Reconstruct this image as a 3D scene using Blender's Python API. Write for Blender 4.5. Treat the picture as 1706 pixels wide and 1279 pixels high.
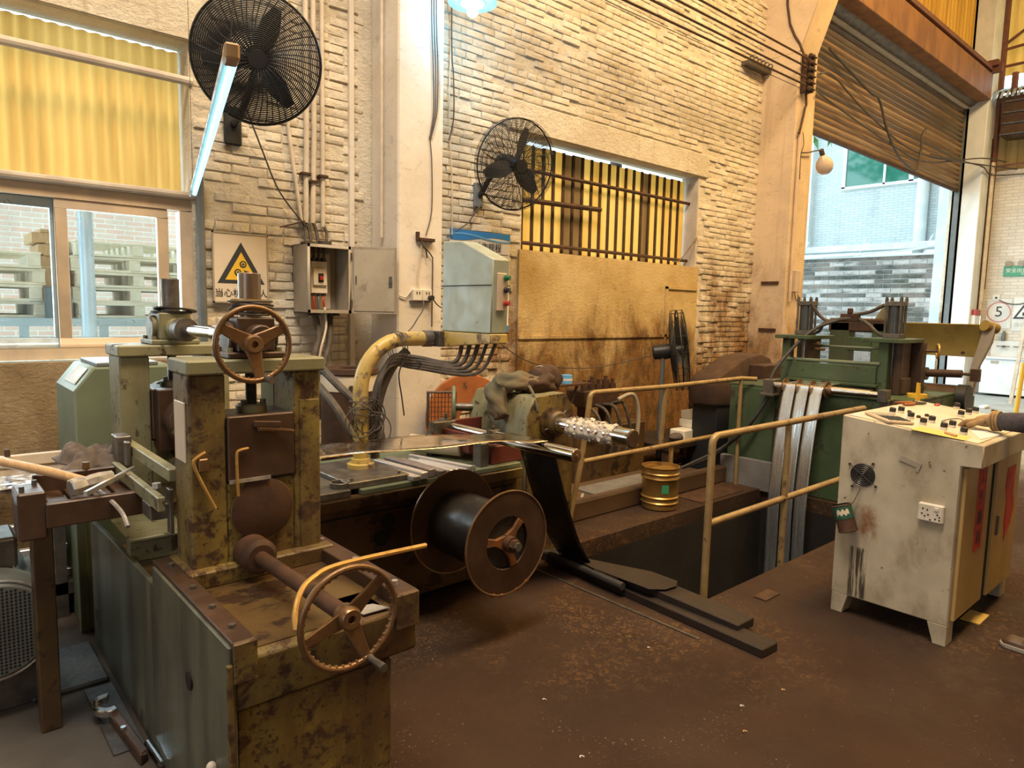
import bpy, bmesh, math, random
from mathutils import Vector, Matrix, Euler
R = random.Random(7)
rad = math.radians
for o in list(bpy.data.objects): bpy.data.objects.remove(o)
S = bpy.context.scene
COL = S.collection
# ---------------------------------------------------------------- camera
yaw, pitch, roll = rad(48.50), rad(6.07), rad(1.213)
fw = Vector((math.cos(yaw)*math.cos(pitch), math.sin(yaw)*math.cos(pitch), -math.sin(pitch)))
rt = Vector((math.sin(yaw), -math.cos(yaw), 0)); up = rt.cross(fw)
rt, up = rt*math.cos(roll)+up*math.sin(roll), up*math.cos(roll)-rt*math.sin(roll)
cd = bpy.data.cameras.new('camera'); cam = bpy.data.objects.new('camera', cd); COL.objects.link(cam)
cd.sensor_fit = 'HORIZONTAL'; cd.sensor_width = 36; cd.lens = 1142.7/1706*36; cd.clip_end = 200; cd.clip_start = .02
m = Matrix((rt, up, -fw)).transposed().to_4x4(); m.translation = (0, 0, 1.6); cam.matrix_world = m
S.camera = cam
# ---------------------------------------------------------------- world, lights, exposure
W = bpy.data.worlds.new('sky'); S.world = W; W.use_nodes = True
W.node_tree.nodes['Background'].inputs[0].default_value = (.66, .90, 1.0, 1)
W.node_tree.nodes['Background'].inputs[1].default_value = 3.8
def area(name, loc, target, sx, sy, energy, col, portal=False):
    l = bpy.data.lights.new(name, 'AREA'); l.shape = 'RECTANGLE'; l.size = sx; l.size_y = sy; l.energy = energy; l.color = col
    o = bpy.data.objects.new(name, l); COL.objects.link(o); o.location = loc
    o.rotation_euler = (Vector(target)-Vector(loc)).to_track_quat('-Z', 'Y').to_euler()
    if portal: l.cycles.is_portal = True
    return o
# daylight falling through the yellow roof sheets of the hall, in three strips under the roof
area('roof_light', (7.5, .2, 9.3), (7, 2.5, 0), 9, 1.6, 1050, (1, .61, .19))
area('roof_light', (14.5, .0, 9.3), (14.5, 2.5, 0), 5, 1.6, 330, (1, .72, .34))
area('roof_light', (.5, .8, 9.3), (1.5, 4.6, 2.5), 5, 1.6, 950, (1, .85, .66))
# unseen area light added at the left, cooling the left-facing sides
area('left_cool_fill', (-5.7, 0, 2.2), (0, 2.0, 1.0), 4, 4, 130, (.72, .88, 1))
# daylight entering by the big door
area('door_daylight', (13.7, 5.15, 2.2), (13.7, 0, 1.4), 6.6, 4.2, 165, (.62, .88, 1))
area('window_daylight', (.4, 5.30, 1.8), (.4, 0, 1.0), 2.0, .9, 40, (.75, .92, 1))
S.view_settings.view_transform = 'Standard'; S.view_settings.look = 'None'
S.view_settings.exposure = 0.0; S.view_settings.gamma = 1
# ---------------------------------------------------------------- helpers
def basis(d):
    d = Vector(d).normalized(); a = Vector((0, 0, 1)) if abs(d.z) < .9 else Vector((1, 0, 0))
    u = d.cross(a).normalized(); return u, d.cross(u).normalized(), d
def smooth(pts, k=5, closed=False):
    P = [Vector(p) for p in pts]; n = len(P); out = []
    if n < 3: return P
    rng = range(n if closed else n-1)
    for i in rng:
        if closed: a, b, c, d = P[i-1], P[i], P[(i+1) % n], P[(i+2) % n]
        else: a, b, c, d = P[max(i-1, 0)], P[i], P[i+1], P[min(i+2, n-1)]
        for j in range(k):
            t = j/k
            out.append(.5*((2*b)+(c-a)*t+(2*a-5*b+4*c-d)*t*t+(3*b-a-3*c+d)*t**3))
    if not closed: out.append(P[-1])
    return out
class MB:
    def __init__(s): s.v = []; s.f = []
    def add(s, V, F, M=None):
        n = len(s.v)
        s.v += [tuple(M @ Vector(p)) if M is not None else tuple(p) for p in V]
        s.f += [tuple(i+n for i in q) for q in F]; return s
    def box(s, x0, y0, z0, x1, y1, z1, M=None):
        V = [(x, y, z) for z in (z0, z1) for y in (y0, y1) for x in (x0, x1)]
        return s.add(V, [(0, 2, 3, 1), (4, 5, 7, 6), (0, 1, 5, 4), (2, 6, 7, 3), (0, 4, 6, 2), (1, 3, 7, 5)], M)
    def cyl(s, p0, p1, r, r2=None, n=16):
        p0, p1 = Vector(p0), Vector(p1); r2 = r if r2 is None else r2; u, w, d = basis(p1-p0); V = []
        for p, q in ((p0, r), (p1, r2)):
            for i in range(n):
                a = 2*math.pi*i/n; V.append(p+u*(q*math.cos(a))+w*(q*math.sin(a)))
        F = [(i, (i+1) % n, n+(i+1) % n, n+i) for i in range(n)]
        return s.add(V, F+[tuple(range(n-1, -1, -1)), tuple(range(n, 2*n))])
    def lathe(s, o, ax, prof, n=24, cap=True):
        o = Vector(o); u, w, d = basis(ax); V = []; m = len(prof)
        for r, h in prof:
            for i in range(n):
                a = 2*math.pi*i/n; V.append(o+d*h+u*(r*math.cos(a))+w*(r*math.sin(a)))
        F = [(k*n+i, k*n+(i+1) % n, (k+1)*n+(i+1) % n, (k+1)*n+i) for k in range(m-1) for i in range(n)]
        if cap: F += [tuple(range(n-1, -1, -1)), tuple(range((m-1)*n, m*n))]
        return s.add(V, F)
    def ring(s, o, ax, ro, ri, h, n=32):
        o = Vector(o); u, w, d = basis(ax); V = []
        for r, k in ((ri, 0), (ro, 0), (ro, h), (ri, h)):
            for i in range(n):
                a = 2*math.pi*i/n; V.append(o+d*k+u*(r*math.cos(a))+w*(r*math.sin(a)))
        F = [(k*n+i, k*n+(i+1) % n, ((k+1) % 4)*n+(i+1) % n, ((k+1) % 4)*n+i) for k in range(4) for i in range(n)]
        return s.add(V, F)
    def tube(s, pts, r, n=8, closed=False, r2=None):
        P = [Vector(p) for p in pts]; m = len(P); V = []; pu = None
        for i, p in enumerate(P):
            if closed: t = P[(i+1) % m]-P[i-1]
            else: t = P[min(i+1, m-1)]-P[max(i-1, 0)]
            if t.length < 1e-9: t = Vector((0, 0, 1))
            t.normalize()
            if pu is None: u, w, _ = basis(t)
            else:
                u = pu-t*pu.dot(t)
                u = u.normalized() if u.length > 1e-6 else basis(t)[0]
                w = t.cross(u)
            pu = u; q = r if r2 is None else r+(r2-r)*i/(m-1)
            for j in range(n):
                a = 2*math.pi*j/n; V.append(p+u*(q*math.cos(a))+w*(q*math.sin(a)))
        F = [(i*n+j, i*n+(j+1) % n, ((i+1) % m)*n+(j+1) % n, ((i+1) % m)*n+j) for i in range(m if closed else m-1) for j in range(n)]
        if not closed: F += [tuple(range(n-1, -1, -1)), tuple(range((m-1)*n, m*n))]
        return s.add(V, F)
    def torus(s, c, ax, Rr, r, n=32, m=8, wob=0):
        c = Vector(c); u, w, d = basis(ax)
        return s.tube([c+u*((Rr+wob*math.cos(k*math.pi))*math.cos(2*math.pi*k/n))+w*((Rr+wob*math.cos(k*math.pi))*math.sin(2*math.pi*k/n)) for k in range(n)], r, m, True)
    def prism(s, poly, pl, a, b):
        f = {'XZ': lambda p, t: (p[0], t, p[1]), 'YZ': lambda p, t: (t, p[0], p[1]), 'XY': lambda p, t: (p[0], p[1], t)}[pl]
        n = len(poly)
        return s.add([f(p, a) for p in poly]+[f(p, b) for p in poly],
                     [tuple(range(n)), tuple(range(2*n-1, n-1, -1))]+[(i, n+i, n+(i+1) % n, (i+1) % n) for i in range(n)])
    def grid(s, fn, nu, nv):
        V = [fn(i/(nu-1), j/(nv-1)) for j in range(nv) for i in range(nu)]
        return s.add(V, [(j*nu+i, j*nu+i+1, (j+1)*nu+i+1, (j+1)*nu+i) for j in range(nv-1) for i in range(nu-1)])
    def sph(s, c, rx, ry=None, rz=None, n=14, m=9):
        c = Vector(c); ry = ry or rx; rz = rz or rx; V = []
        for k in range(m+1):
            t = math.pi*k/m
            for i in range(n):
                a = 2*math.pi*i/n; V.append(c+Vector((rx*math.sin(t)*math.cos(a), ry*math.sin(t)*math.sin(a), rz*math.cos(t))))
        return s.add(V, [(k*n+i, (k+1)*n+i, (k+1)*n+(i+1) % n, k*n+(i+1) % n) for k in range(m) for i in range(n)])
    def xf(s, M): s.v = [tuple(M @ Vector(p)) for p in s.v]; return s
    def mesh(s, name, off=(0, 0, 0), bevel=0, seg=1, ang=35, thick=0):
        me = bpy.data.meshes.new(name); o = Vector(off)
        me.from_pydata([Vector(p)-o for p in s.v], [], s.f)
        bm = bmesh.new(); bm.from_mesh(me)
        bmesh.ops.remove_doubles(bm, verts=bm.verts, dist=1e-6)
        bmesh.ops.recalc_face_normals(bm, faces=bm.faces)
        if thick: bmesh.ops.solidify(bm, geom=bm.faces[:], thickness=thick); bmesh.ops.recalc_face_normals(bm, faces=bm.faces)
        if bevel:
            ed = [e for e in bm.edges if len(e.link_faces) == 2 and e.calc_face_angle(0) > rad(40)]
            bmesh.ops.bevel(bm, geom=ed, offset=bevel, segments=seg, affect='EDGES', profile=.5, clamp_overlap=True)
        bm.to_mesh(me); bm.free()
        for p in me.polygons: p.use_smooth = True
        me.set_sharp_from_angle(angle=rad(ang)); return me
def tag(o, label=None, cat=None, group=None, kind=None):
    for k, v in (('label', label), ('category', cat), ('group', group), ('kind', kind)):
        if v: o[k] = v
    return o
def root(name, loc, label, cat, group=None):
    o = bpy.data.objects.new(name, None); COL.objects.link(o); o.location = loc; o.empty_display_size = .1
    return tag(o, label, cat, group)
def wloc(o):
    v = Vector((0, 0, 0))
    while o is not None: v = v+o.location; o = o.parent
    return v
def part(name, mb, mat, parent, bevel=0, seg=1, ang=35, thick=0, label=None, kind=None):
    o = bpy.data.objects.new(name, mb.mesh(name, wloc(parent) if parent else (0, 0, 0), bevel, seg, ang, thick))
    COL.objects.link(o); o.parent = parent; o.data.materials.append(mat); return tag(o, label, None, None, kind)
def solo(name, mb, mat, loc, label, cat, group=None, bevel=0, seg=1, ang=35, thick=0):
    o = bpy.data.objects.new(name, mb.mesh(name, loc, bevel, seg, ang, thick)); COL.objects.link(o); o.location = loc
    o.data.materials.append(mat); return tag(o, label, cat, group)
def struct(name, mb, mat, label, cat, bevel=0, ang=35):
    o = bpy.data.objects.new(name, mb.mesh(name, (0, 0, 0), bevel, 1, ang)); COL.objects.link(o); o.data.materials.append(mat)
    return tag(o, label, cat, None, 'structure')
def inst(src, parent, name, loc, rot=(0, 0, 0), scale=(1, 1, 1)):
    o = bpy.data.objects.new(name, src); COL.objects.link(o); o.parent = parent; o.location = loc; o.rotation_euler = rot; o.scale = scale; return o
def copy_tree(o, parent=None):
    c = o.copy(); COL.objects.link(c); c.parent = parent
    for ch in list(o.children): copy_tree(ch, c)
    return c
def text(name, s, size, M, mat, parent, depth=.0006, spacing=1):
    cu = bpy.data.curves.new(name, 'FONT'); cu.body = s; cu.size = size; cu.extrude = depth; cu.align_x = 'CENTER'; cu.align_y = 'CENTER'; cu.space_character = spacing
    cu.resolution_u = 3
    t = bpy.data.objects.new('tmp', cu); COL.objects.link(t); bpy.context.view_layer.update()
    me = bpy.data.meshes.new_from_object(t.evaluated_get(bpy.context.evaluated_depsgraph_get())); bpy.data.objects.remove(t)
    M2 = Matrix.Translation(-wloc(parent)) @ M; me.transform(M2)
    o = bpy.data.objects.new(name, me); COL.objects.link(o); o.parent = parent; me.materials.clear(); me.materials.append(mat); return o
def frame(o, x, y):   # matrix with local x, y axes in the world
    x = Vector(x).normalized(); z = x.cross(Vector(y)).normalized(); y = z.cross(x)
    M = Matrix((x, y, z)).transposed().to_4x4(); M.translation = o; return M
# ---------------------------------------------------------------- materials
def nn(nt, t, **kw):
    n = nt.nodes.new(t)
    for k, v in kw.items():
        if k.startswith('_'): setattr(n, k[1:], v)
        else: n.inputs[k.replace('_', ' ')].default_value = v
    return n
def mixc(nt, fac, a, b, bt='MIX'):
    n = nt.nodes.new('ShaderNodeMix'); n.data_type = 'RGBA'; n.blend_type = bt
    for i, v in ((0, fac), (6, a), (7, b)):
        if hasattr(v, 'is_linked') or hasattr(v, 'links'): nt.links.new(v, n.inputs[i])
        elif isinstance(v, (tuple, list)): n.inputs[i].default_value = tuple(v)+(1,)*(4-len(v))
        else: n.inputs[i].default_value = v
    return n.outputs[2]
def ramp(nt, sock, lo, hi, a=0, b=1):
    n = nt.nodes.new('ShaderNodeMapRange'); n.interpolation_type = 'SMOOTHSTEP'; nt.links.new(sock, n.inputs[0])
    for i, v in ((1, lo), (2, hi), (3, a), (4, b)): n.inputs[i].default_value = v
    return n.outputs[0]
def noise(nt, co, scale, stretch=(1, 1, 1), det=6, rough=.6, dist=0):
    mp = nt.nodes.new('ShaderNodeMapping'); mp.inputs['Scale'].default_value = stretch; nt.links.new(co, mp.inputs[0])
    n = nn(nt, 'ShaderNodeTexNoise', Scale=scale, Detail=det, Roughness=rough, Distortion=dist); nt.links.new(mp.outputs[0], n.inputs[0]); return n.outputs[0]
def math_(nt, op, a, b):
    n = nt.nodes.new('ShaderNodeMath'); n.operation = op
    for i, v in ((0, a), (1, b)):
        if isinstance(v, (int, float)): n.inputs[i].default_value = v
        else: nt.links.new(v, n.inputs[i])
    return n.outputs[0]
def newmat(name):
    mt = bpy.data.materials.new(name); mt.use_nodes = True; nt = mt.node_tree
    return mt, nt, nt.nodes['Principled BSDF']
def pm(name, c1, c2=None, scale=6, lo=.35, hi=.65, rough=.6, metal=0, bump=0, bs=60, rust=None, rs=9, rl=.56, rh=.62, rrough=.85,
       dirt=None, ds=4, dl=.5, dh=.75, dst=(1, 1, .12), stretch=(1, 1, 1), spec=.5, world=False, bdist=.004, speck=None, sl=.66, ss=45):
    mt, nt, b = newmat(name); b.inputs['Specular IOR Level'].default_value = spec
    tc = nn(nt, 'ShaderNodeTexCoord'); co = tc.outputs['Object']
    if world: co = nn(nt, 'ShaderNodeNewGeometry').outputs['Position']
    c2 = c2 or tuple(x*.8 for x in c1)
    col = mixc(nt, ramp(nt, noise(nt, co, scale, stretch), lo, hi), c1, c2)
    ro = None; me = None
    if dirt: col = mixc(nt, ramp(nt, noise(nt, co, ds, dst, 8, .65), dl, dh, 0, .9), col, dirt)
    if speck: col = mixc(nt, ramp(nt, noise(nt, co, ss, (1, 1, 1), 3, .5), sl, sl+.04), col, speck)
    if rust:
        k = ramp(nt, noise(nt, co, rs, (1, 1, 1), 9, .68, .3), rl, rh)
        col = mixc(nt, k, col, mixc(nt, ramp(nt, noise(nt, co, rs*4), .3, .7), rust, tuple(x*.45 for x in rust)))
        nt.links.new(ramp(nt, k, 0, 1, rough, rrough), b.inputs['Roughness'])
        if metal: nt.links.new(ramp(nt, k, 0, 1, metal, 0), b.inputs['Metallic'])
    else:
        b.inputs['Metallic'].default_value = metal
        nt.links.new(ramp(nt, noise(nt, co, scale*2.3, stretch), .3, .7, max(rough-.1, .03), min(rough+.1, 1)), b.inputs['Roughness'])
    nt.links.new(col, b.inputs['Base Color'])
    if bump:
        bp = nn(nt, 'ShaderNodeBump', Strength=bump, Distance=bdist); nt.links.new(noise(nt, co, bs, stretch, 5, .65), bp.inputs['Height']); nt.links.new(bp.outputs[0], b.inputs['Normal'])
    return mt
def plain(name, c, rough=.5, metal=0, spec=.5):
    mt, nt, b = newmat(name); b.inputs['Base Color'].default_value = tuple(c)+(1,); b.inputs['Roughness'].default_value = rough; b.inputs['Metallic'].default_value = metal; b.inputs['Specular IOR Level'].default_value = spec; return mt
def emit(name, c, s):
    mt, nt, b = newmat(name); b.inputs['Base Color'].default_value = tuple(c)+(1,); b.inputs['Emission Color'].default_value = tuple(c)+(1,); b.inputs['Emission Strength'].default_value = s; return mt
def wallmat(name, c1, c2, grime_shade, bump=.6, bs=22, zlo=.5, zhi=2.4, streak=.55, x0=3.2):
    mt, nt, b = newmat(name); b.inputs['Roughness'].default_value = .92; b.inputs['Specular IOR Level'].default_value = .2
    co = nn(nt, 'ShaderNodeNewGeometry').outputs['Position']
    sx = nn(nt, 'ShaderNodeSeparateXYZ'); nt.links.new(co, sx.inputs[0])
    col = mixc(nt, ramp(nt, noise(nt, co, 1.7, (1, 1, 1), 8, .65), .38, .66), c1, c2)
    col = mixc(nt, ramp(nt, noise(nt, co, 9, (1, 1, 1.8), 8, .75, .6), .55, .68, 0, .42), col, tuple(x*.45 for x in c2))
    # oil and rust grime and runs; darker low down, also painting in dim light
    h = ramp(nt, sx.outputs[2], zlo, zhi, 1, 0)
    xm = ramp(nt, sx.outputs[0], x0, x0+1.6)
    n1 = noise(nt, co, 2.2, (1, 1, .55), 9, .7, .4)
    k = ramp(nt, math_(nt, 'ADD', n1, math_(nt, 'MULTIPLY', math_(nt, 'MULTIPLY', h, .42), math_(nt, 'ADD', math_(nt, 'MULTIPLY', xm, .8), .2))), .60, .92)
    g2 = mixc(nt, ramp(nt, noise(nt, co, 13, (1, 1, .5), 8, .7), .4, .65), grime_shade, tuple(x*.35 for x in grime_shade))
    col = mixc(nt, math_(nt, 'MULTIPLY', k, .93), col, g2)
    col = mixc(nt, ramp(nt, noise(nt, co, 3, (2.4, 2.4, .10), 8, .7), streak, streak+.2, 0, .42), col, tuple(x*.8 for x in grime_shade))
    nt.links.new(col, b.inputs['Base Color'])
    bp = nn(nt, 'ShaderNodeBump', Strength=bump, Distance=.035); nt.links.new(noise(nt, co, bs, (1, 1, 1.5), 9, .74, .5), bp.inputs['Height']); nt.links.new(bp.outputs[0], b.inputs['Normal'])
    return mt
M = {}
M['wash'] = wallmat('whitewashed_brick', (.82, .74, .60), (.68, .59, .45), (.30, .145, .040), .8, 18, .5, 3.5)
M['plaster'] = wallmat('stained_plaster', (.66, .49, .24), (.52, .36, .15), (.20, .085, .022), .5, 24, .9, 2.1, .62, 2.4)
M['dado'] = wallmat('dirty_plaster', (.50, .39, .25), (.36, .26, .15), (.13, .08, .04), .9, 26, .0, 1.3, .58, -3)
M['column'] = wallmat('column_paint', (.72, .66, .58), (.64, .57, .48), (.45, .26, .10), .12, 14, .2, 1.2, .60, 3.0)
M['pillar'] = wallmat('pillar_paint', (.70, .54, .36), (.60, .46, .32), (.35, .17, .05), .2, 14, .2, 3.0, .56, 3)
M['lintel'] = pm('lintel_concrete', (.42, .36, .30), (.56, .49, .40), 3, rough=.9, bump=.3, bs=40, world=True)
M['roof'] = pm('roof_inside', (.28, .19, .10), (.22, .15, .08), 2, rough=.9)
M['hallwall'] = pm('hall_plaster', (.36, .28, .18), (.28, .21, .14), 1.2, rough=.9, bump=.2)
M['yellow'] = pm('olive_yellow_paint', (.255, .185, .042), (.165, .125, .037), 5, .3, .7, .5, rust=(.075, .034, .015), rs=11, rl=.49, rh=.60, bump=.15, bs=30, dirt=(.07, .036, .018), ds=3.5, dl=.36, dh=.66, dst=(1, 1, .35), speck=(.05, .03, .015), sl=.62, ss=70)
M['olive'] = pm('olive_green_paint', (.195, .19, .105), (.24, .225, .125), 3, rough=.5, rust=(.10, .06, .03), rs=13, rl=.56, rh=.64, bump=.12, dirt=(.10, .075, .035), ds=4, dl=.45, dh=.75, dst=(1, 1, .5))
M['oily'] = pm('oily_brown_paint', (.065, .034, .017), (.105, .066, .02), 2.5, .35, .65, .42, rust=(.045, .022, .012), rs=6, rl=.52, rh=.6, bump=.15, rrough=.45)
M['brown'] = pm('brown_oily_steel', (.080, .042, .025), (.050, .028, .018), 5, rough=.45, metal=.2, bump=.1, bs=40)
M['grgreen'] = pm('grey_green_paint', (.115, .145, .095), (.155, .185, .125), 2, rough=.45, bump=.06, dirt=(.12, .13, .09), ds=3, dl=.55, dh=.8)
M['side'] = pm('dark_green_grey_side', (.095, .10, .072), (.135, .14, .095), 2.5, rough=.42, bump=.1, dirt=(.05, .045, .035), ds=7, dl=.40, dh=.66, dst=(1, 1, .08), rust=(.05, .035, .02), rs=3, rl=.60, rh=.66, rrough=.5)
M['mgreen'] = pm('machine_green_paint', (.046, .078, .035), (.070, .102, .052), 3, rough=.5, bump=.08, rust=(.05, .04, .022), rs=6, rl=.56, rh=.66, dirt=(.045, .045, .025), ds=4, dl=.45, dh=.75)
M['steel'] = pm('worn_steel', (.60, .58, .56), (.42, .40, .39), 14, rough=.36, metal=.65, bump=.03)
M['polish'] = pm('polished_steel', (.78, .78, .78), (.66, .66, .66), 10, rough=.14, metal=1)
M['brush'] = pm('strip_steel', (.74, .78, .82), (.62, .66, .70), 3, rough=.30, metal=.9, stretch=(.3, 12, .3))
M['dsteel'] = pm('dark_steel', (.17, .15, .13), (.10, .09, .08), 12, rough=.45, metal=.6, bump=.08)
M['lamstrip'] = pm('rolled_strip', (.74, .64, .55), (.62, .52, .44), 9, rough=.14, metal=1)
M['oilstrip'] = pm('oily_black_strip', (.022, .02, .02), (.035, .03, .028), 6, rough=.35, metal=.3)
M['rustdark'] = pm('dark_rust', (.080, .036, .018), (.045, .022, .013), 8, rough=.7, metal=.2, bump=.2, bs=50)
M['flange'] = pm('reel_flange_steel', (.085, .046, .027), (.052, .030, .019), 5, rough=.42, metal=.4, bump=.05)
M['black'] = plain('black_plastic', (.018, .018, .02), .45)
M['hole'] = plain('dark_hole', (.006, .005, .005), .8)
M['rubber'] = pm('black_rubber', (.03, .028, .028), (.045, .04, .036), 20, rough=.6)
M['cable'] = pm('grey_black_cable', (.05, .042, .036), (.09, .07, .055), 20, rough=.65)
M['wheel'] = pm('bronze_handwheel', (.25, .145, .07), (.16, .09, .045), 9, rough=.35, metal=.55, bump=.05)
M['orange'] = pm('orange_primer', (.34, .105, .025), (.24, .075, .02), 6, rough=.5, rust=(.13, .05, .018), rs=6, rl=.55, rh=.62)
M['key'] = pm('yellow_key_steel', (.56, .34, .10), (.42, .24, .07), 10, rough=.35, metal=.4)
M['rail'] = pm('railing_paint', (.36, .25, .105), (.27, .18, .085), 8, rough=.42, metal=.2, rust=(.16, .09, .05), rs=10, rl=.56, rh=.64, bump=.05)
M['cream'] = pm('cream_cabinet_paint', (.56, .49, .37), (.46, .40, .29), 3.5, rough=.55, bump=.05, dirt=(.26, .20, .13), ds=4, dl=.44, dh=.74, dst=(1, 1, .6), speck=(.16, .11, .07), sl=.71, ss=26)
M['creamlit'] = pm('warm_lit_door_cream', (.50, .34, .13), (.42, .28, .10), 2.5, rough=.45, dirt=(.30, .18, .07), ds=4, dl=.5, dh=.8)  # cabinet cream with the warm light on the doors put into the colour
M['tubes'] = pm('stained_steel_tube', (.30, .26, .21), (.20, .13, .08), 5, rough=.35, metal=.6, stretch=(3, 3, .3))
M['hubrust'] = pm('rusty_hub', (.22, .085, .022), (.10, .045, .02), 12, rough=.6, metal=.2)
M['bars'] = pm('bright_flat_steel', (.58, .56, .57), (.40, .38, .39), 10, rough=.40, metal=.35, stretch=(1, .2, 1))
M['barsd'] = pm('dull_flat_steel', (.26, .22, .23), (.17, .15, .15), 10, rough=.45, metal=.3)
M['tray'] = pm('tray_yellow_paint', (.33, .24, .06), (.25, .17, .05), 2, rough=.5, dirt=(.14, .08, .03), ds=3, dl=.45, dh=.75, dst=(1, 1, 1))
M['palered'] = plain('faded_red', (.55, .22, .22), .6)
M['motorg'] = pm('motor_grey_paint', (.13, .14, .125), (.17, .18, .165), 4, rough=.45)
M['cyl'] = pm('black_cylinder_paint', (.035, .04, .042), (.055, .06, .06), 6, rough=.35)
def stain_console():
    nt = M['cream'].node_tree; b = nt.nodes['Principled BSDF']; col = b.inputs['Base Color'].links[0].from_socket
    co = nn(nt, 'ShaderNodeNewGeometry').outputs['Position']; sx = nn(nt, 'ShaderNodeSeparateXYZ'); nt.links.new(co, sx.inputs[0])
    def win(s, a, c, e): return math_(nt, 'MULTIPLY', ramp(nt, s, a, a+e), ramp(nt, s, c-e, c, 1, 0))
    side = ramp(nt, sx.outputs[0], 3.765, 3.77, 1, 0)
    drip = math_(nt, 'MULTIPLY', math_(nt, 'MULTIPLY', win(sx.outputs[1], 1.37, 1.47, .012), win(sx.outputs[2], .10, .395, .02)), ramp(nt, noise(nt, co, 22, (1, 2.2, .10), 6, .7), .44, .56))
    col = mixc(nt, math_(nt, 'MULTIPLY', drip, side), col, (.05, .038, .026))
    ru = math_(nt, 'MULTIPLY', math_(nt, 'MULTIPLY', win(sx.outputs[1], 1.32, 1.45, .05), win(sx.outputs[2], .42, .64, .06)), ramp(nt, noise(nt, co, 9, (1, 1, .6), 6, .7), .34, .6))
    col = mixc(nt, math_(nt, 'MULTIPLY', ru, side), col, (.22, .085, .025))
    nt.links.new(col, b.inputs['Base Color'])
stain_console()
M['greybox2'] = pm('inner_door_paint', (.44, .39, .30), (.36, .31, .24), 4, rough=.5, dirt=(.2, .15, .1), ds=7, dl=.55, dh=.75, dst=(1, 1, 1))
M['shutter2'] = pm('dark_slat', (.17, .115, .065), (.11, .08, .05), 3, rough=.4, metal=.4, stretch=(.3, 1, 6))  # darker slat colour, set mostly on the upper slats
M['shutter3'] = pm('worn_slat', (.36, .25, .13), (.27, .17, .085), 3, rough=.45, metal=.35, stretch=(.3, 1, 6))
M['maroon'] = plain('maroon_paint', (.13, .03, .022), .5)
M['panel'] = pm('cabinet_desk_plate', (.66, .58, .46), (.58, .50, .38), 5, rough=.4)
M['frame'] = pm('window_frame_paint', (.60, .47, .33), (.50, .40, .30), 6, rough=.5, dirt=(.35, .25, .16), ds=6, dl=.55, dh=.8)
M['alu'] = pm('blue_grey_aluminium', (.40, .50, .56), (.46, .55, .6), 5, rough=.35, metal=.4)
M['greypipe'] = pm('dark_grey_pipe', (.10, .12, .13), (.14, .15, .15), 6, rough=.45)
M['pvc'] = pm('old_white_conduit', (.66, .58, .47), (.54, .46, .36), 7, rough=.5)
M['greybox'] = pm('grey_enclosure_paint', (.31, .27, .21), (.38, .33, .26), 5, rough=.5, dirt=(.22, .17, .11), ds=6, dl=.5, dh=.75)
M['pend'] = pm('pendant_grey_green', (.36, .385, .30), (.30, .33, .26), 4, rough=.42, speck=(.2, .2, .16), sl=.73, ss=14, dirt=(.30, .33, .27), ds=3, dl=.55, dh=.8)
M['pipey'] = pm('yellow_pipe_paint', (.52, .37, .09), (.46, .34, .13), 6, rough=.4, rust=(.26, .19, .13), rs=9, rl=.52, rh=.6)
M['wood'] = pm('wooden_handle', (.56, .36, .18), (.46, .28, .13), 8, rough=.5, stretch=(8, 1, 1))
M['plank'] = pm('dark_oily_plank', (.028, .017, .011), (.019, .012, .009), 8, rough=.6, bump=.3, bs=40, stretch=(6, 1, 6))
M['pallet'] = pm('pallet_wood', (.88, .82, .68), (.78, .70, .54), 6, rough=.8)  # wood whitened in place of sunlight on the yard
M['brass'] = pm('gold_bucket', (.46, .28, .085), (.34, .20, .06), 5, rough=.36, metal=.7)
M['cloth'] = pm('brown_grey_knit', (.135, .105, .088), (.10, .078, .066), 30, rough=.95, bump=.6, bs=160)
M['trouser'] = pm('grey_green_cotton', (.105, .105, .075), (.15, .11, .06), 4, rough=.95, bump=.3, bs=90)
M['bundle'] = pm('brown_canvas', (.075, .038, .021), (.050, .026, .016), 8, rough=.9, bump=.4, bs=60)
M['film'] = pm('crumpled_film', (.75, .66, .56), (.60, .50, .40), 30, rough=.25, bump=1.0, bs=70, bdist=.01)
M['glove'] = pm('worn_tan_glove', (.36, .23, .10), (.22, .14, .07), 12, rough=.8, bump=.3)
M['sleeve'] = pm('dark_blue_sleeve', (.060, .052, .065), (.040, .036, .048), 40, rough=.95, bump=.5, bs=140)
M['jean'] = pm('dark_trousers', (.045, .045, .06), (.03, .03, .045), 20, rough=.95)
M['shoe'] = pm('brown_leather_shoe', (.10, .055, .03), (.07, .04, .024), 12, rough=.4)
M['sole'] = plain('grey_sole', (.35, .31, .27), .7)
M['skin'] = pm('skin', (.45, .27, .18), (.40, .23, .15), 12, rough=.5)
M['hair'] = plain('black_hair', (.012, .01, .01), .5)
M['white'] = pm('white_plastic', (.72, .66, .56), (.62, .56, .46), 9, rough=.4)
M['signw'] = pm('sign_plate', (.66, .57, .45), (.60, .51, .40), 4, rough=.5, dirt=(.5, .40, .28), ds=5, dl=.55, dh=.8)
M['signy'] = plain('sign_yellow', (.72, .46, .04), .5)
M['signk'] = plain('sign_black', (.03, .035, .045), .5)
M['blue'] = plain('poster_blue', (.03, .22, .60), .4)
M['lblue'] = plain('poster_light_blue', (.14, .42, .78), .4)
M['poster'] = plain('poster_white', (.72, .69, .66), .4)
M['red'] = pm('red_paper', (.62, .06, .035), (.48, .04, .03), 9, rough=.7)
M['redp'] = plain('red_plastic', (.36, .03, .025), .4)
M['greenp'] = plain('green_plastic', (.02, .15, .06), .4)
M['exitg'] = plain('exit_green', (.05, .28, .15), .4)
M['cangreen'] = plain('dark_green_label', (.018, .085, .05), .5)
M['paper'] = plain('manila_paper', (.66, .46, .13), .7)
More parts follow.
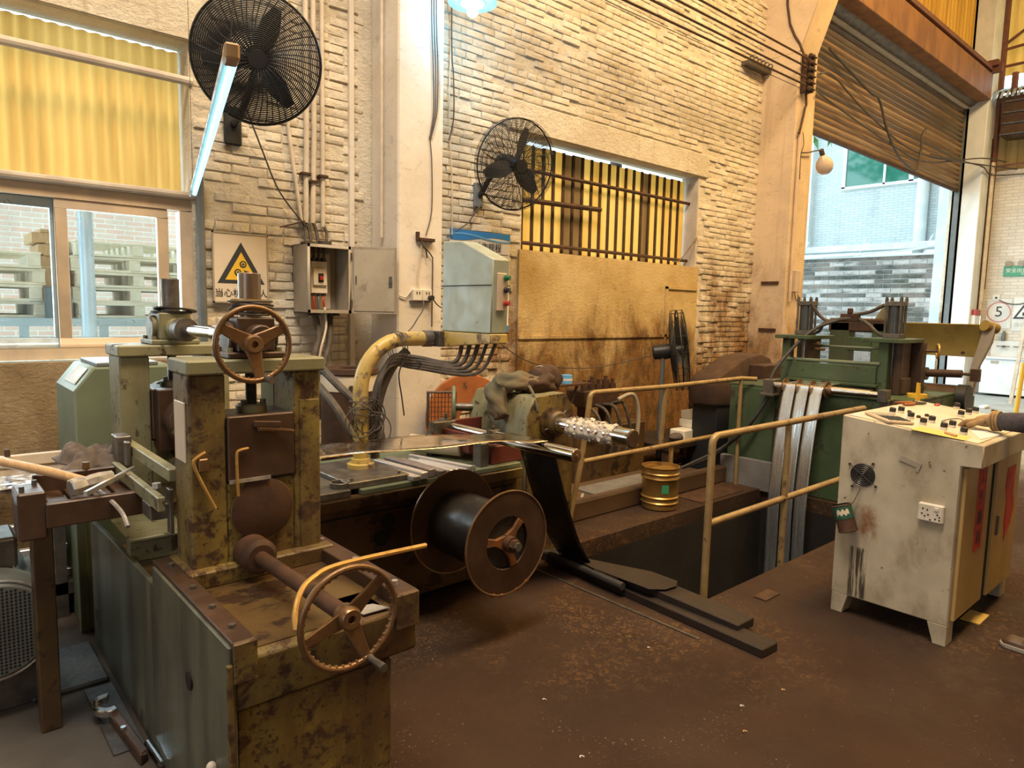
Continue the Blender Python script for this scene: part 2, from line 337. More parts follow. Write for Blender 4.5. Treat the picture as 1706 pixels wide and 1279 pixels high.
M['wpaper'] = plain('white_paper', (.72, .70, .66), .7)
M['tyel'] = plain('yellow_tool_plastic', (.72, .45, .05), .4)
M['bulbglass'] = plain('frosted_bulb', (.62, .50, .40), .3)
M['tube'] = emit('fluorescent_tube', (.28, .76, 1.0), 2.8)
M['lampe'] = emit('lamp_face', (.36, .84, 1.0), 1.5)
M['lampb'] = emit('lamp_bulb', (.8, .96, 1.0), 6)
M['floorext'] = pm('outdoor_ground', (.72, .72, .70), (.62, .62, .6), 1, rough=.9)  # ground paled to bounce more light onto the pallets
M['shutter'] = pm('shutter_slat', (.30, .185, .085), (.20, .12, .055), 3, rough=.45, metal=.35, stretch=(.3, 1, 6), dirt=(.10, .06, .03), ds=2, dl=.5, dh=.7, dst=(.3, 1, 3))
M['beam'] = pm('rusty_orange_beam', (.27, .115, .030), (.16, .065, .022), 4, rough=.6, stretch=(1, 1, .35), rust=(.42, .22, .08), rs=5, rl=.60, rh=.7, bump=.2, bs=40)
M['purlin'] = pm('red_oxide_steel', (.17, .06, .035), (.12, .045, .028), 6, rough=.6)
M['extwhite'] = pm('outdoor_white_paint', (.74, .76, .76), (.62, .66, .67), 2, rough=.9, dirt=(.42, .46, .47), ds=1.2, dl=.52, dh=.78, dst=(1, 1, .2))
M['extbrick'] = pm('outdoor_old_brick', (.27, .215, .19), (.15, .145, .135), 1.4, rough=.95, bump=.3, bs=30, dirt=(.055, .065, .05), ds=1.5, dl=.45, dh=.65, dst=(1, 1, 2), world=True)
M['extbrick2'] = pm('outdoor_limed_brick', (.58, .52, .49), (.40, .37, .35), 3, rough=.95, dirt=(.10, .11, .09), ds=2, dl=.5, dh=.7, dst=(1, 1, 2), world=True)
M['mortar'] = pm('outdoor_mortar', (.66, .66, .63), (.42, .43, .41), 2, rough=.95)
M['redbrick'] = pm('outdoor_red_brick', (.66, .34, .26), (.56, .46, .38), 3, rough=.95, world=True)
M['tealglass'] = plain('tree_reflection_glass', (.03, .17, .12), .06, 0, 1.0)  # green tint paints in the trees reflected by the panes
M['leaf'] = plain('green_leaf', (.07, .20, .04), .5)
M['greyfloor'] = pm('grey_sheet', (.20, .19, .18), (.15, .14, .13), 5, rough=.5)
def translucent(name, c, c2, fac=.6):
    mt = bpy.data.materials.new(name); mt.use_nodes = True; nt = mt.node_tree; nt.nodes.clear()
    co = nn(nt, 'ShaderNodeNewGeometry').outputs['Position']
    col = mixc(nt, ramp(nt, noise(nt, co, 2.2, (3, 3, .25), 7, .6), .35, .68), c, c2)
    a = nn(nt, 'ShaderNodeBsdfDiffuse'); t = nn(nt, 'ShaderNodeBsdfTranslucent'); x = nn(nt, 'ShaderNodeMixShader', Fac=fac); o = nn(nt, 'ShaderNodeOutputMaterial')
    nt.links.new(col, a.inputs[0]); nt.links.new(col, t.inputs[0]); nt.links.new(a.outputs[0], x.inputs[1]); nt.links.new(t.outputs[0], x.inputs[2]); nt.links.new(x.outputs[0], o.inputs[0]); return mt
M['fibre'] = translucent('yellow_fibre_sheet', (.80, .50, .15), (.64, .37, .10))
M['fibre2'] = translucent('amber_panel', (.96, .74, .34), (.86, .60, .22))
M['fibreb'] = translucent('brown_panel', (.46, .33, .17), (.34, .23, .12))
def glass(name, c, r=.0):
    mt = bpy.data.materials.new(name); mt.use_nodes = True; nt = mt.node_tree; nt.nodes.clear()
    t = nn(nt, 'ShaderNodeBsdfTransparent'); t.inputs[0].default_value = tuple(c)+(1,); g = nn(nt, 'ShaderNodeBsdfGlossy', Roughness=.05); x = nn(nt, 'ShaderNodeMixShader', Fac=.08); o = nn(nt, 'ShaderNodeOutputMaterial')
    nt.links.new(t.outputs[0], x.inputs[1]); nt.links.new(g.outputs[0], x.inputs[2]); nt.links.new(x.outputs[0], o.inputs[0]); return mt
M['glass'] = glass('window_glass', (.95, .97, .97))
def floormat():
    mt, nt, b = newmat('oily_floor'); co = nn(nt, 'ShaderNodeNewGeometry').outputs['Position']
    sx = nn(nt, 'ShaderNodeSeparateXYZ'); nt.links.new(co, sx.inputs[0])
    oil = mixc(nt, ramp(nt, noise(nt, co, .9, (1, 1, 1), 8, .6), .35, .65), (.054, .029, .018), (.036, .020, .013))
    msk = math_(nt, 'MULTIPLY', ramp(nt, noise(nt, co, .8, (1, 1, 1), 4, .6, .5), .46, .62), ramp(nt, noise(nt, co, 26, (1, 1, 1), 10, .8, 1.2), .50, .60))
    oil = mixc(nt, msk, oil, (.13, .070, .028))
    oil = mixc(nt, math_(nt, 'MULTIPLY', ramp(nt, noise(nt, co, 1.1, (1, 1, 1), 4, .6, .8), .55, .62), ramp(nt, noise(nt, co, 70, (1, 1, 1), 6, .7), .60, .66)), oil, (.30, .25, .21))
    oil = mixc(nt, ramp(nt, noise(nt, co, 60, (1, 1, 1), 3, .5), .70, .76, 0, .5), oil, (.4, .3, .2))
    left = ramp(nt, math_(nt, 'ADD', sx.outputs[0], math_(nt, 'MULTIPLY', noise(nt, co, 3), .3)), .55, .85, 1, 0)
    oil = mixc(nt, left, oil, mixc(nt, ramp(nt, noise(nt, co, 2, (1, 1, 1), 8, .6), .35, .65), (.12, .105, .092), (.085, .075, .066)))
    far = ramp(nt, math_(nt, 'ADD', sx.outputs[0], math_(nt, 'MULTIPLY', noise(nt, co, 1.2), 2)), 9.2, 10.6)
    col = mixc(nt, far, oil, mixc(nt, ramp(nt, noise(nt, co, 2), .35, .65), (.36, .37, .36), (.28, .29, .28)))
    nt.links.new(col, b.inputs['Base Color'])
    nt.links.new(ramp(nt, noise(nt, co, 1.3, (1, 1, 1), 7, .6), .36, .6, .62, .9), b.inputs['Roughness']); b.inputs['Specular IOR Level'].default_value = .22
    bp = nn(nt, 'ShaderNodeBump', Strength=.7, Distance=.02); nt.links.new(noise(nt, co, 9, (1, 1, 1), 12, .78), bp.inputs['Height']); nt.links.new(bp.outputs[0], b.inputs['Normal'])
    return mt
M['floor'] = floormat()
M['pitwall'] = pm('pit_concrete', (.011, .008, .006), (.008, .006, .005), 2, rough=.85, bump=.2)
M['platform'] = pm('oily_concrete', (.105, .060, .032), (.070, .040, .023), 2.2, rough=.7, bump=.3, bs=25, speck=(.3, .22, .14), sl=.74, ss=40)
def brickwall_mat(name, c1, c2, cm):
    mt, nt, b = newmat(name); b.inputs['Roughness'].default_value = .9; tc = nn(nt, 'ShaderNodeNewGeometry').outputs['Position']
    sx = nn(nt, 'ShaderNodeSeparateXYZ'); cx = nn(nt, 'ShaderNodeCombineXYZ'); nt.links.new(tc, sx.inputs[0]); nt.links.new(math_(nt, 'ADD', sx.outputs[0], sx.outputs[1]), cx.inputs[0]); nt.links.new(sx.outputs[2], cx.inputs[1])
    k = nn(nt, 'ShaderNodeTexBrick', Scale=1.0, Mortar_Size=.008, Brick_Width=.25, Row_Height=.07, Color1=tuple(c1)+(1,), Color2=tuple(c2)+(1,), Mortar=tuple(cm)+(1,)); nt.links.new(cx.outputs[0], k.inputs[0])
    col = mixc(nt, ramp(nt, noise(nt, tc, 1.3, (1, 1, .4), 8, .65), .5, .75, 0, .5), k.outputs[0], tuple(x*.6 for x in c2))
    nt.links.new(col, b.inputs['Base Color'])
    bp = nn(nt, 'ShaderNodeBump', Strength=.7, Distance=.01); nt.links.new(k.outputs[1], bp.inputs['Height']); bp.invert = True; nt.links.new(bp.outputs[0], b.inputs['Normal']); return mt
M['endwall'] = brickwall_mat('end_wall_white_brick', (.70, .66, .60), (.62, .58, .52), (.55, .52, .47))
M['farbrick'] = brickwall_mat('yard_red_brick', (.82, .52, .42), (.80, .64, .54), (.86, .82, .76))  # brick colours lightened in place of sun on the yard wall
M['bldg'] = brickwall_mat('building_white_brick', (.60, .64, .65), (.52, .57, .58), (.44, .49, .50))
# ================================================================= the setting
WY = 5.0
# floor with the looping pit cut out
fl = MB()
PX0, PX1, PY0, PY1 = 3.10, 5.95, 2.05, 3.15
for (x0, y0, x1, y1) in ((-6, -6, PX0, 5), (PX1, -6, 26, 5), (PX0, -6, PX1, PY0), (PX0, PY1, PX1, 5), (10.2, 5, 17.2, 5.3)):
    fl.box(x0, y0, -.12, x1, y1, 0)
struct('floor', fl, M['floor'], 'oily brown concrete factory floor with a rectangular pit', 'floor')
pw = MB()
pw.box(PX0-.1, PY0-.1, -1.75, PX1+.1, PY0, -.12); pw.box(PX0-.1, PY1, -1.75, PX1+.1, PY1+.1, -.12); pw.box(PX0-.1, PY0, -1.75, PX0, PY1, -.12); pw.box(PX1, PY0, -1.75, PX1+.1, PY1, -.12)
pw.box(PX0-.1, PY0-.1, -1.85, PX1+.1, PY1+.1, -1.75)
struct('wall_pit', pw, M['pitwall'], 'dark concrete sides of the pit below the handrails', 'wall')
struct('floor_yard', MB().box(-30, 5.3, -.2, 60, 40, -.02), M['floorext'], 'pale ground of the yard outside the wall', 'ground')
# long wall with two windows, sheathed in bricks
WIN1 = (-1.4, 1.50, 1.24, 3.32); WIN2 = (4.50, 7.43, 2.19, 3.29)
bw = MB(); y0, y1 = WY, WY+.24
for a in ((-6, WIN1[0], 0, 10), (WIN1[0], WIN1[1], 0, WIN1[2]), (WIN1[0], WIN1[1], WIN1[3], 10), (WIN1[1], WIN2[0], 0, 10), (WIN2[0], WIN2[1], 0, WIN2[2]), (WIN2[0], WIN2[1], WIN2[3], 10), (WIN2[1], 9.0, 0, 10), (9.0, 17.3, 6.1, 6.95), (17.3, 18.3, 0, 10)):
    bw.box(a[0], y0, a[2], a[1], y1, a[3])
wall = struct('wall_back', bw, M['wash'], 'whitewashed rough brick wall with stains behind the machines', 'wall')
# bricks of the wall
PLAST = (4.45, 7.47, .0, 2.19)
def nobrick(x, z):
    if x < 1.52: return True
    if 2.84 < x < 3.32: return True
    if WIN2[0]-.02 < x < WIN2[1]+.02 and WIN2[2] < z < WIN2[3]+.30: return True
    if PLAST[0] < x < PLAST[1] and z < PLAST[3]: return True
    if x < 2.9 and z > 4.6: return True
    return False
variants = []
def brick_mesh(seed, L=.241, H=.0610, D=.030):
    r = random.Random(seed); j = lambda a: r.uniform(-a, a)
    c = .007; V = []
    for (dx, y, s) in ((0, 0, 0), (0, -D+.006, 0), (c, -D, c)):
        for (sx, sz) in ((-1, -1), (1, -1), (1, 1), (-1, 1)):
            V.append((sx*(L/2-dx)+j(.004), y+(j(.003) if s else 0), sz*(H/2-s)+j(.0035)))
    F = [(8, 9, 10, 11)]+[(a+i, a+(i+1) % 4, a+4+(i+1) % 4, a+4+i) for a in (0, 4) for i in range(4)]
    return V, F
for k in range(10): variants.append(brick_mesh(100+k))
hdr = [brick_mesh(200+k, .116) for k in range(4)]
def vmesh(vf, name):
    me = bpy.data.meshes.new(name); me.from_pydata(vf[0], [], vf[1])
    bm = bmesh.new(); bm.from_mesh(me); bmesh.ops.recalc_face_normals(bm, faces=bm.faces); bm.to_mesh(me); bm.free()
    for p in me.polygons: p.use_smooth = True
    me.set_sharp_from_angle(angle=rad(50)); me.materials.append(M['wash']); return me
bms = [vmesh(v, 'brick') for v in variants]; hms = [vmesh(v, 'brick') for v in hdr]
cells = []
zz = .35; row = 0
while zz < 6.4:
    head = row % 5 == 2
    stp = .122 if head else .247
    x = 1.52+(.5*stp if row % 2 else 0)
    while x < 8.78:
        if not nobrick(x, zz) and not nobrick(x-stp*.45, zz) and not nobrick(x+stp*.45, zz) and R.random() > (.10 if x > 3.3 else .22):
            cells.append((x, zz, head, R.randrange(10 if not head else 4), R.uniform(-.001, .010)+(.005 if x < 3.3 else 0), R.uniform(-.022, .022)))
        x += stp+R.uniform(-.003, .003)
    zz += .0665; row += 1
def seen(c): return c[1] < 1.6+(c[0]*.66+5*.75)*.62 and c[1] > .9
order = sorted(range(len(cells)), key=lambda i: (0 if seen(cells[i]) else 1, cells[i][2], cells[i][0]**2+(cells[i][1]-1.6)**2))
solo_set = set(order[:300])
rest = MB()
for i, c in enumerate(cells):
    if i in solo_set:
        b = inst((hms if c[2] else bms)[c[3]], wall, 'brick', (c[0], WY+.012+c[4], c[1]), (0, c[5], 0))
    else:
        vf = (hdr if c[2] else variants)[c[3]]
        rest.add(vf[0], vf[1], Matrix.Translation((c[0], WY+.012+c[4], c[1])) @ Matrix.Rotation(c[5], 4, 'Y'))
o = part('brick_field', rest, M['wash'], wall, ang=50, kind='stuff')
# plaster field, ledges and lintels
part('plaster_panel', MB().box(4.46, 4.972, 0, 7.46, 5.0, 2.19), M['plaster'], wall)
part('niche_edge', MB().box(6.80, 4.955, 0.9, 6.84, 4.972, 1.93).box(6.80, 4.955, 1.90, 7.44, 4.972, 1.93), M['plaster'], wall)
part('sill_band', MB().box(4.46, 4.955, 1.33, 7.2, 4.972, 1.36), M['plaster'], wall)
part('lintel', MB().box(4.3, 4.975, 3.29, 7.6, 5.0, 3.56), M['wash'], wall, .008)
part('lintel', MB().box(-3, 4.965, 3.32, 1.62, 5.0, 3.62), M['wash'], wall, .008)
part('dado', MB().box(-3, 4.965, 0, 1.52, 5.0, 1.24), M['dado'], wall, .01)
# ceiling and the other walls of the hall
struct('ceiling', MB().box(-6, -6, 10, 26, 5.3, 10.1), M['roof'], 'high brown factory roof', 'ceiling')
struct('wall_front', MB().box(-6, -6.2, 0, 26, -6, 10), M['hallwall'], 'plain hall wall behind the camera', 'wall')
struct('wall_left', MB().box(-6.2, -6, 0, -6, 5.2, 10), M['hallwall'], 'plain hall wall at the left end', 'wall')
ew = struct('wall_right', MB().box(18, -6, 0, 18.25, 4.63, 4.84), M['endwall'], 'pale painted brick end wall with safety signs', 'wall')
# upper sheeting of the end wall: trapezoid panels
for k in range(30):
    y = 4.63-.22*k
    part('sheet_panel', MB().box(18.05, y-.17, 4.84, 18.09, y, 6.3).box(18.09, y-.22, 4.84, 18.11, y-.17, 6.3), M['fibreb'], ew)
for k in range(30):
    y = 4.9-.22*k
    part('skylight_panel', MB().box(18.05, y-.18, 6.85, 18.08, y, 10).box(18.07, y-.22, 6.85, 18.1, y-.18, 10), M['fibre2'], ew)
cr = MB()
for k in range(26):
    y = 4.9-.1*k
    cr.prism([(17.4, 6.25), (17.55, 6.42), (18.05, 6.6), (18.05, 6.57), (17.56, 6.39), (17.42, 6.23)], 'XZ', y-.05, y-.005)
part('canopy_sheet', cr, M['alu'], ew)
# columns
def column(x0, x1, y0, y1, mat, label, corbel=True):
    m = MB().box(x0, y0, 0, x1, y1, 10)
    o = struct('column', m, mat, label, 'column', .012)
    if corbel: part('corbel', MB().prism([(y0-.001, 4.98), (y0-.42, 6.15), (y0-.42, 6.7), (y1, 6.7), (y1, 4.98)], 'YZ', x0-.005, x1+.005), mat, o, .01)
    return o
col1 = column(2.87, 3.29, 4.60, 5.0, M['column'], 'pale concrete column beside the open switch box', False)
col2 = column(8.79, 9.23, 4.50, 5.12, M['pillar'], 'cream concrete pillar left of the roller door')
col3 = column(17.3, 18.0, 4.66, 5.2, M['extwhite'], 'white concrete pillar right of the roller door', False)
part('edge_strip', MB().box(9.23, 4.95, 0, 10.2, 5.2, 8), M['pillar'], col2)
part('batten', MB().box(2.66, 4.965, 0, 2.70, 5.0, 5.5), M['column'], wall)
# ---- window_1: sliding window under a corrugated sheet
w1 = root('window_1', (0, 5.1, 1.24), 'cream framed sliding window under a yellow corrugated sheet', 'window'); w1['kind'] = 'structure'
Y1 = 5.06
part('outer_frame', MB().box(-1.4, Y1-.04, 1.24, 1.5, Y1+.06, 1.315).box(-1.4, Y1-.04, 2.225, 1.5, Y1+.06, 2.31).box(1.425, Y1-.04, 1.315, 1.5, Y1+.06, 2.225).box(-1.4, Y1-.04, 1.315, -1.33, Y1+.06, 2.225), M['frame'], w1, .004)
part('sill_ledge', MB().box(-1.4, 4.97, 1.225, 1.52, 5.3, 1.245), M['alu'], w1, .004)
def sash(x0, x1, y, mat):
    s = part('sash', MB().box(x0, y-.02, 1.315, x1, y+.02, 1.375).box(x0, y-.02, 2.165, x1, y+.02, 2.225).box(x0, y-.02, 1.375, x0+.065, y+.02, 2.165).box(x1-.065, y-.02, 1.375, x1, y+.02, 2.165), mat, w1, .003)
    part('pane', MB().box(x0+.065, y-.003, 1.375, x1-.065, y+.003, 2.165), M['glass'], s)
sash(-.35, .76, Y1+.035, M['alu']); sash(.715, 1.35, Y1-.012, M['frame'])
part('sheet_rail', MB().cyl((-1.4, 5.0, 3.07), (1.52, 5.0, 3.07), .028, n=10), M['lintel'], w1)
part('sheet_rail', MB().cyl((-1.4, 5.0, 2.325), (1.52, 5.0, 2.325), .026, n=10), M['lintel'], w1)
part('corrugated_sheet', MB().grid(lambda u, v: (-1.4+2.886*u, 5.19+.014*math.cos(u*2.865/.076*2*math.pi), 2.31+.984*v), 420, 2), M['fibre'], w1)
# ---- window_2: amber panels behind bars
w2 = root('window_2', (6, 5.1, 2.19), 'barred opening closed with amber panels and dark ribs', 'window'); w2['kind'] = 'structure'
n2 = 20; wx = (7.39-4.50)/n2
for k in range(n2):
    x = 4.50+wx*k; mt = M['fibreb'] if k in (5, 6, 14) else M['fibre2']
    part('panel', MB().box(x+.018, 5.18, 2.20, x+wx-.004, 5.188, 3.245-.005*(k % 3)), mt, w2)
    part('rib', MB().box(x-.010, 5.160, 2.195, x+.020, 5.18, 3.24), M['rustdark'], w2)
part('bar', MB().cyl((4.46, 5.12, 2.985), (7.42, 5.12, 2.975), .019, n=8), M['rustdark'], w2)
part('bar', MB().cyl((4.46, 5.12, 2.275), (7.42, 5.12, 2.272), .019, n=8), M['rustdark'], w2)
part('bar', MB().cyl((4.50, 5.08, 2.68), (5.72, 5.08, 2.71), .026, n=8), M['rustdark'], w2)
part('reveal', MB().box(7.415, 5.0, 2.19, 7.43, 5.24, 3.29), M['lintel'], w2)
part('wire_brace', MB().tube(smooth([(6.95, 5.0, 2.24), (7.1, 4.99, 2.26), (7.42, 4.99, 2.55)]), .008, 6), M['dsteel'], w2)
# ---- door_1: roller shutter half raised
d1 = root('door_1', (13.7, 5.1, 4.4), 'half raised brown roller shutter over the wide doorway', 'door'); d1['kind'] = 'structure'
sl = MB().grid(lambda u, v: (10.15+7.15*u, 5.10-.034*math.sin(v*math.pi), .100*v), 2, 7)
sme = sl.mesh('slat', thick=.004); sme.materials.append(M['shutter'])
slm = [sme]
for q in ('shutter2', 'shutter3'):
    c = sme.copy(); c.materials.clear(); c.materials.append(M[q]); slm.append(c)
for k in range(19): inst(slm[(0, 2, 0, 0, 2, 0, 1, 0, 2, 0, 1, 1, 1, 0, 1, 2, 1, 1, 0)[k]], d1, 'slat', (-13.7, -5.1, .100*k))
part('bottom_rail', MB().box(10.15, 5.06, 4.36, 17.3, 5.12, 4.41), M['rustdark'], d1, .005)
part('drum', MB().cyl((10.0, 5.02, 6.32), (17.3, 5.02, 6.32), .20, n=20), M['dsteel'], d1)
part('guide', MB().box(17.26, 5.04, 0, 17.34, 5.14, 6.2), M['greypipe'], d1)
part('guide', MB().box(10.14, 5.04, 0, 10.22, 5.14, 6.2), M['pillar'], d1)
# crane runway beam
cb = root('crane_beam', (13, 4.75, 6.2), 'rust orange crane runway beam above the roller shutter', 'beam')
part('web', MB().box(9.0, 4.62, 6.2, 17.3, 4.98, 6.72), M['beam'], cb, .01)
part('track', MB().box(9.0, 4.60, 6.76, 17.3, 4.68, 6.84).box(9.0, 4.72, 6.72, 17.3, 4.9, 6.76), M['purlin'], cb)
part('end_stop', MB().box(17.2, 4.45, 6.72, 17.3, 4.95, 6.9).box(17.1, 4.5, 6.84, 17.3, 4.9, 6.95), M['purlin'], cb)
# steelwork above the end wall
st = root('steel_bracing', (18, 4.3, 4.84), 'dark red steel posts and braces before the yellow roof lights', 'steelwork')
for k in range(42):
    x = 9.0+.2*k
    part('wall_sheet', MB().box(x, 5.04, 6.95, x+.17, 5.06, 10).box(x+.17, 5.05, 6.95, x+.2, 5.07, 10), M['fibre'], wall)
for nm, a, b, r in (('post', (17.9, 4.62, 4.7), (17.9, 4.62, 9.9), .06), ('post', (17.6, 4.3, 6.2), (17.6, 4.3, 6.75), .06), ('rail', (17.9, 4.62, 7.35), (17.9, 1, 7.6), .03), ('rail', (17.9, 4.62, 7.0), (17.9, 1, 7.05), .03), ('brace', (17.9, 4.62, 7.45), (17.9, 3.2, 8.4), .03), ('rail', (17.7, 4.62, 6.42), (17.7, 1, 6.46), .03), ('rail', (17.8, 4.9, 4.9), (17.8, 2, 4.95), .02)):
    part(nm, MB().cyl(a, b, r, n=6), M['purlin'], st)
# ================================================================= rolling mill (nearest machine)
def bolt(mb, p, r=.009, h=.012, ax=(0, 0, 1)):
    p = Vector(p); mb.cyl(p, p+Vector(ax)*h, r, n=6); return mb
mill = root('rolling_mill', (.9, 2.6, 0), 'two stand rolling mill in peeling olive yellow paint with handwheels', 'machine')
# base
base = part('base', MB().box(.615, 1.79, 0, 1.10, 2.52, .50).prism([(1.77, .52), (1.77, .655), (1.80, .665), (2.52, .665), (2.52, .50), (1.80, .50)], 'YZ', .61, 1.18), M['yellow'], mill, .006)
part('bed_top', MB().box(.662, 1.80, .664, 1.105, 2.52, .668), M['oily'], mill)
part('side_plate', MB().prism([(1.775, 0), (1.775, .70), (2.52, .70), (2.52, .635), (3.12, .622), (3.60, .60), (3.60, 0)], 'YZ', .592, .612), M['side'], mill, .003)
part('inner_body', MB().box(.66, 2.54, 0, 1.12, 3.7, .42), M['oily'], mill, .01)
part('edge_strip', MB().box(.585, 1.762, 0, .60, 1.778, .655), M['yellow'], mill, .002)
rl = part('bed_rail', MB().box(.60, 1.765, .665, .662, 2.545, .715), M['brown'], mill, .003)
for y in (1.86, 2.02, 2.20, 2.44): part('rail_bolt', bolt(MB(), (.632, y, .715), .010, .010), M['dsteel'], rl)
rl = part('bed_rail', MB().box(1.105, 1.765, .665, 1.18, 3.60, .715), M['brown'], mill, .003)
for y in (1.84, 2.10, 2.36, 2.6): part('rail_bolt', bolt(MB(), (1.14, y, .715), .011, .014), M['steel'], rl)
part('end_cap', MB().box(1.10, 1.758, .60, 1.182, 1.768, .712), M['yellow'], mill, .003)
part('end_cap', MB().box(.60, 1.758, .60, .664, 1.768, .712), M['yellow'], mill, .003)
part('cross_member', MB().box(.60, 2.88, .60, 1.1, 2.93, .69).box(.60, 2.86, .685, .82, 3.2, .70), M['olive'], mill, .004)
part('hole', MB().cyl((.586, 2.12, .46), (.595, 2.12, .46), .028, n=20), M['hole'], mill)
part('knob', MB().sph((.58, 1.90, .30), .016, .016, .02, 8, 6), M['white'], mill)
# stands
def stand(yf, yb, near):
    xs0, xs1 = .67, 1.125; xi0, xi1 = .787, 1.022
    mb = MB().box(xs0, yf, .70, xi0, yb, 1.372).box(xi1, yf, .70, xs1, yb, 1.372).box(xi0, yf+.002, .70, xi1, yb, 1.0)
    s = part('mill_stand', mb, M['yellow'] if near else M['olive'], mill, .006)
    part('top_cap', MB().box(xs0-.008, yf-.02, 1.372, xs1+.012, yb+.02, 1.42), M['olive'], s, .006)
    part('foot', MB().box(xs0-.02, yf-.045, .665, xs1+.03, yb+.03, .725), M['yellow'], s, .006)
    ch = part('chock', MB().box(xi0+.002, yf-.012, 1.005, xi1-.002, yb+.01, 1.228), M['brown'], s, .004)
    mb = MB().lathe(((xi0+xi1)/2, (yf+yb)/2, 1.228), (0, 0, 1), [(.052, 0), (.052, .022), (.046, .028), (.0, .028)], 24)
    part('screw_flange', mb, M['olive'], s)
    for dx in (-.034, .034): part('flange_bolt', bolt(MB(), ((xi0+xi1)/2+dx, (yf+yb)/2-.02, 1.25), .010, .022), M['dsteel'], s)
    prof = []
    for k in range(26): prof += [(.0205, .0058*k), (.0175, .0058*k+.0029)]
    part('screw', MB().lathe(((xi0+xi1)/2, (yf+yb)/2, 1.24), (0, 0, 1), prof, 16), M['dsteel'], s)
    gx = .90; gy = (yf+yb)/2
    g = part('gearbox', MB().box(gx-.10, yf+.0, 1.42, gx+.10, yb+.0, 1.442).box(gx-.065, yf+.01, 1.442, gx+.065, yb-.01, 1.56).cyl((gx-.085, gy, 1.49), (gx+.085, gy, 1.49), .058, n=20).cyl((gx, yf-.04, 1.49), (gx, yb+.05, 1.49), .046, n=20), M['olive'] if not near else M['brown'], s, .005)
    for dx in (-.085, .085):
        for y in (yf+.03, yb-.03): part('gearbox_bolt', bolt(MB(), (gx+dx, y, 1.442), .011, .014), M['olive'], s)
    part('screw_tube', MB().cyl((gx+.006, gy, 1.55), (gx+.006, gy, 1.712), .038, n=28), M['tubes'] if near else M['dsteel'], s, .003)
    return s
s1 = stand(2.33, 2.50, True); s2 = stand(3.27, 3.47, False)
part('bearing_cover', MB().lathe((.905, 2.330, .895), (0, -1, 0), [(.108, 0), (.108, .008), (.103, .011), (0, .011)], 40), M['rustdark'], s1)
part('cover_rim', MB().torus((.905, 2.326, .895), (0, 1, 0), .108, .0022, 48, 6), M['wheel'], s1)
part('slot', MB().box(.79, 2.322, 1.0, 1.02, 2.331, 1.022), M['hole'], s1)
part('wedge', MB().box(.79, 2.312, 1.0, .93, 2.324, 1.012), M['steel'], s1)
part('side_placard', MB().box(.664, 2.36, 1.08, .671, 2.47, 1.28), M['signw'], s1, .002)
part('back_plate', MB().box(1.02, 2.5, .98, 1.03, 2.62, 1.372), M['grgreen'], s1)
part('boss', MB().lathe((.86, 2.33, .752), (0, -1, 0), [(.060, 0), (.060, .085), (.045, .10), (.0, .10)], 28), M['rustdark'], s1)
part('access_panel', MB().box(1.045, 2.325, .72, 1.118, 2.331, 1.268), M['yellow'], s1, .002)
# rolls and cross shafts
part('roll', MB().cyl((.905, 2.5, .90), (.905, 3.27, .90), .075, n=28), M['polish'], mill)
part('roll', MB().cyl((.905, 2.5, 1.06), (.905, 3.27, 1.06), .080, n=28), M['polish'], mill)
part('roll_housing', MB().box(.80, 3.20, .96, 1.00, 3.27, 1.23).cyl((.905, 3.27, 1.10), (.905, 3.10, 1.10), .09, n=28), M['brown'], mill, .004)
cs = part('cross_shaft', MB().cyl((.9, 2.55, 1.49), (.9, 3.24, 1.49), .024, n=20).cyl((.9, 2.66, 1.49), (.9, 2.74, 1.49), .034, n=20), M['polish'], mill)
part('coupling', MB().cyl((.9, 2.56, 1.49), (.9, 2.68, 1.49), .036, n=12), M['dsteel'], cs)
part('collar', MB().cyl((.9, 3.12, 1.49), (.9, 3.20, 1.49), .050, n=20), M['dsteel'], cs)
# guide bars between the stands
part('guide_bar', MB().box(.60, 2.45, .905, .625, 3.20, .955), M['olive'], mill, .003)
part('guide_bar', MB().box(.655, 2.52, .985, .69, 3.25, 1.03), M['olive'], mill, .003)
part('guide_block', MB().box(.615, 3.10, .93, .67, 3.2, 1.06).box(.63, 3.02, .95, .65, 3.06, 1.05), M['dsteel'], mill, .004)
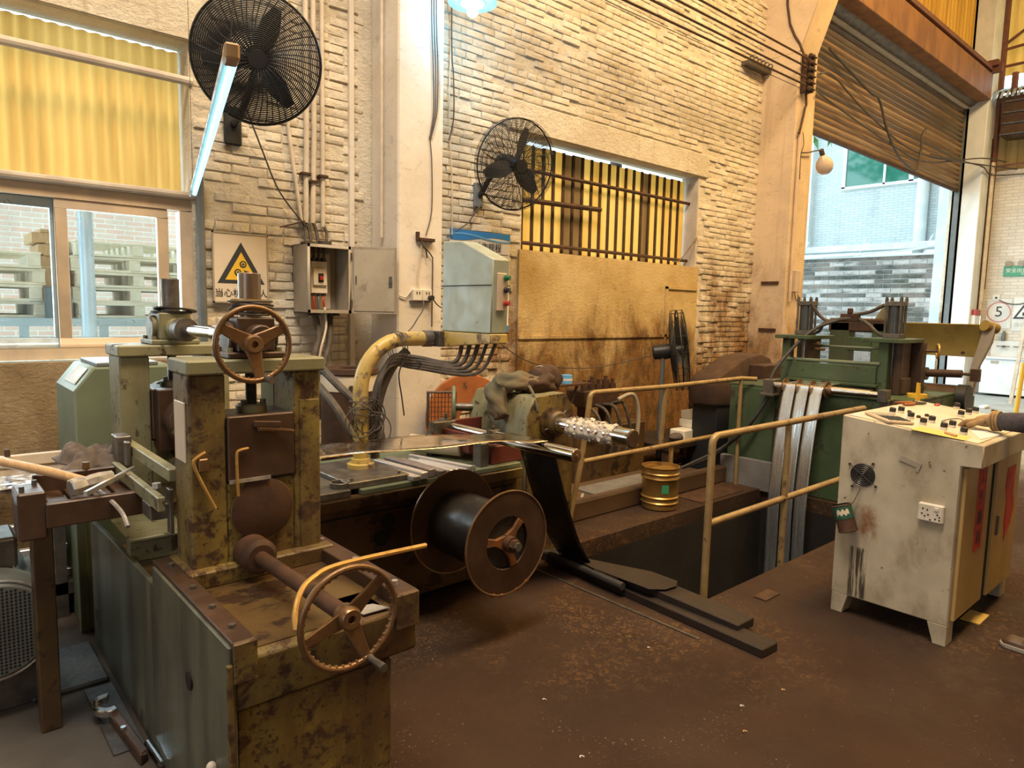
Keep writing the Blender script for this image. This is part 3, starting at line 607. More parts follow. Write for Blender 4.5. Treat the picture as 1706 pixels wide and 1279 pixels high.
# strip outlet guide
part('outlet_guide', MB().box(1.125, 2.55, .90, 1.16, 3.2, .96), M['dsteel'], mill, .003)
def handwheel(c, r, tube, parent, spokes, knob_a, knob_len, hubr, name='handwheel', flip=1):
    c = Vector(c); h = part(name, MB().torus(c, (0, 1, 0), r, tube, 48, 10), M['wheel'], parent, ang=180)
    # finger grips on the inside of the rim
    g = MB()
    for k in range(40):
        a = 2*math.pi*k/40; g.sph(c+Vector(((r-tube*.75)*math.cos(a), 0, (r-tube*.75)*math.sin(a))), tube*.62, tube*.8, tube*.62, 6, 4)
    part('finger_grip', g, M['wheel'], h)
    for a in spokes:
        d = Vector((math.cos(a), 0, math.sin(a))); n = Vector((-math.sin(a), 0, math.cos(a)))
        V = []
        for t, w, y in ((0, .027, .010), (.45*r, .020, .006), (r, .014, 0)):
            for s_, q in ((-1, -.005), (1, -.005), (1, .005), (-1, .005)): V.append(c+d*t+n*(s_*w)+Vector((0, y+q, 0)))
        F = [(a0+i, a0+(i+1) % 4, a0+4+(i+1) % 4, a0+4+i) for a0 in (0, 4) for i in range(4)]+[(0, 1, 2, 3), (8, 9, 10, 11)]
        part('spoke', MB().add(V, F), M['wheel'], h, .003)
    part('hub', MB().lathe(c+Vector((0, .03, 0)), (0, -1, 0), [(hubr, 0), (hubr, .035), (hubr*.8, .045), (hubr*.35, .045), (hubr*.30, .03), (0, .03)], 24), M['wheel'], h)
    p = c+Vector((r*math.cos(knob_a), 0, r*math.sin(knob_a)))
    part('crank_knob', MB().lathe(p, (0, -1, 0), [(.007, 0), (.011, .012), (.009, .03), (.012, knob_len*.8), (.012, knob_len), (0, knob_len)], 14), M['dsteel'], h)
    return h
handwheel((.797, 2.10, 1.482), .113, .0088, mill, [rad(-80), rad(28), rad(152)], rad(-72), .055, .030)
part('wheel_shaft', MB().cyl((.797, 2.12, 1.482), (.86, 2.35, 1.488), .022, n=14), M['brown'], mill)
handwheel((.862, 1.62, .762), .140, .0095, mill, [rad(-68), rad(42), rad(195)], rad(-66), .085, .033)
part('wheel_shaft', MB().cyl((.862, 1.65, .762), (.86, 2.24, .752), .024, n=18), M['rustdark'], mill, label='brown oily screw shaft')
part('rear_cover', MB().lathe((.9, 3.47, 1.15), (0, 1, 0), [(.09, 0), (.09, .05), (0, .06)], 20), M['olive'], mill)
# gear cabinet behind
gc = root('gear_cabinet', (.75, 3.95, 0), 'grey green machine cabinet with sloped top below the window', 'machine')
part('body', MB().prism([(.575, 0), (.575, 1.18), (.66, 1.29), (1.02, 1.29), (1.14, 1.05), (1.14, 0)], 'XZ', 3.75, 4.25), M['grgreen'], gc, .008)
part('name_plate', MB().add([(.592, 3.82, 1.207), (.592, 4.1, 1.207), (.648, 4.1, 1.280), (.648, 3.82, 1.280)], [(0, 1, 2, 3)]), M['greybox'], gc, thick=.003)
part('foot_frame', MB().box(.56, 3.74, 0, .60, 3.79, .62).box(.56, 3.74, .60, .62, 4.2, .62), M['grgreen'], gc, .004)
part('lid', MB().box(.68, 3.78, 1.29, .95, 4.2, 1.31), M['greypipe'], gc, .004)
# feed table in front of the rolls
ft = root('feed_table', (.4, 2.9, 0), 'brown steel feed table with slotted top beside the mill', 'table')
part('frame', MB().box(.325, 2.75, .825, .67, 2.785, .912).box(.325, 3.06, .86, .60, 3.085, .95).box(.325, 2.785, .82, .345, 3.06, .885), M['brown'], ft, .004)
for k in range(4):
    x = .350+.072*k
    part('slat', MB().box(x, 2.785, .86, x+.058, 3.06, .885), M['brown'], ft, .003)
part('end_block', MB().box(.248, 2.76, .79, .330, 2.92, .955), M['brown'], ft, .006, label='brown corner block with bolts')
for p in ((.265, 2.80, .955), (.31, 2.88, .955)): part('block_bolt', bolt(MB(), p, .009, .018), M['dsteel'], ft)
part('leg', MB().box(.30, 2.93, 0, .365, 3.02, .80), M['oily'], ft, .004)
part('clamp_bolt', MB().cyl((.63, 2.58, .90), (.63, 2.58, .965), .009, n=10).cyl((.63, 2.58, .958), (.63, 2.58, .975), .015, n=6), M['steel'], ft)
part('clamp_block', MB().box(.60, 2.55, .85, .665, 2.66, .905), M['dsteel'], ft, .003)
part('bracket', MB().box(.655, 2.52, .80, .668, 2.56, .96), M['dsteel'], ft, .002)
part('rail_bolt', MB().cyl((.50, 3.072, .95), (.50, 3.072, .978), .014, n=6), M['wheel'], ft)
part('guide_strip', MB().box(.50, 2.62, .945, .512, 3.0, .962, Matrix.Translation((.53, 2.8, 0)) @ Matrix.Rotation(rad(-35), 4, 'Z') @ Matrix.Translation((-.506, -2.8, 0))), M['steel'], ft)
part('guide_strip', MB().tube(smooth([(.44, 3.0, .93), (.50, 2.85, .91), (.535, 2.68, .87), (.54, 2.60, .83)]), .008, 6), M['steel'], ft)
part('steel_tray', MB().box(.20, 3.22, .86, .62, 3.62, .875), M['polish'], ft, label='bright steel sheet lying on the table')
part('far_rail', MB().box(.20, 3.62, .88, .70, 3.645, .93), M['frame'], ft, .004)
part('rail_bolt', MB().cyl((.30, 3.62, .93), (.30, 3.62, .96), .012, n=6), M['rustdark'], ft)
part('feed_roller', MB().cyl((.14, 2.92, .80), (.14, 3.6, .86), .032, n=16), M['polish'], ft)
part('feed_roller', MB().cyl((.19, 2.92, .87), (.19, 3.55, .92), .022, n=16), M['polish'], ft)
# sledge hammer lying on the table
hm = root('sledge_hammer', (.45, 2.74, .93), 'sledge hammer with steel head and wooden handle on the feed table', 'hammer')
hd = Vector((.42, -.58, 0)).normalized()
part('head', MB().lathe((.405, 2.80, .945), Vector((.95, .25, .10)), [(.028, 0), (.033, .006), (.033, .032), (.026, .05), (.030, .07), (.030, .10), (.024, .145), (.0, .15)], 8), M['steel'], hm, ang=25)
part('handle', MB().tube([(.468, 2.825, .952), (.37, 2.98, .975), (.262, 3.18, .985), (.235, 3.25, .987)], .0165, 12, r2=.020), M['wood'], hm)
# knitted rag
def rag(name, x0, x1, yy0, yy1, z, amp, mat, label, cat, seed, nu=34, nv=26, drape=None):
    r = random.Random(seed); ph = [r.uniform(0, 6.3) for _ in range(8)]
    def f(u, v):
        e = min(u, 1-u, v, 1-v); ez = min(1, e*6)
        cx = (u-.5); cy = (v-.5); rr = 1+.12*math.sin(5*math.atan2(cy, cx)+ph[0])+.06*math.sin(9*math.atan2(cy, cx)+ph[5])
        zz = z+ez*amp*(.55+.25*math.sin(11*u+ph[1]+3*v)+.25*math.sin(9*v+ph[2]-5*u)+.18*math.sin(21*u+13*v+ph[3])+.1*math.sin(37*v-11*u+ph[4]))
        p = Vector((x0+(x1-x0)*(.5+cx*rr), yy0+(yy1-yy0)*(.5+cy*rr), zz))
        return drape(p) if drape else p
    mb = MB().grid(f, nu, nv)
    return solo(name, mb, mat, ((x0+x1)/2, (yy0+yy1)/2, z), label, cat, thick=.006, ang=180)
rag('knitted_rag', .45, .68, 3.12, 3.44, .93, .065, M['cloth'], 'dark grey knitted rag heaped on the feed table', 'rag', 3)
# hex keys on the stand face, spring handle
solo('hex_key', MB().tube(smooth([(.715, 2.318, 1.118), (.690, 2.316, 1.105), (.677, 2.316, 1.085), (.70, 2.316, 1.02), (.742, 2.316, .925)], 3), .0058, 6), M['key'], (.70, 2.318, 1.0), 'yellow hex key stuck aslant on the stand left post', 'hex key')
kb = solo('magnet_block', MB().box(.692, 2.309, 1.055, .722, 2.328, 1.098), M['wheel'], (.707, 2.32, 1.075), 'small bronze block magnet behind the slanted hex key', 'magnet', bevel=.003)
solo('hex_key', MB().tube(smooth([(.852, 2.308, 1.118), (.822, 2.306, 1.114), (.812, 2.306, 1.10), (.812, 2.306, 1.03), (.814, 2.306, .958)], 3), .0052, 6), M['key'], (.815, 2.31, 1.0), 'yellow hex key hanging upright before the round bearing cover', 'hex key')
sh = root('spring_handle', (.93, 2.31, 1.2), 'brown metal handle with coil spring on the stand block', 'handle')
part('plate', MB().box(.872, 2.306, 1.185, .968, 2.318, 1.207, Matrix.Translation((.9, 0, 1.196)) @ Matrix.Rotation(rad(6), 4, 'Y') @ Matrix.Translation((-.9, 0, -1.196))), M['rustdark'], sh, .003)
sp = []
for k in range(140):
    a = k*.9; t = k/139; sp.append((.885+.125*t, 2.304+.006*math.sin(a), 1.180-.012*t-.006*t*t+.006*math.cos(a)))
part('spring', MB().tube(sp, .0022, 5), M['wheel'], sh)
# bent rod over the lower handwheel
solo('bent_rod', MB().tube(smooth([(.745, 1.70, .733), (.752, 1.72, .765), (.785, 1.76, .805), (.84, 1.80, .822), (.95, 1.84, .826), (1.28, 1.87, .806)], 6), .0085, 8), M['key'], (1.0, 1.8, .8), 'long bent yellow rod lying across the bed rail', 'rod')
solo('paper_note', MB().box(.95, 1.80, .666, 1.08, 1.95, .668), M['plank'], (1, 1.9, .666), 'dirty cardboard piece on the mill bed behind the lower handwheel', 'cardboard')
solo('steel_offcut', MB().prism([(1.00, 1.79), (1.09, 1.785), (1.06, 1.84), (.98, 1.86)], 'XY', .669, .672), M['steel'], (1.03, 1.81, .67), 'thin bright steel offcut on the mill bed by the right rail', 'offcut')
# coil of wire under the upper screw tube
cw = root('wire_coil', (.906, 2.42, 1.57), 'tangle of dark wire around the near screw tube', 'wire')
for k in range(7):
    part('loop', MB().torus((.906+R.uniform(-.01, .01), 2.41+R.uniform(-.01, .01), 1.572+.007*k), (R.uniform(-.12, .12), R.uniform(-.12, .12), 1), .055+R.uniform(0, .02), .004, 28, 5), M['cable'], cw)
solo('orange_strap', MB().ring((.906, 2.415, 1.606), (.03, .06, 1), .070, .058, .012, 28), M['key'], (.906, 2.42, 1.6), 'yellow strap around the near screw tube', 'strap')
cw = root('wire_coil', (.90, 3.37, 1.56), 'flat dark rubber disc around the far screw tube', 'washer')
part('disc', MB().ring((.906, 3.36, 1.556), (0, 0, 1), .085, .04, .012, 28).ring((.92, 3.35, 1.57), (.1, .1, 1), .09, .05, .006, 20), M['rubber'], cw)
# electric motor at the left edge
_m0 = len(COL.objects)
mo = root('electric_motor', (.17, 3.3, 0), 'large grey electric motor with perforated fan cover', 'motor')
part('fan_cover', MB().lathe((.17, 3.55, .36), (0, -1, 0), [(.205, 0), (.205, .10), (.19, .13), (.175, .145), (0, .145)], 40), M['motorg'], mo)
gm = MB()
for i in range(-12, 13):
    for j in range(-12, 13):
        if i*i+j*j < 150: gm.cyl((.17+i*.0136, 3.4045, .36+j*.0136), (.17+i*.0136, 3.4035, .36+j*.0136), .0048, n=5)
part('vent_hole', gm, M['hole'], mo)
bm_ = MB().cyl((.17, 3.55, .36), (.17, 3.95, .36), .175, n=32)
part('body', bm_, M['motorg'], mo)
for k in range(22):
    a = 2*math.pi*k/22; d = Vector((math.cos(a), 0, math.sin(a))); n = Vector((-d.z, 0, d.x)); V = []
    for y in (3.56, 3.94):
        for t, w in ((.17, .004), (.20, .003)):
            for q in (-1, 1): V.append(Vector((.17, y, .36))+d*t+n*(q*w))
    part('fin', MB().add(V, [(0, 1, 3, 2), (4, 6, 7, 5), (0, 4, 5, 1), (2, 3, 7, 6), (0, 2, 6, 4), (1, 5, 7, 3)]), M['motorg'], mo)
part('terminal_box', MB().box(.10, 3.60, .53, .27, 3.82, .66), M['dsteel'], mo, .012)
part('mount', MB().box(.0, 3.5, 0, .36, 4.0, .16), M['dsteel'], mo, .006)
part('cover_rim', MB().torus((.17, 3.418, .36), (0, 1, 0), .192, .006, 48, 6), M['steel'], mo)
mo.location.y -= .30; mo.location.x += .02
# floor things at left
wr = root('open_spanner', (.54, 2.72, 0), 'heavy steel open end spanner lying beside the mill base', 'spanner')
part('jaw', MB().prism([(.51+.055*math.cos(rad(a)), 2.90+.075*math.sin(rad(a))) for a in range(70, 310, 20)]+[(.51+.03*math.cos(rad(a)), 2.90+.042*math.sin(rad(a))) for a in range(300, 70, -20)], 'XY', .035, .062), M['polish'], wr, .003)
part('shank', MB().prism([(.50, 2.85), (.535, 2.86), (.560, 2.52), (.53, 2.50)], 'XY', .0, .045), M['brown'], wr, .005)
part('pin', MB().cyl((.478, 2.92, .04), (.478, 2.92, .075), .012, n=8).cyl((.52, 2.70, .045), (.52, 2.70, .055), .01, n=8), M['polish'], wr)
sc_ = solo('steel_rod', MB().cyl((.575, 2.60, .02), (.582, 2.44, .02), .011, n=10), M['polish'], (.58, 2.5, 0), 'short bright steel rod between spanner and mill base', 'rod')
tg = root('wooden_tag', (.36, 3.66, 0), 'pale wooden tag with a printed word on the floor', 'tag')
part('board', MB().prism([(.295, 3.69), (.325, 3.64), (.42, 3.60), (.435, 3.64), (.34, 3.705)], 'XY', .002, .016), M['wood'], tg, .003)
solo('floor_mat', MB().box(.30, 3.18, 0, .57, 3.60, .022), M['rubber'], (.45, 3.4, 0), 'folded dark rubber mat on the floor beside the mill', 'mat', bevel=.008)
solo('rubber_strip', MB().box(.47, 2.62, 0, .575, 3.16, .008), M['rubber'], (.5, 2.9, 0), 'dark worn strip of sheet under the spanner', 'strip', bevel=.003)
solo('blue_bag', MB().sph((.35, 3.98, .10), .07, .09, .10, 10, 8), M['alu'], (.35, 3.98, 0), 'crumpled blue and brown bag behind the motor', 'bag')
for k in range(3): solo('steel_bar', MB().box(.25, 4.10+.05*k, .18+.12*k, .80, 4.14+.05*k, .22+.12*k), M['steel'], (.5, 4.1, .18), ['lowest', 'middle', 'uppermost'][k]+' of three steel bars stacked behind the feed table leg', 'bar', 'bars behind the feed table', bevel=.003)
solo('bar_rack', MB().box(.50, 4.0, 0, .55, 4.3, .5).box(.74, 4.0, 0, .79, 4.3, .5).box(.5, 4.0, .12, .79, 4.3, .18), M['dsteel'], (.6, 4.1, 0), 'dark steel rack holding bars behind the feed table', 'rack')
# ================================================================= recoiler bench (second machine)
rb = root('recoiler_bench', (2.0, 3.35, 0), 'long oily recoiler bench carrying steel bars and a guide roller', 'machine')
part('body', MB().box(1.24, 3.03, .04, 2.74, 3.72, .60), M['oily'], rb, .008)
part('plinth', MB().box(1.22, 3.12, 0, 2.70, 3.70, .05), M['oily'], rb)
part('deck', MB().box(1.22, 3.0, .60, 2.76, 3.75, .66), M['oily'], rb, .005)
part('deck_plate', MB().box(1.22, 3.02, .66, 1.62, 3.60, .70), M['dsteel'], rb, .004)
part('deck_plate', MB().box(1.68, 3.02, .66, 2.76, 3.74, .69), M['grgreen'], rb, .004)
part('base_plate', MB().box(1.62, 3.05, .69, 1.98, 3.55, .725), M['dsteel'], rb, .004)
bb = MB(); bolt(bb, (1.66, 3.09, .725)); bolt(bb, (1.94, 3.09, .725)); bolt(bb, (1.94, 3.5, .725)); part('plate_bolt', bb, M['dsteel'], rb)
for p in ((1.835, 3.03, .497), (1.80, 3.03, .41)):
    part('round_hole', MB().cyl((p[0], 3.035, p[2]), (p[0], 3.026, p[2]), .042, n=24), M['hole'], rb)
part('seam', MB().box(1.26, 3.027, .555, 2.70, 3.031, .565), M['hole'], rb)
part('spindle', MB().cyl((2.1, 2.36, .50), (2.1, 3.05, .50), .035, n=16).cyl((2.1, 2.30, .50), (2.1, 2.37, .50), .022, n=6), M['dsteel'], rb)
part('roller_post', MB().box(2.47, 3.05, .69, 2.53, 3.13, .83), M['dsteel'], rb, .004)
part('roller_post', MB().box(2.42, 3.48, .69, 2.50, 3.54, .84), M['dsteel'], rb, .004)
part('end_wall', MB().box(2.74, 3.05, 0, 2.80, 3.7, .66), M['yellow'], rb, .004)
part('drip_tray', MB().box(2.50, 3.20, .74, 2.92, 3.62, .80).box(2.50, 3.20, .80, 2.52, 3.62, .86).box(2.52, 3.60, .80, 2.92, 3.62, .88), M['maroon'], rb, .004, label='dull maroon metal tray')
part('red_box', MB().box(2.56, 3.06, .69, 2.88, 3.19, .80), M['maroon'], rb, .005)
# reel in front
sp_ = root('wire_reel', (2.1, 2.6, .23), 'empty brown steel reel with cut out hub on the recoiler spindle', 'reel')
def flange(yf, yb, r, ri, name, mat):
    f = part(name, MB().ring((2.1, yf, .50), (0, 1, 0), r, ri, yb-yf, 56), mat, sp_, .003)
    part('rim', MB().torus((2.1, yf, .50), (0, 1, 0), r-.002, .005, 56, 6), M['wheel'], f)
    return f
fr = flange(2.38, 2.392, .254, .127, 'flange', M['flange'])
flange(2.80, 2.812, .274, .08, 'flange', M['flange'])
part('drum', MB().cyl((2.1, 2.395, .50), (2.1, 2.80, .50), .168, n=40), M['oilstrip'], sp_)
part('inner_disc', MB().cyl((2.1, 2.398, .50), (2.1, 2.402, .50), .16, n=32), M['hole'], sp_)
for a in (50, 170, 290):
    d = Vector((math.cos(rad(a)), 0, math.sin(rad(a)))); n = Vector((-d.z, 0, d.x)); c0 = Vector((2.1, 2.385, .50)); V = []
    for t, w in ((.02, .036), (.075, .016), (.127, .022)):
        for q, y in ((-1, -.008), (1, -.008), (1, .012), (-1, .012)): V.append(c0+d*t+n*(q*w)+Vector((0, y, 0)))
    part('hub_arm', MB().add(V, [(a0+i, a0+(i+1) % 4, a0+4+(i+1) % 4, a0+4+i) for a0 in (0, 4) for i in range(4)]+[(0, 1, 2, 3), (8, 9, 10, 11)]), M['hubrust'], sp_, .003)
part('hub_nut', MB().cyl((2.1, 2.375, .50), (2.1, 2.34, .50), .038, n=18).cyl((2.1, 2.34, .50), (2.1, 2.315, .50), .03, n=6), M['rustdark'], sp_)
for a in (250, 262, 285, 300):
    part('rust_chip', MB().sph((2.1+.254*math.cos(rad(a)), 2.381, .5+.254*math.sin(rad(a))), .018, .003, .010, 8, 5), M['orange'], sp_)
# guide roller
gr = root('guide_roller', (2.58, 3.0, .86), 'polished guide roller across the bench end carrying the strip', 'roller')
part('barrel', MB().cyl((2.58, 2.40, .858), (2.58, 3.06, .858), .037, n=32).cyl((2.575, 3.06, .858), (2.57, 3.52, .858), .030, n=24), M['polish'], gr, .002)
part('end_cap', MB().lathe((2.58, 2.40, .858), (0, -1, 0), [(.036, 0), (.034, .004), (.022, .006), (.012, .006), (.011, .014), (0, .014)], 24), M['wheel'], gr)
part('collar', MB().cyl((2.57, 3.50, .858), (2.57, 3.58, .858), .048, n=24).cyl((2.57, 3.58, .858), (2.57, 3.66, .862), .016, n=12), M['dsteel'], gr)
part('set_screw', MB().cyl((2.57, 3.54, .90), (2.57, 3.54, .94), .010, n=8), M['dsteel'], gr)
part('bearing', MB().box(2.545, 3.05, .82, 2.615, 3.10, .90).cyl((2.58, 3.075, .89), (2.58, 3.075, .925), .009, n=8), M['dsteel'], gr, .004)
part('bearing', MB().box(2.43, 3.47, .82, 2.6, 3.52, .90), M['dsteel'], gr, .004)
# strip: from the rolls over the roller and down into the pit
def strip(path, ya, yb, mat, name, label, wob=.0, th=.0015, twist=0):
    P = smooth(path, 6); n = len(P)
    def f(u, v):
        i = min(int(round(u*(n-1))), n-1); p = P[i]; y = ya(u)+(yb(u)-ya(u))*v
        return (p[0], y, p[2]+wob*math.sin(u*19)*(v-.5)*math.sin(math.pi*u)+twist*(v-.5)*math.sin(math.pi*u))
    return solo(name, MB().grid(f, n, 8), mat, path[0], label, 'strip', thick=th, ang=180)
strip([(1.02, 0, .975), (1.3, 0, .972), (1.7, 0, .955), (2.1, 0, .940), (2.40, 0, .915), (2.54, 0, .899), (2.60, 0, .897)], lambda u: 2.63, lambda u: 2.94, M['lamstrip'], 'metal_strip', 'shiny bronze strip running level from mill to guide roller', .012)
strip([(2.60, 0, .898), (2.64, 0, .885), (2.665, 0, .85), (2.69, 0, .78), (2.78, 0, .55), (2.92, 0, .25), (3.10, 0, -.02), (3.2, 0, -.35), (3.26, 0, -.9), (3.5, 0, -1.7)], lambda u: 2.63+.06*u, lambda u: 2.94+.03*u, M['oilstrip'], 'metal_strip', 'black oily strip hanging from guide roller into the pit')
# recoiler head
hd_ = root('recoiler', (3.18, 3.5, 0), 'olive green recoiler with chamfered housing and long mandrel', 'machine')
oct_ = [(2.96, .30), (2.96, .93), (3.03, 1.05), (3.31, 1.06), (3.39, .95), (3.39, .30)]
part('housing', MB().prism(oct_, 'XZ', 3.2, 3.80), M['olive'], hd_, .006)
part('front_plate', MB().prism([(x+(.004 if x < 3.1 else -.004), z) for x, z in oct_], 'XZ', 3.190, 3.2), M['yellow'], hd_, .003)
part('pedestal', MB().box(3.02, 3.205, 0, 3.405, 3.75, .30).box(3.30, 3.2, .0, 3.405, 3.205, .9), M['yellow'], hd_, .006)
mn = part('mandrel', MB().cyl((3.17, 2.50, .868), (3.17, 3.19, .872), .056, n=36), M['polish'], hd_, .004)
part('mandrel_cap', MB().lathe((3.17, 2.50, .868), (0, -1, 0), [(.056, 0), (.050, .006), (.0, .004)], 32), M['rustdark'], mn)
part('collar', MB().lathe((3.17, 3.19, .872), (0, -1, 0), [(.105, 0), (.105, .02), (.085, .026), (.085, .07), (.07, .085), (.056, .085)], 36), M['oily'], hd_)
part('clamp_pin', MB().cyl((3.06, 3.13, .84), (3.12, 3.13, .85), .007, n=8).cyl((3.25, 3.13, .95), (3.21, 3.13, .91), .007, n=8), M['dsteel'], hd_)
hw = part('handwheel', MB().torus((2.87, 3.86, .92), (.8, -.6, 0), .135, .014, 40, 8), M['grgreen'], hd_, ang=180)
for a in range(3):
    u, w, _ = basis((.8, -.6, 0)); t = 2*math.pi*a/3+.4
    part('spoke', MB().cyl((2.87, 3.86, .92), Vector((2.87, 3.86, .92))+u*.13*math.cos(t)+w*.13*math.sin(t), .008, n=6), M['grgreen'], hw)
part('wheel_hub', MB().cyl((2.87, 3.86, .92), (3.02, 3.74, .92), .028, n=14), M['dsteel'], hd_)
fm = MB()
for k in range(150):
    a = R.uniform(0, 6.28); y = R.uniform(2.62, 3.0); r = .057+R.uniform(-.002, .008); L_ = R.uniform(.02, .05); da = R.uniform(-.5, .5); dy = R.uniform(-.03, .03)
    A = [Vector((3.17+(r+e)*math.cos(a+da*t), y+dy*t, .869+(r+e)*math.sin(a+da*t))) for t, e in ((0, 0), (.5, R.uniform(.002, .012)), (1, R.uniform(-.002, .012)))]
    B = [p+Vector((R.uniform(-.012, .012), R.uniform(.006, .022), R.uniform(-.01, .012))) for p in A]
    fm.add(A+B, [(0, 1, 4, 3), (1, 2, 5, 4)])
fl_ = root('plastic_wrap', (3.17, 2.8, .87), 'torn clear film wound round the recoiler mandrel', 'film')
part('wrap', MB().grid(lambda u, v: (3.17+(.060+.004*math.sin(40*v+9*u)+.003*math.sin(23*u*6.28/4))*math.cos(6.2832*u), 2.62+.38*v, .869+(.060+.004*math.sin(33*v+8*u*6.28))*math.sin(6.2832*u)), 40, 30), M['film'], fl_, ang=180)
part('shred', fm, M['film'], fl_, kind='stuff')
# trousers and canvas bundle on the head
def lumpy(pts, rads, seed, n=28, amp=.17):
    P = smooth(pts, 10); m = len(P); r = random.Random(seed); ph = [r.uniform(0, 6) for _ in range(6)]; mb = MB(); V = []; pu = None
    for i, p in enumerate(P):
        t = (P[min(i+1, m-1)]-P[max(i-1, 0)]).normalized(); u, w, _ = basis(t); k = i/(m-1)*(len(rads)-1); a_ = int(min(k, len(rads)-2)); rr = rads[a_]+(rads[a_+1]-rads[a_])*(k-a_)
        for j in range(n):
            a = 2*math.pi*j/n; q = rr*(1+amp*math.sin(3*a+ph[0]+i*.22)+amp*.6*math.sin(5*a-i*.4+ph[1])+amp*.45*math.sin(i*.8+ph[2]+2*a)+amp*.3*math.sin(9*a+i*.9+ph[3]))
            V.append(p+u*q*math.cos(a)*1.15+w*q*math.sin(a))
    F = [(i*n+j, i*n+(j+1) % n, (i+1)*n+(j+1) % n, (i+1)*n+j) for i in range(m-1) for j in range(n)]+[tuple(range(n-1, -1, -1)), tuple(range((m-1)*n, m*n))]
    return mb.add(V, F)
tr = root('work_trousers', (3.05, 3.5, 1.06), 'grey green work trousers draped over the recoiler head', 'trousers')
part('leg_cloth', lumpy([(3.20, 3.36, 1.11), (3.06, 3.42, 1.125), (2.97, 3.50, 1.09), (2.93, 3.46, 1.0), (2.925, 3.40, .90)], [.052, .062, .066, .060, .044], 5), M['trouser'], tr, ang=180)
part('belt_end', MB().tube(smooth([(3.07, 3.30, 1.11), (3.04, 3.22, 1.06), (3.035, 3.18, .98), (3.04, 3.178, .95)]), .010, 6), M['trouser'], tr)
part('waist_cloth', lumpy([(3.10, 3.38, 1.10), (3.22, 3.36, 1.105), (3.33, 3.38, 1.11)], [.058, .066, .058], 8), M['bundle'], tr, ang=180)
cbn = root('canvas_bundle', (3.50, 3.6, 1.04), 'brown canvas bundle tied with cord on the recoiler head', 'bundle')
part('bundle', lumpy([(3.34, 3.52, 1.12), (3.44, 3.52, 1.13), (3.52, 3.54, 1.12)], [.075, .098, .075], 11, amp=.05), M['bundle'], cbn, ang=180)
part('cord', MB().torus((3.40, 3.52, 1.125), (1, 0, .2), .092, .004, 24, 5), M['pvc'], cbn)
solo('motor_drum', MB().cyl((3.36, 3.62, 1.06), (3.5, 3.62, 1.06), .05, n=16).box(3.30, 3.5, 1.03, 3.56, 3.7, 1.06), M['bundle'], (3.42, 3.6, 1.03), 'small dark drum under the canvas bundle', 'drum')
# things on the bench
rg = solo('bearing_ring', MB().ring((1.60, 3.10, .70), (0, 0, 1), .052, .043, .028, 36), M['dsteel'], (1.60, 3.10, .70), 'dark steel bearing ring lying flat by the pipe foot', 'ring', 'rings on the bench', bevel=.002)
solo('bearing_ring', MB().ring((1.46, 3.22, .70), (0, 0, 1), .05, .034, .02, 36).ring((1.47, 3.25, .72), (.1, .1, 1), .05, .034, .02, 36), M['dsteel'], (1.46, 3.22, .70), 'pair of dark rings stacked behind the mill right post', 'ring', 'rings on the bench', bevel=.002)
solo('bearing_ring', MB().ring((1.34, 3.16, .74), (-.4, -.6, .6), .045, .030, .012, 36), M['polish'], (1.34, 3.16, .70), 'bright steel ring leaning half hidden behind the mill right post', 'ring', 'rings on the bench', bevel=.002)
bl = ['flat steel bar nearest the pipe foot', 'second flat steel bar from the pipe foot', 'third flat steel bar, dark topped', 'fourth steel bar in the row, dark topped with sloped edges', 'short bright bar in the middle of the row', 'slim bright bar right of the middle', 'thin square bar near the roller post', 'long bright bar leaning toward the roller post']
for k in range(8):
    a = (2.00+.055*k if k < 4 else 2.235+.045*(k-4), 2.98+.01*(k % 3)); L_ = [.46, .46, .44, .42, .40, .42, .40, .50][k]; an = rad([7, 6, 4, 3, 8, 9, 10, 13][k])
    w = [.024, .022, .024, .024, .014, .012, .010, .013][k]; h = [.028, .040, .048, .036, .028, .026, .024, .034][k]
    Mx = Matrix.Translation((a[0], a[1], .69)) @ Matrix.Rotation(an, 4, 'Z')
    solo('steel_bar', MB().box(-w, .02, 0, w, L_, h, Mx), M['bars'] if k not in (2, 3) else M['barsd'], (a[0], a[1]+.2, .69), bl[k]+' on the bench', 'bar', 'steel bars on the bench', bevel=.004)
solo('small_bolt', MB().cyl((2.40, 3.03, .69), (2.40, 3.03, .715), .012, n=6), M['steel'], (2.40, 3.03, .69), 'loose hexagon bolt on the bench edge', 'bolt')
solo('white_roll', MB().cyl((2.36, 3.62, .76), (2.52, 3.30, .76), .055, n=18), M['signw'], (2.45, 3.45, .69), 'dirty white roll under the strip on the bench', 'roll')
# pendant control on a bent yellow pipe
pa = root('control_pendant', (1.85, 3.34, .725), 'grey green control box on a bent yellow pipe arm', 'control box')
part('foot_flange', MB().lathe((1.85, 3.34, .725), (0, 0, 1), [(.075, 0), (.075, .022), (.055, .026), (.052, .05), (.046, .052)], 28), M['pipey'], pa)
bend = [(1.85, 3.34, .75), (1.85, 3.34, 1.12)]+[(1.85+.28*(1-math.cos(t)), 3.34, 1.15+.28*math.sin(t)) for t in [rad(a) for a in range(0, 91, 10)]]+[(2.28, 3.335, 1.43)]
part('pipe', MB().tube(bend, .042, 20), M['pipey'], pa, ang=60)
part('clamp', MB().cyl((2.25, 3.335, 1.43), (2.31, 3.33, 1.43), .048, n=20).box(2.31, 3.25, 1.385, 2.345, 3.36, 1.475), M['dsteel'], pa, .003)
prof = [(2.832, 1.476), (3.280, 1.476), (3.275, 1.990), (3.10, 1.982), (2.820, 1.872)]
part('box', MB().prism(prof, 'YZ', 2.345, 2.462), M['pend'], pa, .006)
part('skirt', MB().prism([(2.83, 1.425), (3.285, 1.385), (3.285, 1.474), (2.83, 1.474)], 'YZ', 2.343, 2.464), M['pipey'], pa, .004)
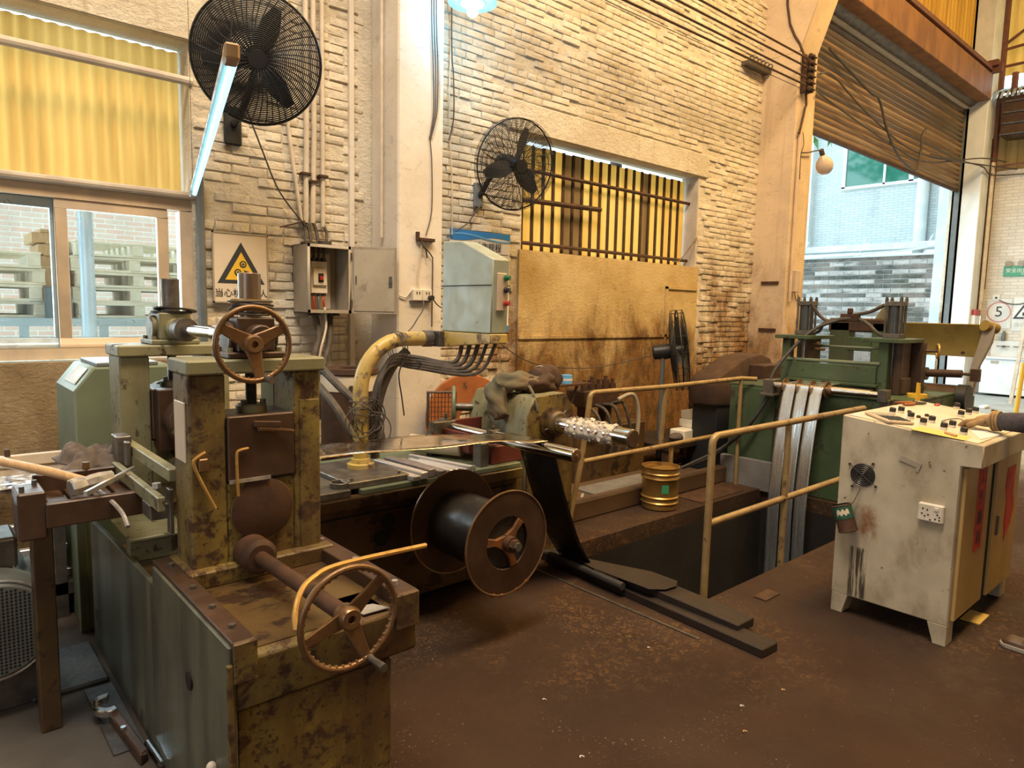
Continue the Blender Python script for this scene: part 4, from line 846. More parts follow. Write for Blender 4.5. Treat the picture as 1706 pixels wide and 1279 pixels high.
bp_ = part('button_plate', MB().box(2.375, 2.815, 1.60, 2.44, 2.834, 1.80), M['frame'], pa, .003)
for z, mt in ((1.775, 'greenp'), (1.71, 'black'), (1.64, 'redp')):
    part('button', MB().lathe((2.425, 2.815, z), (.4, -1, 0), [(.016, 0), (.016, .012), (.011, .014), (.013, .03), (0, .03)], 16), M[mt], bp_)
part('tie_wire', MB().tube([(2.343, 3.285, 1.735), (2.343, 2.83, 1.735), (2.47, 2.825, 1.735)], .003, 5), M['black'], pa)
for k in range(5):
    a = R.uniform(-.02, .02)
    part('hose', MB().tube(smooth([(2.40+.012*k, 3.15-.06*k, 1.42), (2.33, 3.14-.05*k, 1.30-.012*k), (2.18, 3.30, 1.325-.015*k), (2.05, 3.335, 1.33-.012*k), (1.96, 3.33+a, 1.20), (1.915+.008*k, 3.33+a, 1.02), (1.905+.006*k, 3.32, .80)], 5), .013 if k < 3 else .010, 8), M['cable'], pa)
part('fat_hose', MB().tube(smooth([(2.16, 3.36, 1.36), (2.06, 3.37, 1.26), (1.985, 3.37, 1.10), (1.95, 3.36, .90), (1.95, 3.36, .76)], 6), .027, 12), M['cable'], pa)
part('loose_end', MB().tube(smooth([(2.10, 3.28, 1.32), (2.05, 3.27, 1.24), (2.07, 3.27, 1.10), (2.085, 3.27, 1.0)]), .004, 5), M['black'], pa)
part('loose_end', MB().tube(smooth([(2.12, 3.28, 1.32), (2.2, 3.26, 1.29), (2.24, 3.26, 1.27)]), .004, 5), M['black'], pa)
for x, z in ((2.07, 1.42), (2.085, 1.42), (2.10, 1.425)):
    part('band', MB().torus((x, 3.345, z-.04), (1, 0, .1), .085, .003, 28, 5), M['cable'], pa)
wc = root('wire_bundle', (1.86, 3.33, .9), 'coils of grey wire tied around the yellow pipe', 'wire')
for k in range(9):
    part('loop', MB().torus((1.86+R.uniform(-.05, .05), 3.30+R.uniform(-.02, .02), .96+R.uniform(-.06, .06)), (R.uniform(-.4, .4), -1, R.uniform(-.3, .3)), .075+R.uniform(-.02, .03), .0035, 28, 5), M['cable'], wc)
for k in range(5):
    part('wrap', MB().torus((1.853, 3.34, 1.03+.016*k), (R.uniform(-.2, .2), R.uniform(-.2, .2), 1), .062, .003, 24, 5), M['cable'], wc)
# machines and stores along the wall
dr = root('steel_drum', (2.42, 4.38, 0), 'rusty dented drum with a torn lid beside the column', 'drum')
part('body', MB().lathe((2.36, 4.42, .2), (0, 0, 1), [(.20, 0), (.20, .35), (.205, .36), (.20, .38), (.20, .93), (.212, .94), (.205, .97)], 32, False), M['rustdark'], dr)
part('upper_band', MB().lathe((2.36, 4.42, 1.02), (0, 0, 1), [(.203, 0), (.203, .10), (.20, .11)], 32, False), M['signw'], dr)
part('lid', MB().ring((2.36, 4.42, 1.16), (0, 0, 1), .20, .07, .012, 32).cyl((2.36, 4.42, 1.10), (2.36, 4.42, 1.11), .2, n=24), M['rustdark'], dr)
part('pallet_base', MB().box(2.12, 4.18, 0, 2.62, 4.64, .2), M['plank'], dr, .006)
part('knob', MB().cyl((2.27, 4.23, 1.05), (2.26, 4.20, 1.05), .02, n=10), M['dsteel'], dr)
for k, pts in enumerate(([(2.06, 4.30, 1.22), (2.12, 4.10, 1.08), (2.22, 3.98, .94), (2.30, 3.92, .82), (2.32, 3.9, .70)], [(2.02, 4.25, 1.10), (2.06, 4.05, .96), (2.12, 3.96, .80), (2.2, 3.9, .66)])):
    solo('hose', MB().tube(smooth(pts), .028, 10), M['cable'], pts[-1], ['upper', 'lower'][k]+' thick grey hose slanting down before the rusty drum', 'hose')
solo('red_can', MB().cyl((2.05, 4.0, .45), (2.25, 4.0, .45), .09, n=18).box(1.95, 3.9, 0, 2.4, 4.1, .36), M['orange'], (2.15, 4.0, 0), 'orange red can behind the bench pipe', 'can')
od = root('orange_reel', (3.42, 4.42, .4), 'large orange red reel disc leaning near the wall', 'reel')
part('disc', MB().ring((3.42, 4.40, .72), (-.3, -1, .15), .355, .08, .02, 48), M['orange'], od, .003)
part('rim', MB().torus((3.42, 4.40, .72), (-.3, -1, .15), .35, .014, 48, 8), M['orange'], od)
part('stand', MB().box(3.2, 4.42, 0, 3.7, 4.7, .38), M['rustdark'], od, .006)
gd = root('mesh_guard', (3.03, 4.2, .6), 'small wire mesh guard beside the column foot', 'guard')
part('frame', MB().tube([(2.92, 4.25, .72), (3.10, 4.15, .72), (3.10, 4.15, .98), (2.92, 4.25, .98)], .014, 8, True), M['cable'], gd)
for k in range(1, 8):
    t = k/8; part('wire', MB().cyl((2.92+.18*t, 4.25-.1*t, .72), (2.92+.18*t, 4.25-.1*t, .98), .003, n=5), M['rustdark'], gd)
    if k < 7: part('wire', MB().cyl((2.92, 4.25, .72+.037*k), (3.10, 4.15, .72+.037*k), .003, n=5), M['rustdark'], gd)
part('post', MB().box(2.98, 4.18, 0, 3.05, 4.24, .72), M['rustdark'], gd)
# pump set behind the railing
pu_ = root('hydraulic_pump', (4.95, 4.35, 0), 'dark greasy hydraulic valve block with hoses below the wall', 'machine')
part('tank', MB().box(4.45, 4.15, 0, 5.45, 4.85, .55), M['oily'], pu_, .01)
part('valve_block', MB().box(4.66, 4.25, .72, 5.16, 4.5, .88), M['rustdark'], pu_, .012)
for k in range(5):
    x = 4.70+.1*k
    part('valve', MB().cyl((x, 4.3, .88), (x, 4.3, .93+.04*(k % 2)), .035, n=12).cyl((x, 4.3, .93), (x, 4.3, .975+.03*(k % 2)), .018, n=8), M['rustdark'], pu_)
part('post', MB().box(4.72, 4.3, .55, 4.78, 4.4, .72).box(5.02, 4.3, .55, 5.1, 4.4, .72), M['rustdark'], pu_)
for k in range(4):
    part('hose', MB().tube(smooth([(4.7+.11*k, 4.24, .74), (4.68+.12*k, 4.10, .66+.03*k), (4.72+.13*k, 4.06, .45), (4.75+.1*k, 4.1, .25)]), .016, 8), M['cable'], pu_)
part('hose', MB().tube(smooth([(4.95, 4.1, .80), (5.12, 4.06, .84), (5.2, 4.05, .65), (5.18, 4.05, .35)]), .02, 8), M['greybox'], pu_)
part('gauge', MB().cyl((4.30, 4.1, .78), (4.30, 4.06, .78), .03, n=14).cyl((4.30, 4.1, .55), (4.30, 4.1, .76), .008, n=6), M['brass'], pu_)
sf = root('shelf_bracket', (4.15, 4.2, .0), 'dark angle shelf on slanted legs beside the recoiler head', 'shelf')
part('board', MB().box(3.95, 4.1, .96, 4.6, 4.4, .975), M['rustdark'], sf)
part('leg', MB().cyl((4.0, 4.2, .96), (4.2, 4.2, 0), .014, n=6), M['dsteel'], sf)
part('leg', MB().cyl((4.5, 4.2, .96), (4.1, 4.2, 0), .014, n=6), M['dsteel'], sf)
tc_ = root('blue_tape_roll', (4.35, 4.2, .975), 'pale blue tin on the angle shelf by the pump', 'tin')
part('tin', MB().cyl((4.36, 4.2, .975), (4.36, 4.2, 1.05), .05, n=20), M['lblue'], tc_)
part('label_band', MB().ring((4.36, 4.2, 1.0), (0, 0, 1), .051, .0495, .02, 20), M['poster'], tc_)
# bales of paper on a low table
tb = root('low_table', (6.2, 4.2, 0), 'low dark work table under stacked wooden blocks', 'table')
part('top', MB().box(5.55, 3.95, .26, 6.75, 4.6, .31), M['plank'], tb, .005)
for x in (5.6, 6.7):
    for y in (4.0, 4.55): part('leg', MB().box(x-.03, y-.03, 0, x+.03, y+.03, .26), M['rustdark'], tb)
for k, (x, y, z, L_, h) in enumerate(((6.10, 4.10, .31, .38, .11), (6.45, 4.1, .31, .25, .10), (6.32, 4.13, .42, .42, .085), (6.32, 4.14, .505, .34, .085))):
    solo('timber_block', MB().box(x-L_/2, y-.09, z, x+L_/2, y+.09, z+h), M['pallet'], (x, y, z), ['pale timber block at the bottom left of the pile', 'pale timber block at the bottom right of the pile', 'middle pale timber block of the pile', 'topmost pale timber block of the pile'][k]+' by the belt guard', 'timber', 'timber blocks on the low table', bevel=.01)
solo('crumpled_bag', MB().sph((5.88, 4.08, .35), .10, .07, .045, 12, 8), M['cloth'], (5.88, 4.08, .31), 'crumpled grey bag beside the timber blocks', 'bag')
# kerb, boards and bucket behind the pit
solo('kerb', MB().box(3.42, 3.50, 0, 5.9, 3.60, .15), M['platform'], (4.6, 3.55, 0), 'low brown kerb along the floor behind the railing', 'kerb', bevel=.01)
solo('platform_slab', MB().box(3.42, 3.60, 0, 5.9, 4.9, .06), M['platform'], (4.6, 4.2, 0), 'low oily concrete slab below the stained wall', 'slab', bevel=.005)
solo('grey_board', MB().box(4.30, 3.70, .060, 5.20, 4.02, .075), M['greyfloor'], (4.7, 3.85, .06), 'grey board lying flat behind the kerb', 'board')
solo('rust_sheet', MB().box(5.02, 3.20, 0, 5.7, 3.46, .008), M['rustdark'], (5.3, 3.3, 0), 'rusty sheet lying on the floor beside the bucket', 'sheet')
solo('paper_scrap', MB().add([(3.98, 3.66, .075), (4.01, 3.65, .075), (4.04, 3.66, .15), (4.015, 3.665, .15)], [(0, 1, 2, 3)]), M['wpaper'], (4, 3.66, .07), 'thin white paper strip standing behind the kerb', 'paper', thick=.001)
bk = root('paint_bucket', (4.66, 3.34, 0), 'gold tin bucket with ribs and green label at the railing', 'bucket')
part('body', MB().lathe((4.64, 3.36, 0), (0, 0, 1), [(.138, 0), (.150, .01), (.150, .05), (.158, .06), (.150, .07), (.150, .095), (.158, .105), (.150, .115), (.150, .25), (.158, .262), (.150, .274), (.150, .29), (.158, .30), (.150, .31), (.150, .345), (.156, .352), (.145, .352), (.142, .33), (0, .33)], 40), M['brass'], bk)
part('label_sticker', MB().grid(lambda u, v: (4.64+.152*math.cos(rad(222+22*u)), 3.36+.152*math.sin(rad(222+22*u)), .15+.07*v), 8, 2), M['exitg'], bk, thick=.001)
# railings
def railing(name, label, segs, posts):
    r = root(name, (segs[0][1][0][0], segs[0][1][0][1], 0), label, 'railing')
    for nm, p, rr in segs: part(nm, MB().tube(p, rr, 12), M['rail'], r, ang=60)
    for p0, p1, rr in posts: part('post', MB().cyl(p0, p1, rr, n=12), M['rail'], r)
    return r
cr_ = lambda x, y, z, sx: [(x+sx*.05*(1-math.cos(rad(a))), y, z-.05+.05*math.sin(rad(a))) for a in range(0, 91, 18)]
railing('handrail', 'tan steel handrail on the near side of the pit', [('top_rail', [(3.30, 2.06, 0)]+cr_(3.31, 2.06, .935, 1)+[(5.33, 2.06, .935)], .021), ('mid_rail', [(3.31, 2.06, .44), (5.4, 2.06, .445)], .020)], [((4.18, 2.06, -.3), (4.18, 2.06, .92), .020), ((5.33, 2.06, 0), (5.33, 2.06, .935), .020)])
rr_ = railing('handrail', 'tan steel handrail on the wall side of the pit', [('top_rail', [(3.57, 3.39, 0), (3.70, 3.39, .5)]+cr_(3.77, 3.39, 1.01, 1)+[(4.7, 3.39, 1.003), (5.88, 3.39, 1.015), (6.0, 3.30, 1.01)], .021), ('mid_rail', [(3.715, 3.39, .50), (5.80, 3.39, .51)], .020)], [((4.69, 3.41, .50), (4.70, 3.39, 1.0), .021), ((4.86, 3.42, 0), (4.83, 3.40, .50), .020), ((5.88, 3.39, 0), (5.88, 3.39, 1.0), .019)])
part('foot', MB().cyl((3.57, 3.39, 0), (3.57, 3.39, .03), .06, .04, n=14).box(4.77, 3.36, 0, 4.95, 3.48, .008), M['rustdark'], rr_)
# planks and sheet at the pit edge
solo('floor_plank', MB().box(0, 0, 0, 1.62, .13, .045, Matrix.Translation((3.02, 3.12, .0)) @ Matrix.Rotation(rad(-93), 4, 'Z')), M['plank'], (3.0, 2.4, 0), 'long dark plank along the left edge of the pit', 'plank', bevel=.004)
solo('floor_plank', MB().box(0, 0, .0, .78, .15, .05, Matrix.Translation((3.03, 2.46, .045)) @ Matrix.Rotation(rad(-91), 4, 'Z') @ Matrix.Rotation(rad(1.5), 4, 'Y')), M['plank'], (3.0, 2.1, .045), 'short thick dark plank lying on top of the long plank', 'plank', bevel=.004)
solo('torn_sheet', MB().prism([(3.02, 2.95), (3.07, 2.70), (3.20, 2.35), (3.20, 2.17), (3.14, 2.13), (3.05, 2.14), (2.98, 2.20), (2.97, 2.6)], 'XY', .098, .102), M['plank'], (3.08, 2.5, .05), 'torn brown board overhanging the pit corner', 'board', bevel=.001)
solo('rubber_hose', MB().tube([(2.99, 3.02, .07), (2.97, 2.6, .07), (2.955, 2.36, .07)], .022, 10), M['rubber'], (2.97, 2.7, .05), 'short dark pipe lying on the long plank', 'pipe')
solo('iron_plate', MB().box(3.56, 1.82, 0, 3.72, 1.90, .008), M['rustdark'], (3.64, 1.86, 0), 'small rusty iron plate on the floor before the handrail', 'plate', bevel=.002)
solo('pit_edge_angle', MB().box(2.86, 1.80, 0, 2.875, 3.0, .006), M['dsteel'], (2.87, 2.4, 0), 'thin steel edging strip beside the planks', 'strip')
# ================================================================= slitting line beyond the pit
sm = root('slitting_machine', (6.4, 2.8, 0), 'green slitting machine with two cylinders above the pit end', 'machine')
part('body', MB().box(6.02, 1.95, 0, 7.2, 3.58, .93), M['mgreen'], sm, .008)
part('front_panel', MB().box(5.985, 3.10, .12, 6.02, 3.56, .93), M['mgreen'], sm, .006)
part('skirt_plate', MB().box(5.90, 2.95, -.02, 5.96, 3.58, .26), M['greyfloor'], sm, .004, label='grey skirt plate at the pit edge')
part('bed_plate', MB().box(6.0, 1.95, .93, 7.2, 3.58, .955), M['mgreen'], sm, .004)
for tag_, ya in (('L', 2.92), ('R', 2.14)):
    yb = ya+.26
    for x in (6.22, 6.52):
        part('post', MB().box(x, (yb-.08 if tag_ == 'L' else ya+.10), .955, x+.08, (yb if tag_ == 'L' else ya+.18), 1.40), M['mgreen'], sm, .004)
    part('post', MB().box(6.30, ya+.02, .955, 6.50, ya+.08, 1.40), M['brown'], sm, .004)
    part('top_plate', MB().box(6.16, ya-.03, 1.40, 6.66, yb+.05, 1.435), M['mgreen'], sm, .004)
    cx, cyy = 6.40, ya+.13
    c = part('cylinder', MB().cyl((cx, cyy, 1.46), (cx, cyy, 1.72), .062, n=24), M['cyl'], sm)
    part('cylinder_cap', MB().box(cx-.07, cyy-.07, 1.435, cx+.07, cyy+.07, 1.475).box(cx-.07, cyy-.07, 1.71, cx+.07, cyy+.07, 1.75), M['dsteel'], c, .004)
    tr_ = MB()
    for dx in (-.058, .058):
        for dy in (-.058, .058): tr_.cyl((cx+dx, cyy+dy, 1.44), (cx+dx, cyy+dy, 1.79), .011, n=8).cyl((cx+dx, cyy+dy, 1.75), (cx+dx, cyy+dy, 1.775), .015, n=6)
    part('tie_rod', tr_, M['dsteel'], c)
    part('screw', MB().cyl((cx, cyy, 1.05), (cx, cyy, 1.40), .022, n=12), M['steel'], sm)
    part('bearing_block', MB().box(6.32, ya+.0, .96, 6.50, yb-.02, 1.10), M['brown'], sm, .006)
part('cross_beam', MB().box(6.20, 2.32, 1.04, 6.26, 3.10, 1.19).box(6.17, 2.30, 1.015, 6.24, 3.10, 1.04), M['mgreen'], sm, .004)
part('cross_rod', MB().cyl((6.22, 2.3, 1.215), (6.22, 3.12, 1.21), .016, n=12), M['grgreen'], sm)
part('cross_rod', MB().cyl((6.5, 2.3, 1.335), (6.5, 2.98, 1.335), .012, n=10), M['grgreen'], sm)
part('arbor', MB().cyl((6.42, 2.2, 1.02), (6.42, 3.15, 1.02), .05, n=20), M['steel'], sm)
part('screw_handle', MB().cyl((6.34, 2.88, 1.36), (6.34, 2.97, 1.36), .018, n=10).cyl((6.34, 2.83, 1.31), (6.34, 2.95, 1.31), .014, n=10), M['wheel'], sm)
# outlet shaft with separator discs
sh_ = part('outlet_shaft', MB().cyl((5.90, 2.16, .985), (5.90, 3.08, .985), .028, n=24).cyl((5.90, 2.14, .985), (5.90, 2.28, .985), .016, n=10), M['polish'], sm)
part('shaft_sleeve', MB().cyl((5.90, 2.24, .985), (5.90, 2.56, .985), .034, n=24), M['polish'], sh_)
for y in (2.96, 2.835, 2.715, 2.59):
    part('separator_disc', MB().cyl((5.90, y-.006, .985), (5.90, y+.006, .985), .070, n=32), M['wheel'], sh_)
part('separator_disc', MB().cyl((5.90, 2.545, .985), (5.90, 2.575, .985), .045, n=24), M['wheel'], sh_)
part('shaft_bracket', MB().box(5.86, 3.06, .90, 6.02, 3.16, 1.03).box(5.84, 3.04, .88, 5.96, 3.18, .905), M['dsteel'], sm, .004)
part('shaft_bracket', MB().box(5.86, 2.10, .93, 5.96, 2.17, 1.03).box(5.90, 2.09, .0, 6.02, 2.16, .95), M['dsteel'], sm, .004)
part('hose', MB().tube(smooth([(6.33, 2.98, 1.73), (6.38, 2.92, 1.62), (6.40, 2.82, 1.57), (6.42, 2.66, 1.62), (6.40, 2.48, 1.66), (6.38, 2.36, 1.72)], 6), .016, 8), M['cable'], sm)
part('hose', MB().tube(smooth([(6.38, 3.02, 1.46), (6.34, 2.90, 1.47), (6.36, 2.84, 1.56), (6.42, 2.62, 1.60), (6.42, 2.50, 1.55), (6.40, 2.40, 1.47), (6.38, 2.30, 1.45)], 6), .016, 8), M['cable'], sm)
part('hose', MB().tube(smooth([(6.42, 2.70, 1.60), (6.28, 2.90, 1.50), (6.12, 3.04, 1.30), (5.96, 3.12, 1.08), (5.90, 3.14, .85), (5.86, 3.30, .55), (5.80, 3.60, .25), (5.6, 3.8, .12)], 6), .016, 8), M['rubber'], sm)
part('hose', MB().tube(smooth([(5.90, 3.12, .86), (5.84, 3.26, .60), (5.78, 3.5, .34), (5.5, 3.75, .14)], 6), .014, 8), M['rubber'], sm)
part('manifold', MB().box(6.40, 2.58, 1.57, 6.46, 2.74, 1.64).cyl((6.42, 2.66, 1.64), (6.42, 2.66, 1.69), .025, n=10), M['rustdark'], sm, .006)
# strips hanging into the pit
for k, (a, b) in enumerate(((2.841, 2.950), (2.722, 2.828), (2.600, 2.708))):
    pth = [(6.20, 0, 1.02), (6.05, 0, 1.018), (5.93, 0, 1.016), (5.885, 0, 1.005), (5.866, 0, .975), (5.845, 0, .90), (5.79, 0, .65), (5.74, 0, .30), (5.72, 0, -.1), (5.73, 0, -.6), (5.70, 0, -1.1), (5.5, 0, -1.55), (5.2, 0, -1.7)]
    strip(pth, lambda u, a=a: a+.03*u, lambda u, b=b: b+.03*u, M['brush'], 'slit_strip', ['wall side', 'middle', 'near side'][k]+' one of the three bright slit strips hanging into the pit')
# rear uncoiler frame
uf = root('uncoiler_frame', (7.3, 2.8, 0), 'dark green portal frame behind the slitting machine', 'frame')
part('post', MB().box(7.3, 3.02, .0, 7.46, 3.22, 1.56), M['mgreen'], uf, .01)
part('post', MB().box(7.3, 2.62, .0, 7.46, 2.80, 1.56), M['mgreen'], uf, .01)
part('beam', MB().box(7.3, 2.62, 1.46, 7.46, 3.24, 1.60), M['brown'], uf, .015)
part('beam', MB().box(7.3, 2.80, 1.27, 7.44, 3.04, 1.41), M['mgreen'], uf, .008)
part('beam', MB().box(7.3, 2.80, .95, 7.44, 3.04, 1.16), M['mgreen'], uf, .008)
part('bracket', MB().prism([(2.80, 1.58), (2.70, 1.76), (2.62, 1.78), (2.60, 1.70), (2.66, 1.58)], 'YZ', 7.32, 7.38), M['olive'], uf, .006)
ut = root('guard_tray', (7.45, 2.2, 0), 'curved yellow guard plate on a stand behind the slitting machine', 'guard')
part('plate', MB().grid(lambda u, v: (7.42+.10*math.sin(v*1.6), 2.62-.76*u-.05*v*v*0, 1.57-.31*v), 4, 10), M['tray'], ut, thick=.012, ang=60)
part('end_roller', MB().cyl((7.38, 1.86, 1.56), (7.5, 1.80, 1.53), .05, n=18), M['tray'], ut)
part('arm', MB().prism([(1.86, 1.60), (1.78, 1.56), (1.80, 1.40), (1.88, 1.18), (1.93, .80), (1.99, .80), (1.96, 1.10), (1.92, 1.30)], 'YZ', 7.40, 7.46), M['greybox'], ut, .006)
part('column', MB().box(7.42, 1.92, 0, 7.52, 2.02, .9).box(7.42, 2.45, 0, 7.52, 2.55, 1.3), M['mgreen'], ut, .006)
part('bolt', MB().cyl((7.42, 2.02, 1.30), (7.40, 2.02, 1.30), .015, n=8), M['rustdark'], ut)
rc = root('coil_mandrel', (7.1, 2.1, 0), 'dark brown steel mandrel drums behind the console', 'drum')
part('drum', MB().cyl((7.15, 2.32, .90), (7.15, 1.94, .90), .115, n=28), M['brown'], rc, .006)
part('drum_end', MB().cyl((7.15, 1.96, .90), (7.15, 1.87, .90), .125, n=28), M['black'], rc, .004)
part('shaft', MB().cyl((7.15, 2.36, 1.10), (7.15, 1.94, 1.12), .036, n=18).cyl((7.15, 1.94, 1.12), (7.15, 1.80, 1.12), .014, n=10).cyl((7.15, 2.42, 1.1), (7.15, 2.22, 1.1), .06, n=18).box(7.12, 1.80, 1.06, 7.18, 1.87, 1.17), M['brown'], rc)
part('stand', MB().box(7.0, 2.2, 0, 7.3, 2.45, 1.0), M['mgreen'], rc, .01)
hw2 = root('small_handwheel', (6.75, 2.05, 1.3), 'small orange handwheel right of the slitting machine', 'handwheel')
part('rim', MB().torus((6.72, 2.02, 1.33), (.5, -1, 0), .06, .009, 28, 7), M['key'], hw2)
part('stem', MB().cyl((6.72, 2.02, 1.33), (6.66, 2.14, 1.33), .012, n=8).box(6.60, 2.10, .95, 6.70, 2.2, 1.40), M['brown'], hw2)
# belt guard with motor
bg = root('belt_guard', (6.7, 3.95, 0), 'dark brown belt guard hood beside the slitting machine', 'guard')
part('hood', MB().prism([(6.0, .70), (5.98, .92), (6.06, .99), (6.55, 1.17), (6.85, 1.20), (7.05, 1.15), (7.16, 1.0), (7.12, .80), (6.9, .62)], 'XZ', 3.72, 4.05), M['bundle'], bg, .03, 2)
part('casing', MB().box(6.06, 3.74, 0, 6.5, 4.03, .75), M['black'], bg, .01)
part('coupling', MB().cyl((6.75, 3.72, .98), (6.75, 3.56, .98), .09, n=18).box(6.60, 3.55, .93, 7.0, 3.72, 1.10), M['rustdark'], bg, .01)
part('motor_body', MB().cyl((6.7, 4.05, .6), (6.7, 4.4, .6), .16, n=20).box(6.55, 4.05, 0, 6.9, 4.4, .5), M['rustdark'], bg)
# pedestal fan seen edge on
def fan_guard(mb, R0, depth, rings, spokes, wire, bulge):
    for side in (1, -1):
        for k in range(rings):
            t = (k+1)/rings; r = R0*t; z = side*(depth/2+bulge*(1-t*t))
            mb.tube([(r*math.cos(2*math.pi*i/44), r*math.sin(2*math.pi*i/44), z) for i in range(44)], wire, 4, True)
        for s in range(spokes):
            a = 2*math.pi*s/spokes+(.1 if side > 0 else 0)
            mb.tube([(R0*t*math.cos(a+.35*(1-t)), R0*t*math.sin(a+.35*(1-t)), side*(depth/2+bulge*(1-t*t))) for t in (.12, .35, .6, .85, 1)], wire*1.25, 4)
    mb.tube([(R0*math.cos(2*math.pi*i/48), R0*math.sin(2*math.pi*i/48), 0) for i in range(48)], wire*3.2, 6, True)
    for i in range(48):
        a = 2*math.pi*i/48
        if i % 3 == 0: mb.tube([(R0*math.cos(a), R0*math.sin(a), -depth/2), (R0*math.cos(a), R0*math.sin(a), depth/2)], wire, 4)
    return mb
def fan(c, ax, R0, rootobj, rings=24, spokes=16, wire=.0016, spin=0.3, bulge=.05, mat='black', motor_len=.20, depth=.10):
    u, w, d = basis(ax); Mx = Matrix((u, w, d)).transposed().to_4x4(); Mx.translation = Vector(c)
    part('guard', fan_guard(MB(), R0, depth, rings, spokes, wire, bulge).xf(Mx), M[mat], rootobj, ang=180)
    for k in range(3):
        a = spin+2*math.pi*k/3
        def bl(s, t):
            r = .05+(R0*.84-.05)*s; wd = (.055+.075*math.sin(math.pi*min(1, s*.9+.08)))*(1-.25*s); q = (t-.5)*wd*1.25
            tw = .7-.4*s; x, y, z = r, q*math.cos(tw), q*math.sin(tw)
            return Mx @ Vector((x*math.cos(a)-y*math.sin(a), x*math.sin(a)+y*math.cos(a), z))
        part('blade', MB().grid(bl, 10, 5), M[mat], rootobj, thick=.003, ang=60)
    part('hub', MB().lathe(Vector(c)-d*.04, d, [(.06, 0), (.06, .06), (.045, .085), (0, .09)], 20), M[mat], rootobj)
    part('badge', MB().lathe(Vector(c)+d*(depth/2+bulge), d, [(.055, -.008), (.055, .004), (0, .006)], 24), M[mat], rootobj)
    part('motor', MB().lathe(Vector(c)-d*(.05+motor_len), d, [(.05, 0), (.075, .015), (.08, motor_len*.7), (.06, motor_len), (0, motor_len)], 20), M[mat], rootobj)
    return Mx
pf = root('pedestal_fan', (5.95, 4.2, 0), 'black pedestal fan standing edge on before the stained wall', 'fan')
fan((5.97, 4.16, 1.235), (.63, -.77, .12), .41, pf, 16, 14, .0028, .5, .03, 'black', .22, .12)
part('pole', MB().cyl((5.85, 4.27, .08), (5.85, 4.27, 1.20), .022, n=12).cyl((5.85, 4.27, .08), (5.85, 4.27, .7), .03, n=12), M['greypipe'], pf)
part('base', MB().lathe((5.85, 4.27, .06), (0, 0, 1), [(.24, 0), (.24, .02), (.06, .05), (0, .05)], 24), M['dsteel'], pf)
# ================================================================= wall fans, lamps, boxes, signs
f1 = root('wall_fan', (1.73, 4.4, 3.1), 'large black wall fan above the warning sign', 'fan', 'black wall fans')
fan((1.735, 4.42, 3.125), (-.33, -.88, -.30), .382, f1, 34, 26, .0030, 2.24, .05, 'black', .20)
part('arm', MB().tube(smooth([(1.80, 4.60, 3.16), (1.80, 4.75, 3.0), (1.78, 4.9, 2.86), (1.77, 4.98, 2.84)]), .025, 10), M['black'], f1)
part('wall_bracket', MB().box(1.71, 4.955, 2.70, 1.83, 4.985, 2.96), M['black'], f1, .01)
f2 = root('wall_fan', (3.97, 4.5, 2.8), 'smaller looking black wall fan in front of the barred amber window', 'fan', 'black wall fans')
fan((3.97, 4.5, 2.835), (-.14, -.96, -.25), .374, f2, 30, 22, .0023, 2.44, .05, 'black', .20)
part('arm', MB().tube(smooth([(3.98, 4.72, 2.88), (3.96, 4.85, 2.75), (3.95, 4.94, 2.64), (3.94, 4.98, 2.62)]), .025, 10), M['black'], f2)
part('wall_bracket', MB().box(3.89, 4.95, 2.52, 3.99, 4.985, 2.74), M['greypipe'], f2, .01)
solo('fan_cord', MB().tube(smooth([(1.84, 4.9, 2.95), (1.96, 4.93, 2.69), (2.087, 4.94, 2.42), (2.29, 4.94, 2.19)]), .006, 6), M['cable'], (2.0, 4.92, 2.5), 'thin dark cord from the large fan to the switch box', 'cord')
solo('fan_cord', MB().tube(smooth([(3.96, 4.95, 2.55), (3.85, 4.955, 2.41), (3.817, 4.955, 2.37), (3.59, 4.955, 2.23)]), .006, 6), M['cable'], (3.8, 4.95, 2.4), 'dark cord from the second fan down to the blue poster', 'cord')
# fluorescent batten hanging close to the camera
tl = root('tube_lamp', (.52, 1.63, 1.94), 'glowing blue white tube lamp hanging before the large fan', 'lamp')
ta, tb_ = Vector((.352, .985, 1.94)), Vector((.686, 2.275, 1.94)); td = (tb_-ta).normalized()
part('tube', MB().cyl(ta+td*.03+Vector((.004, 0, -.004)), tb_-td*.02+Vector((.004, 0, -.004)), .0062, n=12), M['tube'], tl)
part('batten', MB().box(-.005, -.009, .003, (tb_-ta).length+.005, .009, .010, frame(ta, td, (-td.y, td.x, 0))), M['white'], tl, .002)
part('end_cap', MB().box(-.006, -.010, -.010, .030, .010, .012, frame(ta, td, (-td.y, td.x, 0))), M['wood'], tl, .003, label='brown end cap')
part('end_cap', MB().box(-.012, -.010, -.010, .018, .010, .012, frame(tb_, td, (-td.y, td.x, 0))), M['white'], tl, .003)
part('hanger', MB().cyl(ta+td*.02+Vector((0, 0, .01)), ta+td*.02+Vector((.4, 0, 6.06)), .0008, n=4), M['cable'], tl)
part('hanger', MB().cyl(tb_+Vector((0, 0, .01)), tb_+Vector((0, 0, 6.06)), .0008, n=4), M['cable'], tl)
